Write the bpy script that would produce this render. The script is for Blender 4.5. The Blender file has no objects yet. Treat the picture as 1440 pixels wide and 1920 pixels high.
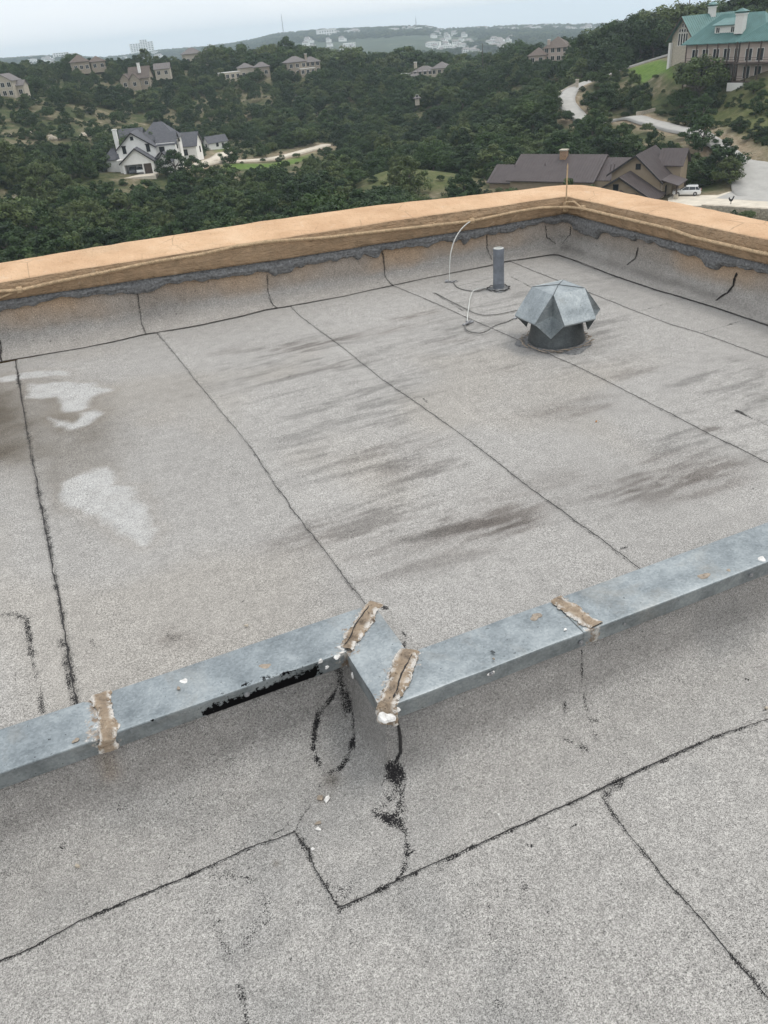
import bpy, math, random
import numpy as np
from mathutils import Matrix, Vector

sc = bpy.context.scene
col = sc.collection
random.seed(7)

# ------------------------------------------------------------------ camera
# World axes follow the building: +x along the long parapet, +y towards it, z = 0 on the upper roof.
CAM_Z = 1.70
FOC, ROLL, PITCH, HEAD = 1480.0, math.radians(5.3), math.atan(911 / 1480.0), math.radians(21.0)


def cam_dirs():
    cr, sr, cp, sp = math.cos(ROLL), math.sin(ROLL), math.cos(PITCH), math.sin(PITCH)

    def world(r, d, f):          # right, image-down, forward of an unrolled camera
        fwd = f * cp - d * sp
        up = -f * sp - d * cp
        return np.array([r * math.cos(HEAD) + fwd * math.sin(HEAD), -r * math.sin(HEAD) + fwd * math.cos(HEAD), up])

    right = world(cr, sr, 0)
    down = world(-sr, cr, 0)
    fwd = world(0, 0, 1)
    return right, down, fwd


RIGHT, DOWN, FWD = cam_dirs()
CAMP = np.array([0.0, 0.0, CAM_Z])

cam = bpy.data.cameras.new('camera')
cam.sensor_fit = 'HORIZONTAL'
cam.sensor_width = 36.0
cam.lens = FOC / 1440.0 * 36.0
cam.clip_start = 0.05
cam.clip_end = 30000
cam_o = bpy.data.objects.new('camera', cam)
col.objects.link(cam_o)
m = Matrix.Identity(4)
for i in range(3):
    m[i][0] = RIGHT[i]
    m[i][1] = -DOWN[i]
    m[i][2] = -FWD[i]
m[2][3] = CAM_Z
cam_o.matrix_world = m
sc.camera = cam_o

# ------------------------------------------------------------------ sky, sun, exposure
SUN_EL, SUN_AZ = math.radians(66), math.radians(104)     # azimuth from +y towards +x
world = bpy.data.worlds.new('World')
sc.world = world
world.use_nodes = True
wn, wl = world.node_tree.nodes, world.node_tree.links
wn.clear()
sky = wn.new('ShaderNodeTexSky')
sky.sky_type = 'NISHITA'
sky.sun_disc = False
sky.sun_elevation = SUN_EL
sky.sun_rotation = SUN_AZ
sky.air_density = 1.0
sky.dust_density = 3.0
tc = wn.new('ShaderNodeTexCoord')
mp = wn.new('ShaderNodeMapping')
mp.inputs['Scale'].default_value = (1.5, 1.5, 7.0)
nz = wn.new('ShaderNodeTexNoise')
nz.inputs['Scale'].default_value = 1.6
nz.inputs['Detail'].default_value = 5
nz.inputs['Roughness'].default_value = 0.5
rp = wn.new('ShaderNodeValToRGB')
rp.color_ramp.elements[0].position = 0.30
rp.color_ramp.elements[0].color = (9.8, 10.6, 11.4, 1)
rp.color_ramp.elements[1].position = 0.68
rp.color_ramp.elements[1].color = (12.2, 12.35, 12.4, 1)
mx = wn.new('ShaderNodeMix')
mx.data_type = 'RGBA'
mx.inputs[0].default_value = 0.86         # a nearly closed, bright layer of cloud over the clear sky
bg = wn.new('ShaderNodeBackground')
bg.inputs['Strength'].default_value = 0.10
wo = wn.new('ShaderNodeOutputWorld')
wl.new(tc.outputs['Generated'], mp.inputs['Vector'])
wl.new(mp.outputs['Vector'], nz.inputs['Vector'])
wl.new(nz.outputs['Fac'], rp.inputs['Fac'])
wl.new(sky.outputs['Color'], mx.inputs[6])
# an overcast layer is brighter overhead than at the horizon (CIE overcast sky)
sx = wn.new('ShaderNodeSeparateXYZ')
wl.new(tc.outputs['Generated'], sx.inputs[0])
mz = wn.new('ShaderNodeMath')
mz.operation = 'MULTIPLY_ADD'
mz.use_clamp = False
mz.inputs[1].default_value = 0.42
mz.inputs[2].default_value = 1.0
cz = wn.new('ShaderNodeMath')
cz.operation = 'MAXIMUM'
cz.inputs[1].default_value = 0.0
wl.new(sx.outputs['Z'], cz.inputs[0])
wl.new(cz.outputs[0], mz.inputs[0])
vm = wn.new('ShaderNodeVectorMath')
vm.operation = 'SCALE'
wl.new(rp.outputs['Color'], vm.inputs[0])
wl.new(mz.outputs[0], vm.inputs['Scale'])
wl.new(vm.outputs['Vector'], mx.inputs[7])
wl.new(mx.outputs[2], bg.inputs['Color'])
wl.new(bg.outputs['Background'], wo.inputs['Surface'])

sun = bpy.data.lights.new('sun', 'SUN')
sun.energy = 1.2
sun.angle = math.radians(18)
sun.color = (1.0, 0.95, 0.87)
sun_o = bpy.data.objects.new('sun', sun)
col.objects.link(sun_o)
sd = Vector((math.sin(SUN_AZ) * math.cos(SUN_EL), math.cos(SUN_AZ) * math.cos(SUN_EL), math.sin(SUN_EL)))
sun_o.rotation_euler = sd.to_track_quat('Z', 'Y').to_euler()

sc.view_settings.view_transform = 'Standard'
sc.view_settings.look = 'None'
sc.view_settings.exposure = 0.0
sc.view_settings.gamma = 1.0
sc.view_settings.use_curve_mapping = False
sc.render.engine = 'CYCLES'
sc.cycles.use_denoising = True
sc.cycles.max_bounces = 6
sc.cycles.diffuse_bounces = 3
sc.cycles.glossy_bounces = 3
sc.cycles.transmission_bounces = 4
sc.cycles.volume_bounces = 2

# ------------------------------------------------------------------ helpers


def P(px, py, r):
    """World point seen at a photograph pixel at horizontal range r."""
    d = RIGHT * (px - 720) + DOWN * (py - 960) + FWD * FOC
    return CAMP + d * (r / math.hypot(d[0], d[1]))


def PZ(px, py, z):
    d = RIGHT * (px - 720) + DOWN * (py - 960) + FWD * FOC
    return CAMP + d * ((z - CAM_Z) / d[2])


def PY(px, py, y):
    d = RIGHT * (px - 720) + DOWN * (py - 960) + FWD * FOC
    return CAMP + d * (y / d[1])


def PX(px, py, x):
    d = RIGHT * (px - 720) + DOWN * (py - 960) + FWD * FOC
    return CAMP + d * (x / d[0])


def project(pts):
    q = np.asarray(pts, float) - CAMP
    f = q @ FWD
    f = np.where(np.abs(f) < 1e-6, 1e-6, f)
    return np.stack([720 + FOC * (q @ RIGHT) / f, 960 + FOC * (q @ DOWN) / f], -1)


def _hash(ix, iy, seed):
    h = (ix.astype(np.int64) * 374761393 + iy.astype(np.int64) * 668265263 + seed * 1442695041) & 0x7fffffff
    h = ((h ^ (h >> 13)) * 1274126177) & 0x7fffffff
    return ((h ^ (h >> 16)) & 0xffff) / 65535.0


def vnoise(x, y, seed=0):
    x = np.asarray(x, float)
    y = np.asarray(y, float)
    ix, iy = np.floor(x), np.floor(y)
    fx, fy = x - ix, y - iy
    fx, fy = fx * fx * (3 - 2 * fx), fy * fy * (3 - 2 * fy)
    ix, iy = ix.astype(np.int64), iy.astype(np.int64)
    a, b = _hash(ix, iy, seed), _hash(ix + 1, iy, seed)
    c, d = _hash(ix, iy + 1, seed), _hash(ix + 1, iy + 1, seed)
    return (a * (1 - fx) + b * fx) * (1 - fy) + (c * (1 - fx) + d * fx) * fy


def fbm(x, y, scale, seed=0, octaves=4):
    t, amp, tot = 0.0, 1.0, 0.0
    for k in range(octaves):
        t = t + amp * vnoise(np.asarray(x) * scale, np.asarray(y) * scale, seed + 17 * k)
        tot += amp
        amp *= 0.5
        scale *= 2.03
    return t / tot


def sstep(a, b, x):
    t = np.clip((np.asarray(x, float) - a) / (b - a), 0, 1)
    return t * t * (3 - 2 * t)


def seg_dist(pts, line):
    """Distance of points (n,k) to a polyline (m,k), and the position along it in 0..1."""
    pts = np.asarray(pts, float)
    line = np.asarray(line, float)
    best = np.full(len(pts), 1e9)
    par = np.zeros(len(pts))
    L = np.concatenate([[0], np.cumsum(np.linalg.norm(np.diff(line, axis=0), axis=1))])
    for i in range(len(line) - 1):
        a, b = line[i], line[i + 1]
        ab = b - a
        t = np.clip(((pts - a) @ ab) / max(ab @ ab, 1e-12), 0, 1)
        d = np.linalg.norm(pts - (a + t[:, None] * ab), axis=1)
        k = d < best
        best[k] = d[k]
        par[k] = (L[i] + t[k] * (L[i + 1] - L[i])) / max(L[-1], 1e-9)
    return best, par


def in_poly(x, y, poly):
    x = np.asarray(x, float)
    y = np.asarray(y, float)
    c = np.zeros(x.shape, bool)
    n = len(poly)
    for i in range(n):
        x1, y1 = poly[i][:2]
        x2, y2 = poly[(i + 1) % n][:2]
        k = ((y1 > y) != (y2 > y)) & (x < (x2 - x1) * (y - y1) / ((y2 - y1) if y2 != y1 else 1e-9) + x1)
        c ^= k
    return c


def poly_mask(x, y, poly, soft):
    poly = [p[:2] for p in poly]
    d, _ = seg_dist(np.stack([x, y], -1), np.array(list(poly) + [poly[0]]))
    s = np.where(in_poly(x, y, poly), d, -d)
    return sstep(-soft, soft, s)


class MB:
    def __init__(self):
        self.v, self.f = [], []

    def add(self, verts, faces):
        o = len(self.v)
        self.v += [tuple(map(float, p)) for p in verts]
        self.f += [tuple(i + o for i in f) for f in faces]
        return self

    def quad(self, *p):
        return self.add(p, [tuple(range(len(p)))])

    def box(self, x0, x1, y0, y1, z0, z1):
        v = [(x, y, z) for z in (z0, z1) for x, y in ((x0, y0), (x1, y0), (x1, y1), (x0, y1))]
        return self.add(v, [(3, 2, 1, 0), (4, 5, 6, 7), (0, 1, 5, 4), (1, 2, 6, 5), (2, 3, 7, 6), (3, 0, 4, 7)])

    def bbox(self, x0, x1, y0, y1, z0, z1, b):
        """box with chamfered vertical edges and top rim"""
        def ring(i, z):
            return [(x0 + b + i, y0 + i, z), (x1 - b - i, y0 + i, z), (x1 - i, y0 + b + i, z), (x1 - i, y1 - b - i, z),
                    (x1 - b - i, y1 - i, z), (x0 + b + i, y1 - i, z), (x0 + i, y1 - b - i, z), (x0 + i, y0 + b + i, z)]
        return self.loft([ring(0, z0), ring(0, z1 - b), ring(b * .6, z1)], True, True)

    def loft(self, rings, cap0=False, cap1=False, closed=True):
        n = len(rings[0])
        v = [p for r in rings for p in r]
        f = []
        for i in range(len(rings) - 1):
            for j in range(n if closed else n - 1):
                a, b = i * n + j, i * n + (j + 1) % n
                f.append((a, b, b + n, a + n))
        if cap0:
            f.append(tuple(range(n - 1, -1, -1)))
        if cap1:
            f.append(tuple(range((len(rings) - 1) * n, len(rings) * n)))
        return self.add(v, f)

    def prism(self, poly, d):
        """solid from a planar polygon (3D points) pushed along vector d"""
        n = len(poly)
        q = [tuple(np.array(p) + np.array(d)) for p in poly]
        f = [tuple(range(n - 1, -1, -1)), tuple(range(n, 2 * n))]
        f += [(i, (i + 1) % n, n + (i + 1) % n, n + i) for i in range(n)]
        return self.add(list(poly) + q, f)

    def tube(self, path, r, n=8, caps=True):
        path = [np.array(p, float) for p in path]
        rs = r if hasattr(r, '__len__') else [r] * len(path)
        rings = []
        up = np.array([0, 0, 1.0])
        for i, p in enumerate(path):
            t = path[min(i + 1, len(path) - 1)] - path[max(i - 1, 0)]
            t = t / max(np.linalg.norm(t), 1e-9)
            a = np.cross(t, up if abs(t[2]) < 0.95 else np.array([1.0, 0, 0]))
            a /= max(np.linalg.norm(a), 1e-9)
            b = np.cross(t, a)
            rings.append([tuple(p + rs[i] * (math.cos(k * 2 * math.pi / n) * a - math.sin(k * 2 * math.pi / n) * b)) for k in range(n)])
        return self.loft(rings, caps, caps)

    def lathe(self, prof, n=24, cx=0, cy=0):
        rings = [[(cx + r * math.cos(2 * math.pi * k / n), cy + r * math.sin(2 * math.pi * k / n), z) for k in range(n)] for r, z in prof]
        return self.loft(rings, True, True)

    def build(self, name, mat, parent=None, smooth=False, angle=None):
        me = bpy.data.meshes.new(name)
        me.from_pydata(self.v, [], self.f)
        return mesh_obj(name, me, mat, parent, smooth, angle)


def mesh_obj(name, me, mat, parent=None, smooth=False, angle=None):
    me.validate()
    me.update()
    if mat is not None:
        me.materials.append(mat)
    o = bpy.data.objects.new(name, me)
    col.objects.link(o)
    if parent is not None:
        o.parent = parent
    if smooth:
        me.polygons.foreach_set('use_smooth', [True] * len(me.polygons))
        if angle:
            try:
                me.set_sharp_from_angle(angle=math.radians(angle))
            except Exception:
                pass
    return o


def grid_obj(name, X, Y, Z, mat, parent=None, attrs=None, smooth=True, flip=False):
    nr, nc = X.shape
    V = np.stack([X.ravel(), Y.ravel(), Z.ravel()], -1)
    idx = np.arange(nr * nc).reshape(nr, nc)
    q = np.stack([idx[:-1, :-1], idx[:-1, 1:], idx[1:, 1:], idx[1:, :-1]], -1).reshape(-1, 4)
    if flip:
        q = q[:, ::-1]
    me = bpy.data.meshes.new(name)
    me.vertices.add(len(V))
    me.vertices.foreach_set('co', V.astype(np.float32).ravel())
    me.loops.add(q.size)
    me.loops.foreach_set('vertex_index', q.astype(np.int32).ravel())
    me.polygons.add(len(q))
    me.polygons.foreach_set('loop_start', np.arange(0, q.size, 4, dtype=np.int32))
    me.update(calc_edges=True)
    if attrs:
        for k, a in attrs.items():
            set_attr(me, k, a)
    return mesh_obj(name, me, mat, parent, smooth)


def set_attr(me, k, a):
    a = np.asarray(a, np.float32)
    if a.ndim == 2:
        at = me.attributes.new(k, 'FLOAT_COLOR', 'POINT')
        at.data.foreach_set('color', np.concatenate([a, np.ones((len(a), 1), np.float32)], 1).ravel())
    else:
        at = me.attributes.new(k, 'FLOAT', 'POINT')
        at.data.foreach_set('value', a.ravel())


def tag(o, label=None, cat=None, group=None, kind=None):
    if label:
        o['label'] = label
    if cat:
        o['category'] = cat
    if group:
        o['group'] = group
    if kind:
        o['kind'] = kind
    return o


def thing(name, label, cat, loc=(0, 0, 0), rz=0.0, group=None):
    o = bpy.data.objects.new(name, None)
    col.objects.link(o)
    o.location = tuple(map(float, loc))
    o.rotation_euler = (0, 0, rz)
    return tag(o, label, cat, group)


# ------------------------------------------------------------------ materials


class NT:
    """small wrapper to wire a node material"""

    def __init__(self, name):
        self.m = bpy.data.materials.new(name)
        self.m.use_nodes = True
        self.n, self.l = self.m.node_tree.nodes, self.m.node_tree.links
        self.n.clear()
        self.out = self.n.new('ShaderNodeOutputMaterial')
        self.b = self.n.new('ShaderNodeBsdfPrincipled')
        self.l.new(self.b.outputs[0], self.out.inputs[0])

    def node(self, t, **kw):
        o = self.n.new(t)
        for k, v in kw.items():
            setattr(o, k, v)
        return o

    def put(self, sock, v):
        if isinstance(v, bpy.types.NodeSocket):
            self.l.new(v, sock)
        elif hasattr(v, '__len__'):
            sock.default_value = tuple(v) + ((1,) if len(v) == 3 and len(sock.default_value) == 4 else ())
        else:
            sock.default_value = v

    def pos(self):
        return self.node('ShaderNodeNewGeometry').outputs['Position']

    def obj(self):
        return self.node('ShaderNodeTexCoord').outputs['Object']

    def map(self, vec, scale=(1, 1, 1), rot=(0, 0, 0)):
        o = self.node('ShaderNodeMapping')
        o.inputs['Scale'].default_value = scale
        o.inputs['Rotation'].default_value = rot
        self.l.new(vec, o.inputs['Vector'])
        return o.outputs[0]

    def noise(self, vec, scale, detail=3, rough=0.55, dist=0.0):
        o = self.node('ShaderNodeTexNoise')
        self.l.new(vec, o.inputs['Vector'])
        o.inputs['Scale'].default_value = scale
        o.inputs['Detail'].default_value = detail
        o.inputs['Roughness'].default_value = rough
        o.inputs['Distortion'].default_value = dist
        return o.outputs['Fac']

    def voro(self, vec, scale, feature='F1', out='Distance'):
        o = self.node('ShaderNodeTexVoronoi', feature=feature)
        self.l.new(vec, o.inputs['Vector'])
        o.inputs['Scale'].default_value = scale
        return o.outputs[out]

    def ramp(self, fac, stops, interp='LINEAR'):
        o = self.node('ShaderNodeValToRGB')
        cr = o.color_ramp
        cr.interpolation = interp
        while len(cr.elements) < len(stops):
            cr.elements.new(0.5)
        for e, (p, c) in zip(cr.elements, stops):
            e.position = p
            e.color = tuple(c) + (1,) if hasattr(c, '__len__') else (c, c, c, 1)
        self.l.new(fac, o.inputs['Fac'])
        return o.outputs['Color']

    def mix(self, fac, a, b, blend='MIX'):
        o = self.node('ShaderNodeMix', data_type='RGBA', blend_type=blend)
        self.put(o.inputs[0], fac)
        self.put(o.inputs[6], a)
        self.put(o.inputs[7], b)
        return o.outputs[2]

    def math(self, op, a, b=0.0, c=0.0):
        o = self.node('ShaderNodeMath', operation=op)
        self.put(o.inputs[0], a)
        self.put(o.inputs[1], b)
        if op in ('MULTIPLY_ADD', 'SMOOTH_MIN'):
            self.put(o.inputs[2], c)
        return o.outputs[0]

    def attr(self, name, out='Color'):
        o = self.node('ShaderNodeAttribute', attribute_name=name)
        return o.outputs[out]

    def rnd(self):
        return self.node('ShaderNodeObjectInfo').outputs['Random']

    def bump(self, h, strength=0.3, dist=0.01):
        o = self.node('ShaderNodeBump')
        o.inputs['Strength'].default_value = strength
        o.inputs['Distance'].default_value = dist
        self.l.new(h, o.inputs['Height'])
        self.l.new(o.outputs[0], self.b.inputs['Normal'])

    def done(self, color, rough=0.8, metal=0.0, spec=0.3):
        self.put(self.b.inputs['Base Color'], color)
        self.put(self.b.inputs['Roughness'], rough)
        self.put(self.b.inputs['Metallic'], metal)
        self.put(self.b.inputs['Specular IOR Level'], spec)
        return self.m


def plain(name, c, rough=0.7, metal=0.0, var=0.18, scale=6.0, spec=0.3, bump=0.0):
    t = NT(name)
    n = t.noise(t.obj(), scale, 4, 0.6)
    lo = tuple(x * (1 - var) for x in c)
    hi = tuple(min(1, x * (1 + var)) for x in c)
    if bump:
        t.bump(n, bump, 0.02)
    return t.done(t.ramp(n, [(0.3, lo), (0.7, hi)]), rough, metal, spec)


def mat_membrane():
    t = NT('granulated_membrane')
    p = t.pos()
    g1 = t.noise(p, 370, 2, 0.7)
    g2 = t.noise(p, 125, 2, 0.6)
    g3 = t.noise(p, 16, 4, 0.6)
    gr = t.ramp(g1, [(0.33, 0.24), (0.46, 0.84), (0.56, 1.10), (0.69, 1.62)])
    gm = t.ramp(g2, [(0.3, 0.76), (0.7, 1.24)])
    gl = t.ramp(g3, [(0.3, 0.90), (0.7, 1.10)])
    c = t.mix(1.0, t.attr('tint'), gr, 'MULTIPLY')
    c = t.mix(1.0, c, gm, 'MULTIPLY')
    c = t.mix(1.0, c, gl, 'MULTIPLY')
    # granules lost: bare asphalt shows where the wear value beats a fine noise
    w = t.attr('wear', 'Fac')
    k = t.math('MULTIPLY_ADD', t.math('SUBTRACT', t.math('ADD', t.math('MULTIPLY', t.noise(p, 260, 2, 0.7), 0.8), t.math('MULTIPLY', t.noise(p, 60, 2, 0.5), 0.2)), 0.5), 2.6, 0.5)
    f = t.math('SUBTRACT', w, k)
    f = t.math('MULTIPLY', f, 6.0)
    cl = t.node('ShaderNodeClamp')
    t.l.new(f, cl.inputs[0])
    c = t.mix(cl.outputs[0], c, (0.013, 0.012, 0.013))
    t.bump(g1, 0.55, 0.004)
    return t.done(c, 0.92, 0, 0.25)


def mat_asphalt():
    t = NT('bare_asphalt')
    p = t.pos()
    n = t.noise(p, 240, 3, 0.7)
    c = t.ramp(n, [(0.35, (0.010, 0.009, 0.010)), (0.62, (0.028, 0.026, 0.025)), (0.78, (0.16, 0.155, 0.15))])
    t.bump(n, 0.6, 0.004)
    return t.done(c, 0.6, 0, 0.4)


def mat_stucco():
    t = NT('orange_stucco')
    p = t.pos()
    a = t.noise(p, 3.0, 5, 0.6)
    b = t.noise(t.map(p, (1, 1, 6)), 5, 4, 0.65)
    f = t.noise(p, 90, 3, 0.6)
    c = t.ramp(a, [(0.3, (0.53, 0.335, 0.20)), (0.55, (0.63, 0.42, 0.262)), (0.75, (0.69, 0.49, 0.325))])
    c = t.mix(t.ramp(b, [(0.52, 0.0), (0.8, 0.35)]), c, (0.36, 0.22, 0.11))
    d = t.attr('dirt_shade', 'Fac')
    c = t.mix(t.math('MULTIPLY', d, t.ramp(t.noise(p, 14, 4, 0.6), [(0.25, 0.55), (0.7, 1.0)])), c, (0.27, 0.195, 0.125))  # brown tone: patchy dirt on the cap top, painted shade on its inner face
    w = t.noise(p, 7.0, 5, 0.7, 1.0)
    c = t.mix(t.ramp(w, [(0.62, 0.0), (0.7, 0.28)]), c, (0.70, 0.60, 0.47))
    cr = t.voro(t.map(p, (1, 1, 2.2)), 2.6, 'DISTANCE_TO_EDGE')
    ck = t.math('MULTIPLY', t.ramp(cr, [(0.0, 1.0), (0.012, 0.0)]), t.ramp(t.noise(p, 1.7, 3, 0.6), [(0.5, 0.0), (0.6, 0.55)]))
    c = t.mix(ck, c, (0.20, 0.14, 0.09))
    c = t.mix(t.ramp(f, [(0.60, 0.0), (0.72, 0.35)]), c, (0.40, 0.28, 0.17))
    t.bump(t.math('ADD', t.math('ADD', f, t.math('MULTIPLY', t.noise(p, 28, 3, 0.6), 2.0)), t.math('MULTIPLY', b, 2.5)), 0.9, 0.012)
    return t.done(c, 0.9, 0, 0.2)


def mat_mastic():
    t = NT('grey_mastic')
    p = t.pos()
    n = t.noise(p, 60, 5, 0.7)
    c = t.ramp(n, [(0.3, (0.10, 0.10, 0.102)), (0.55, (0.235, 0.235, 0.235)), (0.75, (0.36, 0.36, 0.355))])
    t.bump(t.math('ADD', n, t.noise(p, 22, 4, 0.7, 0.6)), 1.0, 0.02)
    return t.done(c, 0.85)


def mat_galv(name='galvanised_steel', dark=1.0, metal=0.9):
    t = NT(name)
    p = t.pos()
    v = t.voro(p, 150, 'F1', 'Color')
    s = t.node('ShaderNodeSeparateColor')
    t.l.new(v, s.inputs[0])
    a = t.noise(p, 9, 5, 0.6)
    c = t.ramp(t.math('ADD', t.math('MULTIPLY', a, 0.86), t.math('MULTIPLY', s.outputs[0], 0.14)),
               [(0.30, tuple(dark * x for x in (0.18, 0.202, 0.212))), (0.5, tuple(dark * x for x in (0.285, 0.312, 0.323))), (0.70, tuple(dark * x for x in (0.40, 0.428, 0.436)))])
    brn = t.ramp(t.noise(p, 4.1, 5, 0.65, 0.8), [(0.54, 0.0), (0.74, 0.35)])
    c = t.mix(brn, c, tuple(dark * x for x in (0.33, 0.29, 0.235)))
    sc1 = t.noise(t.map(p, (1, 5, 5), (0, 0, 0.4)), 30, 4, 0.7)
    c = t.mix(t.ramp(sc1, [(0.60, 0.0), (0.68, 0.3)]), c, tuple(dark * x for x in (0.46, 0.50, 0.51)))
    st = t.noise(p, 130, 2, 0.6)
    c = t.mix(t.ramp(st, [(0.68, 0.0), (0.74, 0.4)]), c, (0.13, 0.12, 0.115))
    sm = t.math('MULTIPLY', t.math('SUBTRACT', t.attr('smear', 'Fac'), t.math('MULTIPLY_ADD', t.math('SUBTRACT', t.noise(p, 70, 4, 0.7), 0.5), 2.4, 0.62)), 5.0)
    cs = t.node('ShaderNodeClamp')
    t.l.new(sm, cs.inputs[0])
    c = t.mix(cs.outputs[0], c, t.ramp(t.noise(p, 33, 4, 0.6), [(0.42, (0.26, 0.20, 0.15)), (0.52, (0.42, 0.37, 0.32)), (0.60, (0.66, 0.64, 0.61))]))
    tar = t.attr('tar', 'Fac')
    k = t.math('MULTIPLY', t.math('SUBTRACT', tar, t.math('MULTIPLY_ADD', t.math('SUBTRACT', t.noise(p, 60, 5, 0.75), 0.5), 3.2, 0.5)), 10.0)
    cl = t.node('ShaderNodeClamp')
    t.l.new(k, cl.inputs[0])
    c = t.mix(cl.outputs[0], c, (0.006, 0.006, 0.007))
    t.bump(t.noise(p, 5, 2, 0.5), 0.25, 0.02)
    return t.done(c, t.ramp(a, [(0.3, 0.44), (0.7, 0.58)]), metal, 0.4)


def mat_sealant():
    t = NT('weathered_sealant')
    p = t.pos()
    a = t.noise(p, 22, 5, 0.65, 0.7)
    b = t.noise(p, 70, 4, 0.7)
    c = t.ramp(a, [(0.30, (0.09, 0.065, 0.045)), (0.43, (0.25, 0.19, 0.135)), (0.56, (0.33, 0.25, 0.175)), (0.66, (0.42, 0.34, 0.26)), (0.74, (0.60, 0.56, 0.52))])
    e = t.attr('edge', 'Fac')
    k = t.math('MULTIPLY', e, t.ramp(t.noise(p, 48, 4, 0.65), [(0.44, 0.0), (0.54, 1.0)]))
    c = t.mix(k, c, (0.66, 0.62, 0.57))
    c = t.mix(t.ramp(b, [(0.62, 0.0), (0.68, 0.85)]), c, (0.035, 0.028, 0.022))
    t.bump(t.math('ADD', b, t.math('MULTIPLY', a, 2.0)), 0.9, 0.012)
    return t.done(c, 0.8)


def mat_leaf(name, lo, mid, hi):
    t = NT(name)
    r = t.rnd()
    p = t.obj()
    n = t.noise(p, 5.0, 3, 0.6)
    c = t.ramp(r, [(0.0, lo), (0.55, mid), (1.0, hi)])
    c = t.mix(1.0, c, t.ramp(n, [(0.32, 0.5), (0.68, 1.5)]), 'MULTIPLY')  # light and dark clumps put into the leaf colour as crown shading
    tr = t.node('ShaderNodeBsdfTranslucent')
    t.put(tr.inputs['Color'], t.mix(1.0, c, (0.9, 1.15, 0.6), 'MULTIPLY'))
    ms = t.node('ShaderNodeMixShader')
    ms.inputs[0].default_value = 0.12
    t.l.new(t.b.outputs[0], ms.inputs[1])
    t.l.new(tr.outputs[0], ms.inputs[2])
    t.l.new(ms.outputs[0], t.out.inputs[0])
    return t.done(c, 0.65, 0, 0.25)


def mat_ground():
    t = NT('hill_ground')
    p = t.pos()
    a = t.noise(p, 0.09, 6, 0.65)
    b = t.noise(p, 0.55, 5, 0.7)
    soil = t.ramp(b, [(0.25, (0.055, 0.060, 0.030)), (0.45, (0.12, 0.11, 0.062)), (0.6, (0.20, 0.165, 0.11)), (0.74, (0.34, 0.30, 0.24))])
    scrub = t.ramp(b, [(0.3, (0.028, 0.040, 0.018)), (0.65, (0.075, 0.088, 0.036))])
    c = t.mix(t.ramp(a, [(0.42, 0.0), (0.58, 1.0)]), scrub, soil)
    g = t.ramp(t.noise(p, 0.8, 5, 0.7), [(0.25, (0.060, 0.105, 0.022)), (0.55, (0.105, 0.165, 0.036)), (0.8, (0.16, 0.19, 0.07))])
    c = t.mix(t.attr('lawn', 'Fac'), c, g)
    d = t.ramp(t.noise(p, 0.45, 6, 0.75), [(0.25, (0.050, 0.065, 0.024)), (0.5, (0.095, 0.105, 0.042)), (0.72, (0.17, 0.155, 0.085))])
    c = t.mix(t.attr('meadow', 'Fac'), c, d)
    s = t.ramp(t.noise(p, 0.9, 6, 0.75), [(0.3, (0.13, 0.09, 0.055)), (0.55, (0.30, 0.235, 0.165)), (0.75, (0.48, 0.43, 0.36))])
    c = t.mix(t.attr('dirt_shade', 'Fac'), c, s)
    f = t.ramp(t.noise(p, 0.02, 8, 0.7), [(0.35, (0.030, 0.045, 0.024)), (0.6, (0.055, 0.070, 0.036)), (0.75, (0.20, 0.185, 0.12))])
    c = t.mix(t.attr('far', 'Fac'), c, f)
    t.bump(b, 0.6, 0.4)
    return t.done(c, 0.95, 0, 0.1)


M = {}
M['membrane'] = mat_membrane()
M['asphalt'] = mat_asphalt()
M['stucco'] = mat_stucco()
M['mastic'] = mat_mastic()
M['galv'] = mat_galv()
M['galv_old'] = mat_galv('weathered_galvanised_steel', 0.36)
M['galv_hood'] = mat_galv('vent_galvanised_steel', 1.0, 0.7)
M['sealant'] = mat_sealant()
M['white_sealant'] = plain('white_sealant', (0.68, 0.66, 0.63), 0.7, var=0.25, scale=60, bump=0.5)
M['tan_sealant'] = plain('tan_sealant', (0.29, 0.24, 0.19), 0.6, var=0.35, scale=50, bump=0.5)
M['bolt'] = plain('screw_metal', (0.33, 0.33, 0.34), 0.4, 0.7, 0.3, 80)
M['cable_tan'] = plain('painted_cable', (0.44, 0.32, 0.20), 0.75, var=0.3, scale=40)
M['cable_grey'] = plain('bare_cable', (0.17, 0.165, 0.155), 0.6, 0.2, 0.3, 60)
M['lead'] = plain('lead_pipe', (0.17, 0.185, 0.21), 0.5, 0.2, 0.25, 18, bump=0.3)
M['pvc'] = plain('pipe_lining', (0.55, 0.55, 0.52), 0.6)
M['leaf_cedar'] = mat_leaf('cedar_leaf', (0.019, 0.038, 0.012), (0.036, 0.067, 0.019), (0.086, 0.108, 0.038))
M['leaf_oak'] = mat_leaf('oak_leaf', (0.023, 0.045, 0.014), (0.042, 0.075, 0.020), (0.094, 0.118, 0.041))
M['leaf_far'] = mat_leaf('far_leaf', (0.036, 0.058, 0.030), (0.050, 0.078, 0.036), (0.075, 0.10, 0.048))
M['bark'] = plain('bark', (0.10, 0.085, 0.07), 0.95, var=0.4, scale=8)
M['ground'] = mat_ground()
M['concrete'] = plain('pale_concrete', (0.56, 0.50, 0.41), 0.9, var=0.14, scale=0.7)
M['asphalt_drive'] = plain('grey_drive', (0.36, 0.345, 0.32), 0.9, var=0.12, scale=0.6)
M['white_wall'] = plain('white_render', (0.80, 0.78, 0.74), 0.85, var=0.06, scale=1.0)
M['cream_wall'] = plain('cream_stone', (0.44, 0.39, 0.315), 0.9, var=0.25, scale=3.0)
M['tan_wall'] = plain('tan_stone', (0.33, 0.28, 0.22), 0.9, var=0.28, scale=3.0)
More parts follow.
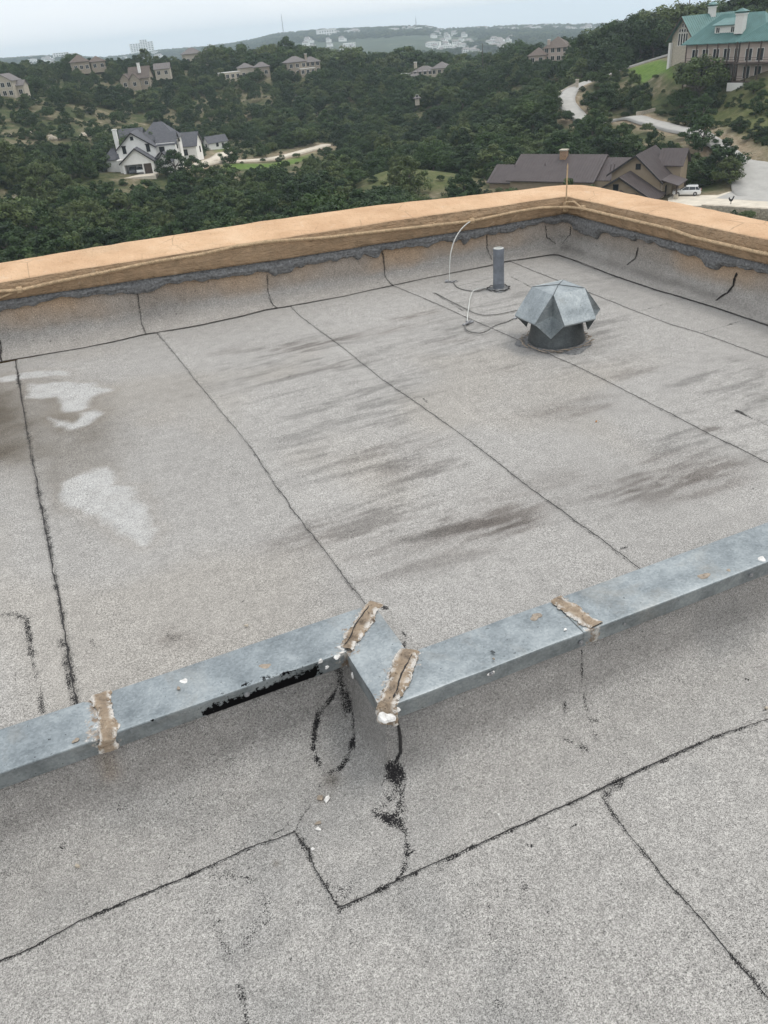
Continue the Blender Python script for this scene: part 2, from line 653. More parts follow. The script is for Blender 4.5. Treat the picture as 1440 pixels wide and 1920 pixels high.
M['brown_wall'] = plain('brown_stucco', (0.30, 0.235, 0.165), 0.9, var=0.08, scale=1.0)
M['pink_wall'] = plain('pinkish_wall', (0.45, 0.37, 0.32), 0.9, var=0.1, scale=1.0)
M['grey_shingle'] = plain('dark_grey_shingle', (0.095, 0.095, 0.105), 0.8, var=0.2, scale=2.0)
M['brown_metal'] = plain('brown_metal_roof', (0.085, 0.068, 0.066), 0.5, 0.1, 0.14, 0.8)
M['brown_shingle'] = plain('brown_shingle', (0.125, 0.10, 0.085), 0.85, var=0.25, scale=2.0)
M['tan_tile'] = plain('greyish_tile', (0.155, 0.14, 0.135), 0.85, var=0.25, scale=2.0)
M['teal_metal'] = plain('teal_metal_roof', (0.085, 0.175, 0.165), 0.45, 0.1, 0.16, 0.7)
M['timber'] = plain('dark_timber', (0.075, 0.055, 0.045), 0.8, var=0.25, scale=3)
M['window_dark'] = plain('window_glass', (0.018, 0.022, 0.027), 0.12, 0.0, 0.1, 2, 0.6)
M['white_trim'] = plain('white_trim', (0.68, 0.66, 0.62), 0.7, var=0.06)
M['dark_trim'] = plain('dark_trim', (0.035, 0.03, 0.03), 0.7)
M['red_brick'] = plain('chimney_stone', (0.30, 0.19, 0.12), 0.9, var=0.4, scale=5)
M['wall_stone'] = plain('retaining_stone', (0.40, 0.35, 0.27), 0.95, var=0.35, scale=2.5, bump=0.5)
M['rock'] = plain('limestone', (0.43, 0.375, 0.30), 0.95, var=0.35, scale=1.5, bump=0.6)
M['car_white'] = plain('white_car_paint', (0.72, 0.72, 0.70), 0.25, 0.0, 0.03, 1, 0.6)
M['car_dark'] = plain('dark_car_paint', (0.03, 0.033, 0.04), 0.25, 0.0, 0.05, 1, 0.6)
M['rubber'] = plain('tyre_rubber', (0.02, 0.02, 0.02), 0.8)
M['alloy'] = plain('alloy', (0.35, 0.35, 0.36), 0.4, 0.6)
M['iron'] = plain('dark_iron', (0.02, 0.02, 0.022), 0.6)
M['far_white'] = plain('far_white_wall', (0.85, 0.84, 0.81), 0.85, var=0.05)
M['far_roof'] = plain('far_grey_roof', (0.25, 0.23, 0.22), 0.85, var=0.1)
M['lamp_red'] = plain('red_lens', (0.25, 0.02, 0.02), 0.3)
M['lamp_white'] = plain('clear_lens', (0.6, 0.6, 0.6), 0.2)

# ------------------------------------------------------------------ the roof
NEAR_Z = -0.26
rng = np.random.default_rng(5)


def zline(pts, z=0.0):
    return np.array([PZ(a, b, z) for a, b in pts])


SEAM = {
    'Z': [(30, 676), (33, 700), (48, 790), (62, 870), (75, 940), (90, 1010), (108, 1110), (125, 1200), (146, 1330)],
    'A': [(295, 625), (330, 668), (400, 755), (470, 840), (520, 915), (570, 985), (620, 1050), (690, 1142)],
    'B': [(545, 575), (560, 592), (625, 640), (720, 715), (800, 770), (880, 828), (980, 905), (1060, 965), (1130, 1015), (1215, 1080)],
    'C': [(735, 536), (790, 558), (850, 585), (920, 616), (975, 641), (1030, 665), (1100, 697), (1200, 748), (1330, 815), (1440, 870), (1600, 950)],
    'D': [(955, 490), (1000, 509), (1130, 560), (1200, 588), (1260, 610), (1321, 628), (1440, 672), (1640, 745)],
    'E': [(1050, 478), (1100, 500), (1150, 518), (1230, 545), (1275, 558), (1340, 578), (1437, 611), (1700, 705)],
}
SEAMW = {k: zline(v) for k, v in SEAM.items()}
BASE = zline([(-300, 738), (0, 680), (60, 670), (150, 655), (210, 643), (272, 628), (295, 625), (370, 612), (450, 595), (500, 582), (545, 575), (640, 558), (730, 538), (780, 527), (830, 517), (919, 499), (947, 492), (1022, 480)])
BASE_V = 5.53


def seam_u(k, v):
    w = SEAMW[k]
    o = np.argsort(w[:, 1])
    vs, us = w[o, 1], w[o, 0]
    return np.where(v < vs[0], us[0] + (v - vs[0]) * (us[-1] - us[0]) / (vs[-1] - vs[0]),
                    np.where(v > vs[-1], us[-1] + (v - vs[-1]) * (us[-1] - us[0]) / (vs[-1] - vs[0]), np.interp(v, vs, us)))


def wear_line(w, pts3, line, width, amount, seed=0, patch=14.0):
    """granule loss along a line, broken up along its length"""
    line = np.asarray(line)
    lo, hi = line.min(0) - 4 * width - .02, line.max(0) + 4 * width + .02
    k = np.all((pts3[:, :line.shape[1]] > lo) & (pts3[:, :line.shape[1]] < hi), axis=1)
    if not k.any():
        return
    q = pts3[k][:, :line.shape[1]]
    d, t = seg_dist(q, line)
    d = d + (fbm(q[:, 0], q[:, 1] + seed, 30, seed) - .5) * width * 1.6
    br = 0.55 + 0.9 * (fbm(q[:, 0] + seed, q[:, 1], patch, seed + 3) - .3)
    w[k] = np.maximum(w[k], amount * np.exp(-np.clip(d, 0, None) ** 2 / (2 * (width * .6) ** 2)) * np.clip(br, .5, 1.2))


def px_crop(pts, ox, oy, s):
    return [(ox + a / s, oy + b / s) for a, b in pts]


PALE1 = [px_crop([(215, 290), (330, 300), (500, 265), (640, 290), (715, 335), (620, 385), (612, 440), (480, 462), (430, 455), (360, 375), (230, 385)], 0, 640, 3.6),
         px_crop([(350, 505), (470, 540), (560, 470), (640, 455), (672, 485), (600, 545), (480, 592), (350, 565)], 0, 640, 3.6),
         px_crop([(-40, 262), (60, 230), (200, 208), (480, 188), (500, 215), (300, 238), (60, 280), (-40, 285)], 0, 640, 3.6)]
PALE2 = px_crop([(420, 1040), (470, 930), (600, 868), (745, 878), (722, 962), (942, 972), (915, 1070), (960, 1160), (1110, 1290), (1060, 1375), (870, 1320), (640, 1190), (480, 1115)], 0, 640, 3.6)
BROWN = [(-60, 690), (40, 705), (150, 720), (230, 800), (205, 870), (140, 890), (110, 950), (70, 900), (-60, 880)]
BROWN2 = [(-80, 740), (20, 735), (45, 800), (42, 850), (-10, 870), (-80, 880)]
# dark smudges: centre pixel, half length and half width in metres, strength
SMUDGE = [(1310, 885, .30, .035, .62), (1240, 915, .26, .05, .40), (1160, 905, .22, .05, .42), (1330, 915, .22, .03, .36), (940, 965, .24, .05, .55), (880, 985, .22, .05, .45), (985, 985, .10, .03, .4),
          (740, 840, .30, .05, .35), (770, 880, .25, .05, .3), (690, 625, .45, .035, .45), (560, 650, .24, .05, .42), (780, 592, .25, .02, .6), (600, 690, .35, .03, .28),
          (1090, 770, .22, .035, .40), (1120, 745, .18, .03, .30), (1020, 770, .20, .03, .26), (660, 985, .35, .05, .32), (560, 1010, .18, .05, .26), (1330, 805, .06, .014, .55), (1260, 860, .2, .03, .35),
          (780, 1030, .45, .08, .28), (1000, 905, .35, .06, .22), (450, 655, .2, .04, .2), (1190, 700, .22, .03, .30), (850, 640, .25, .03, .28), (320, 1195, .05, .03, .35), (355, 1200, .05, .02, .25)]


def paint_upper(x, y):
    n = len(x)
    c = np.tile(np.array([0.340, 0.325, 0.306]), (n, 1))
    big = fbm(x, y, 1.1, 11, 4)
    c *= (0.90 + 0.22 * big)[:, None]
    # each roll has its own cast
    wx = x + .15 * (fbm(x, y, 6, 5, 5) - .5)
    wy = y + .15 * (fbm(x, y, 6, 6, 5) - .5)
    warm = sstep(.48, .62, fbm(x, y, .9, 31, 3)) * .5
    c *= 1 - warm[:, None] * np.array([.02, .06, .12])
    # brown bloom left of the pale patches
    for poly, s, k in ((BROWN, .22, .60), (BROWN2, .12, .75)):
        mk = poly_mask(wx, wy, zline(poly), s)
        mk = mk * (.55 + .6 * fbm(x, y, 7, 8))
        c *= 1 - np.clip(mk, 0, 1)[:, None] * np.array([.40, .43, .47]) * k / .6
    rim = np.zeros(n)
    for poly in PALE1 + [PALE2]:
        z = zline(poly)
        wide = poly_mask(wx, wy, z, .10)
        rim = np.maximum(rim, wide)
    c *= 1 - rim[:, None] * np.array([.10, .14, .19])
    for i, poly in enumerate(PALE1 + [PALE2]):
        mk = poly_mask(wx, wy, zline(poly), .028) * (.72 + .45 * fbm(x, y, 12, 21 + i))
        c = c * (1 - np.clip(mk, 0, 1)[:, None]) + np.clip(mk, 0, 1)[:, None] * np.array([.43, .422, .408])
    # wind-blown dark streaks, long in x
    st = fbm(x * 1.5, y * 8, 2.4, 41, 5)
    st2 = fbm(x * 3.5, y * 18, 2.4, 43, 4)
    for (a, b, L, W, s) in SMUDGE:
        q = PZ(a, b, 0)
        dx, dy = x - q[0], y - q[1] + .10 * (x - q[0])
        e = np.exp(-(dx / (L * .72)) ** 2 - (dy / (W * 1.9)) ** 2)
        kk = np.clip(e * (.40 + 1.7 * sstep(.38, .66, .5 * st + .5 * st2)), 0, 1) * min(.6, s * 1.1)
        c *= 1 - kk[:, None] * np.array([.62, .66, .68])
    zone = sstep(1.9, 2.4, y) * (1 - sstep(4.6, 5.2, y)) * sstep(.2, 1.2, x)
    c *= 1 - (zone * .34 * sstep(.46, .70, .6 * st + .4 * st2) * sstep(.44, .64, fbm(x, y, 1.0, 47, 3)))[:, None]
    # dust band close to the parapets, pale wipe lines parallel with the seams
    for k in 'ABCD':
        d = np.abs(x - seam_u(k, y) - .17 + .02 * fbm(x, y, 3, 9))
        c *= 1 + (.07 * np.exp(-(d / .018) ** 2) * sstep(.4, .7, fbm(x, y, 1.7, 51)))[:, None]
    return c


def upper_wear(p):
    w = np.zeros(len(p))
    for i, k in enumerate('ZABCDE'):
        wear_line(w, p, SEAMW[k][:, :2], .011 if k != 'Z' else .020, .62 if k != 'Z' else .80, i, 9)
    for line, wd, am in (([(0, 1152), (30, 1150), (48, 1160), (55, 1190), (62, 1240), (75, 1300), (80, 1335)], .012, .66), ([(22, 1235), (32, 1285)], .008, .55),
                         ([(168, 1195), (178, 1215)], .008, .5), ([(75, 940), (92, 1010)], .02, .55), ([(112, 1200), (133, 1312)], .006, .7), ([(1380, 770), (1400, 780), (1440, 798), (1520, 832)], .008, .85),
                         ([(860, 537), (925, 521)], .006, .75), ([(812, 549), (870, 584)], .006, .7), ([(958, 519), (1000, 541)], .006, .7), ([(1318, 624), (1402, 598)], .006, .62), ([(1205, 582), (1282, 560)], .005, .55),
                         ([(1400, 760), (1440, 748)], .006, .5), ([(755, 1185), (762, 1200), (752, 1222)], .006, .75), ([(716, 1136), (722, 1142)], .01, .9), ([(793, 748), (801, 756)], .006, .7),
                         ([(1166, 1030), (1174, 1028), (1180, 1034)], .007, .8), ([(893, 1064), (901, 1070)], .006, .6), ([(540, 708), (545, 702)], .006, .6), ([(315, 1192), (332, 1196)], .02, .42)):
        wear_line(w, p, zline(line)[:, :2], max(.010, wd * 1.25), am * 1.3, 5, 20)
    for k in range(60):        # loose specks
        a, b = rng.uniform(0, 1440), rng.uniform(560, 1200)
        q = PZ(a, b, 0)[:2]
        d = np.linalg.norm(p[:, :2] - q, axis=1)
        w = np.maximum(w, .8 * np.exp(-(d / rng.uniform(.004, .008)) ** 2))
    return w


roof = bpy.data.objects.new('upper_roof', None)
col.objects.link(roof)
tag(roof, kind='structure')
V0, V1 = 1.62, 5.60
nv = int((V1 - V0) / .0115)
names = [(None, 'Z'), ('Z', 'A'), ('A', 'B'), ('B', 'C'), ('C', 'D'), ('D', 'E'), ('E', None)]
vv = np.linspace(V0, V1, nv)
for i, (a, b) in enumerate(names):
    ua = seam_u(a, vv) if a else np.full(nv, -1.75)
    ub = seam_u(b, vv) + .03 if b else np.full(nv, 4.0)
    ncol = max(6, int(np.median(ub - ua) / .0115))
    s = np.linspace(0, 1, ncol)
    X = ua[:, None] * (1 - s) + ub[:, None] * s
    Y = np.repeat(vv[:, None], ncol, 1)
    Y = np.maximum(Y, np.where(X < .60, 1.84, 1.56))
    dl = X - ua[:, None]
    Z = (.0045 * (1 - sstep(0, .10, dl)) if a else 0 * X) + .010 * (fbm(X.ravel(), Y.ravel(), .8, 3, 2).reshape(X.shape) - .5) * sstep(.0, .3, dl) * sstep(0, .3, ub[:, None] - X)
    if a:
        Z[:, 0] -= .006          # the cut edge turns down on to the sheet below
    pts = np.stack([X.ravel(), Y.ravel(), Z.ravel()], -1)
    grid_obj('roofing_sheet', X, Y, Z, M['membrane'], roof, {'tint': paint_upper(X.ravel(), Y.ravel()) * [1.0, .965, 1.03, .985, 1.02, .96, 1.0][i], 'wear': upper_wear(pts)})
# the rest of the deck, beyond the picture
X, Y = np.meshgrid(np.linspace(-6, -1.74, 60), np.linspace(1.84, 5.6, 60))
grid_obj('roofing_sheet', X, Y, 0 * X - .004, M['membrane'], roof, {'tint': paint_upper(X.ravel(), Y.ravel()), 'wear': np.zeros(X.size)})


def ribbon(name, line, w0, mat, parent, seed, zoff=.0, step=.012, jit=.004, vary=.7):
    """an irregular flat bead of bare asphalt following a line of points lying on a surface"""
    line = np.asarray(line, float)
    L = np.concatenate([[0], np.cumsum(np.linalg.norm(np.diff(line, axis=0), axis=1))])
    n = max(4, int(L[-1] / step))
    s = np.linspace(0, L[-1], n)
    c = np.stack([np.interp(s, L, line[:, k]) for k in range(3)], -1)
    t = np.gradient(c, axis=0)
    t /= np.linalg.norm(t, axis=1)[:, None] + 1e-9
    up = np.array([0, 0, 1.0])
    nrm = np.cross(t, up)
    nrm /= np.linalg.norm(nrm, axis=1)[:, None] + 1e-9
    off = (fbm(s, s * 0 + seed, 9, seed, 3) - .5) * 2 * jit + (vnoise(s * 60, s * 0 + seed, seed + 1) - .5) * jit
    wl_ = w0 * (1 - vary / 2 + vary * (vnoise(s * 40, s * 0 + 3.3, seed + 5))) * (.35 + 1.3 * fbm(s, s * 0 + 9, 4, seed + 8, 2))
    wl_[0] *= .3
    wl_[-1] *= .3
    a = c + nrm * (off - wl_ / 2)[:, None]
    b = c + nrm * (off + wl_ / 2)[:, None]
    mid = c + nrm * off[:, None] + up * .0025
    mb = MB()
    rings = [[a[i] + up * zoff, mid[i] + up * zoff, b[i] + up * zoff] for i in range(n)]
    mb.loft(rings, closed=False)
    return mb.build(name, mat, parent)


for i, k in enumerate('ZABCDE'):
    ln = SEAMW[k].copy()
    ln[:, 2] = .0042
    ribbon('seam_bead', ln, .0017 if k != 'Z' else .0042, M['asphalt'], roof, 3 + i, vary=1.4, jit=.005)
ln = BASE.copy()
ln[:, 2] = .006

# ------------------------------------------------------------------ parapet wall with stucco cap
# stations along the inner and outer top edge: (x, y, z) inner, outer; cap bottom z
IN = np.array([(-6, 5.80, .470), (-1.5, 5.76, .477), (-.3, 5.735, .480), (.6, 5.70, .474), (1.5, 5.665, .466), (2.5, 5.615, .455), (3.3, 5.575, .440), (3.86, 5.55, .428), (3.925, 5.535, .426), (3.925, 5.0, .428), (3.925, 4.2, .437), (3.925, 3.45, .446), (3.925, 2.4, .45), (3.925, -2.5, .45)])
OUT = np.array([(-6, 6.20, .525), (-1.5, 6.15, .528), (-.3, 6.12, .530), (.6, 6.09, .530), (1.5, 6.06, .528), (2.5, 6.00, .508), (3.3, 5.95, .475), (4.16, 5.90, .442), (4.315, 5.76, .432), (4.32, 5.05, .425), (4.33, 4.2, .428), (4.33, 3.45, .433), (4.33, 2.4, .44), (4.33, -2.5, .44)])
CAPB = np.array([.345, .355, .362, .345, .318, .305, .295, .293, .293, .295, .300, .306, .31, .31])


def resample(A, step):
    L = np.concatenate([[0], np.cumsum(np.linalg.norm(np.diff(IN[:, :2], axis=0), axis=1))])
    s = np.arange(0, L[-1], step)
    return np.stack([np.interp(s, L, A[:, k]) for k in range(A.shape[1])], -1) if A.ndim == 2 else np.interp(s, L, A)


stp = .02
I_, O_, B_ = resample(IN, stp), resample(OUT, stp), resample(CAPB, stp)
# soften the corner
def soft(a, n=3):
    for _ in range(n):
        b = a.copy()
        b[1:-1] = (a[:-2] + 2 * a[1:-1] + a[2:]) / 4
        a = b
    return a
I_, O_, B_ = soft(I_, 1), soft(O_, 18), soft(B_, 6)
ns = len(I_)
sarr = np.arange(ns) * stp
wv = (fbm(sarr, sarr * 0, 1.3, 3, 4) - .5)
I_[:, 2] += .008 * wv
O_[:, 2] += .016 * (fbm(sarr, sarr * 0 + 5, 1.0, 4, 4) - .5)
B_ = B_ + .010 * (fbm(sarr, sarr * 0 + 2, 2.2, 6, 4) - .5)
tn = np.gradient(I_[:, :2], axis=0)
tn /= np.linalg.norm(tn, axis=1)[:, None]
inn = np.stack([tn[:, 1], -tn[:, 0]], -1)             # towards the roof
rings = []
dirt_shade = []
face_rows = 9
top_rows = 22
for r in range(face_rows):                             # inner face of the cap, bottom to top
    f = r / (face_rows - 1)
    z = B_ + (I_[:, 2] - .004 - B_) * f
    bul = .012 * math.sin(math.pi * f) + .006 * (fbm(sarr, sarr * 0 + f * 3, 6, 12, 3) - .5)
    rings.append(np.stack([I_[:, 0] + inn[:, 0] * bul, I_[:, 1] + inn[:, 1] * bul, z], -1))
    dirt_shade.append(np.clip(.92 + 0 * sarr, 0, 1))  # whole inner face darkened in colour, standing for its shade
for r in range(top_rows):
    f = r / (top_rows - 1)
    q = I_ * (1 - f) + O_ * f
    rnd_ = -.003 * (1 - sstep(0, .05, f)) - .012 * sstep(.92, 1, f) ** 2
    z = q[:, 2] + rnd_ + .012 * (fbm(q[:, 0], q[:, 1], 4.5, 15, 4) - .5) + .010 * math.sin(math.pi * f)
    rings.append(np.stack([q[:, 0], q[:, 1], z], -1))
    dirt_shade.append(.6 * (1 - sstep(.0, .03, f)) + .30 * sstep(.60, .8, fbm(q[:, 0], q[:, 1], 2.2, 18, 4)))
for z in (.30, .0, -3, -9.5, -30):
    rings.append(np.stack([O_[:, 0], O_[:, 1], 0 * sarr + z], -1))
    dirt_shade.append(0 * sarr + .2)
R = np.array(rings)
par = thing('parapet_wall', 'orange stucco parapet wall wrapping round the corner of the grey flat roof', 'parapet')
cap = grid_obj('parapet_cap', R[:, :, 0], R[:, :, 1], R[:, :, 2], M['stucco'], par, {'dirt_shade': np.array(dirt_shade).ravel()}, flip=False)
cap.data.set_sharp_from_angle(angle=math.radians(38))
# underside of the cap back to the wall plane
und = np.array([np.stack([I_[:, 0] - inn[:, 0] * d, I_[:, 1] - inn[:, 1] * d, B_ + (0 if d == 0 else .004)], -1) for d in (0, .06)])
grid_obj('cap_underside', und[:, :, 0], und[:, :, 1], und[:, :, 2], M['stucco'], par, {'dirt_shade': np.ones(und.shape[0] * und.shape[1])}, flip=True)  # underside takes the full painted shade tone

# base flashing of the parapet: rises from the deck over a cant, up the wall to the mastic line
Lf = np.concatenate([np.linspace([-6, 5.60], [-.45, 5.605], 40)[:-1], BASE[1:-1, :2], [[3.775, 5.495]], [[3.80, 5.45]], [[3.805, 5.2]], SEAMW['E'][2:-1, :2], [[3.80, 2.6]], [[3.80, -2.5]]])
Lf = Lf[np.concatenate([[True], np.linalg.norm(np.diff(Lf, axis=0), axis=1) > .01])]
cl_ = np.concatenate([[0], np.cumsum(np.linalg.norm(np.diff(Lf, axis=0), axis=1))])
ss = np.arange(0, cl_[-1], .0125)
bl = np.stack([np.interp(ss, cl_, Lf[:, k]) for k in range(2)], -1)
bl = soft(bl, 2)
# the matching wall point: nearest by arc fraction with the corner pinned
ci = np.argmax(bl[:, 0] - .0 + bl[:, 1])
ki = np.argmax(I_[:, 0] + I_[:, 1])
fr = np.where(np.arange(len(bl)) <= ci, np.arange(len(bl)) / ci * ki, ki + (np.arange(len(bl)) - ci) / (len(bl) - 1 - ci) * (ns - 1 - ki))
wl2 = np.stack([np.interp(fr, np.arange(ns), I_[:, k] - (inn[:, k] * .035 if k < 2 else 0)) for k in range(2)], -1)
wl2 = soft(wl2, 6)
btop = np.interp(fr, np.arange(ns), B_) + .004
prof = [(0, 0), (.06, .006), (.18, .018), (.32, .040), (.48, .075), (.64, .12), (.78, .17), (.88, .22), (.95, .28), (1.0, .36), (1.0, .46), (1.0, .60), (1.0, .74), (1.0, .87), (1.0, 1.0)]
# refine the profile
pf = np.array(prof)
tt = np.linspace(0, 1, 44)
pu = np.interp(tt, np.linspace(0, 1, len(pf)), pf[:, 0])
pz = np.interp(tt, np.linspace(0, 1, len(pf)), pf[:, 1])
LAPS = []
lapx = [(-.5, 0), (272, 1), (515, 1), (722, 1), (920, 1)]
X = bl[None, :, 0] * (1 - pu[:, None]) + wl2[None, :, 0] * pu[:, None]
Y = bl[None, :, 1] * (1 - pu[:, None]) + wl2[None, :, 1] * pu[:, None]
Zf = .005 + pz[:, None] * btop[None, :]
Zf += .012 * (fbm(np.repeat(ss[None], 44, 0).ravel(), np.repeat(tt[:, None] * .6, len(ss), 1).ravel(), 3, 71, 3).reshape(X.shape) - .5) * np.sin(np.pi * np.clip(tt, 0, 1))[:, None]
bulge = .02 * (fbm(np.repeat(ss[None], 44, 0).ravel(), np.repeat(tt[:, None], len(ss), 1).ravel(), 2.5, 77, 3).reshape(X.shape) - .5) * np.sin(np.pi * tt)[:, None]
X = X + bulge
Y = Y + bulge
FP = np.stack([X.ravel(), Y.ravel(), Zf.ravel()], -1)
FPP = project(FP)


def on_surface(pts, proj, verts):
    out = []
    for a, b in pts:
        d = (proj[:, 0] - a) ** 2 + (proj[:, 1] - b) ** 2
        k = int(np.argmin(d))
        if d[k] < 60 ** 2:
            out.append(verts[k])
    return np.array(out)


FLAPS = [[(0, 640), (3, 655), (2, 672), (3, 680)], [(257, 548), (262, 580), (266, 600), (267, 614), (274, 628)], [(500, 514), (503, 545), (508, 566), (520, 578)], [(717, 470), (720, 500), (722, 520), (735, 533)],
         [(912, 440), (914, 465), (922, 487)], [(1024, 425), (1025, 445), (1040, 456)], [(1070, 426), (1068, 440), (1055, 458)], [(1195, 466), (1192, 485), (1175, 496)], [(1381, 512), (1375, 535), (1362, 550), (1343, 562)]]
flap3 = [on_surface(l, FPP, FP) for l in FLAPS]
n = X.size
tint = np.tile(np.array([.335, .315, .292]), (n, 1))
tq = np.repeat(tt[:, None], len(ss), 1).ravel()
sq = np.repeat(ss[None], 44, 0).ravel()
on_right = (np.repeat((np.arange(len(ss)) > ci)[None], 44, 0).ravel()).astype(float)
warm = sstep(.52, .92, tq + .30 * (fbm(sq, tq * .5, 3.2, 81, 4) - .5)) * (.40 + .9 * sstep(.40, .62, fbm(sq, tq * .3, 1.4, 83, 3)))
tint = tint * (1 - warm[:, None] * .75) + warm[:, None] * .75 * np.array([.42, .30, .20])
grime = sstep(.45, .70, fbm(sq, tq * .4, 2.0, 85, 4)) * sstep(.15, .5, tq)
tint *= 1 - grime[:, None] * np.array([.12, .13, .14])
band = np.exp(-((tq - .34) / .10) ** 2) * on_right * sstep(.4, .6, fbm(sq, tq, 1.6, 87, 3))
tint *= 1 - band[:, None] * .3
wear = np.zeros(n)
for i, l in enumerate(flap3):
    if len(l) > 1:
        wear_line(wear, FP, l, .012, .95 if i in (0, 8) else .8, 60 + i, 20)
wear = np.maximum(wear, .85 * np.exp(-(tq / .016) ** 2) * (.5 + .6 * fbm(sq, tq, 7, 88, 2)))
cr = on_surface([(1025, 430), (1035, 448), (1050, 440), (1062, 452), (1040, 470)], FPP, FP)
wear_line(wear, FP, cr, .008, .7, 90, 25)
for k in range(70):
    q = FP[rng.integers(len(FP))]
    wear = np.maximum(wear, .8 * np.exp(-(np.linalg.norm(FP - q, axis=1) / rng.uniform(.004, .009)) ** 2))
# cut into sheets at the laps
cuts = [0]
for l in flap3[1:5] + flap3[7:]:
    if len(l):
        cuts.append(int(np.argmin(np.linalg.norm(bl - l[-1][:2], axis=1))))
cuts = sorted(set(cuts + [ci, len(ss) - 1]))
for a, b in zip(cuts[:-1], cuts[1:]):
    sl = slice(a, b + 1)
    idx = np.arange(n).reshape(X.shape)[:, sl].ravel()
    grid_obj('flashing_sheet', X[:, sl], Y[:, sl], Zf[:, sl], M['membrane'], par, {'tint': tint[idx], 'wear': wear[idx]})
for i, l in enumerate(flap3):
    if len(l) > 2:
        q = l + (CAMP - l) / np.linalg.norm(CAMP - l, axis=1)[:, None] * .006
        mb = MB()
        mb.tube(np.array([np.interp(np.linspace(0, len(q) - 1, 14), np.arange(len(q)), q[:, k]) for k in range(3)]).T + rng.normal(0, .0025, (14, 3)),
                [(.003 if i in (0, 8) else .0012) + (.0035 if i in (0, 8) else .0016) * rng.random() for _ in range(14)], 5)
        mb.build('lap_crack', M['asphalt'], par)
bb = np.stack([bl[:, 0], bl[:, 1], 0 * ss + .007], -1)
ribbon('base_crack', bb[::2], .0034, M['asphalt'], par, 44)

# mastic smeared under the cap
rows = 14
ff = np.linspace(0, 1, rows)
low = .078 + .050 * (fbm(ss, ss * 0, 2.2, 91, 5) - .5) + .055 * (fbm(ss, ss * 0 + 8, 18, 92, 5) - .5) + .05 * sstep(.58, .75, fbm(ss, ss * 0 + 4, 5, 93, 3))
low = np.clip(low, .03, .2)
nx = np.interp(fr, np.arange(ns), inn[:, 0])
ny = np.interp(fr, np.arange(ns), inn[:, 1])
XM = np.zeros((rows, len(ss)))
YM, ZM = XM.copy(), XM.copy()
for r, f in enumerate(ff):
    th = .010 + .026 * math.sin(math.pi * min(1, .12 + f * .85)) + .022 * (fbm(ss, ss * 0 + f * 1.4, 11, 95, 4) - .5)
    th = th * (1 if r > 0 else .1)
    if r == rows - 1:
        th = th + .03
    XM[r] = wl2[:, 0] + nx * th
    YM[r] = wl2[:, 1] + ny * th
    ZM[r] = btop + .002 - low * (1 - f)
grid_obj('mastic_band', XM, YM, ZM, M['mastic'], par)
wbk = np.array([np.stack([wl2[:, 0] - nx * .01, wl2[:, 1] - ny * .01, 0 * ss + z], -1) for z in (-.3, .5)])
grid_obj('wall_core', wbk[:, :, 0], wbk[:, :, 1], wbk[:, :, 2] * 0 + np.array([[-.3], [.33]]), M['stucco'], par, {'dirt_shade': np.ones(wbk.shape[0] * wbk.shape[1])})

# ------------------------------------------------------------------ lower roof and the curb with its flashing
CT, CB = .060, .006                                # coping top and bottom edge of its front face
LF, LB, RF, RB, JF, JB = 1.797, 1.970, 1.520, 1.694, .520, .688   # front and back faces of the curb coping
CW = .012                                          # wall stands back behind the coping's drip edge
low_roof = bpy.data.objects.new('lower_roof', None)
col.objects.link(low_roof)
tag(low_roof, kind='structure')


def curb_curve(d, step=.0065):
    """front line of the curb pushed out by d: arc of points and a running coordinate"""
    a = [(-3.2, LF + CW - d), (JF + CW - d, LF + CW - d), (JF + CW - d, RF + CW - d), (4.0, RF + CW - d)]
    out = []
    seg = [(-3.2, .34, 30), None]
    n1, n2, n3 = 300, 44, 330
    s1 = np.concatenate([np.linspace(0, .55, 12)[:-1], np.linspace(.55, 1, n1)])
    s3 = np.concatenate([np.linspace(0, .62, n3), np.linspace(.62, 1, 16)[1:]])
    for (p, q), s in zip(zip(a[:-1], a[1:]), (s1, np.linspace(0, 1, n2)[1:], s3[1:])):
        for t in s:
            out.append((p[0] + (q[0] - p[0]) * t, p[1] + (q[1] - p[1]) * t))
    return np.array(out)


FLW = .312
pd = np.array([0, .003, .006, .010, .014, .020, .034, .052, .075, .10, .125, .16, .20, .25, FLW - .004, FLW])
pzn = np.array([CB + .03, CB - .03, CB - .07, CB - .11, CB - .145, CB - .175, CB - .207, CB - .228, CB - .243, CB - .252, CB - .257, NEAR_Z + .006, NEAR_Z + .0034, NEAR_Z + .0034, NEAR_Z + .005, NEAR_Z + .001])
LL = np.concatenate([[0], np.cumsum(np.hypot(np.diff(pd), np.diff(pzn)))])
tk = np.linspace(0, LL[-1], 92)
pdd, pzz = np.interp(tk, LL, pd), np.interp(tk, LL, pzn)
cur = np.array([curb_curve(d) for d in pdd])
XN, YN = cur[:, :, 0], cur[:, :, 1]
ZN = np.repeat(pzz[:, None], XN.shape[1], 1)
jit = (fbm(XN.ravel(), (YN + ZN).ravel(), 5, 101, 4).reshape(XN.shape) - .5) * .010
edge = sstep(0, .05, tk)[:, None] * np.ones_like(XN)
ZN = ZN + np.abs(jit) * .6 * edge * (pdd[:, None] < FLW - .02)
YN = YN + jit * edge * .7
NP = np.stack([XN.ravel(), YN.ravel(), ZN.ravel()], -1)
NPP = project(NP)

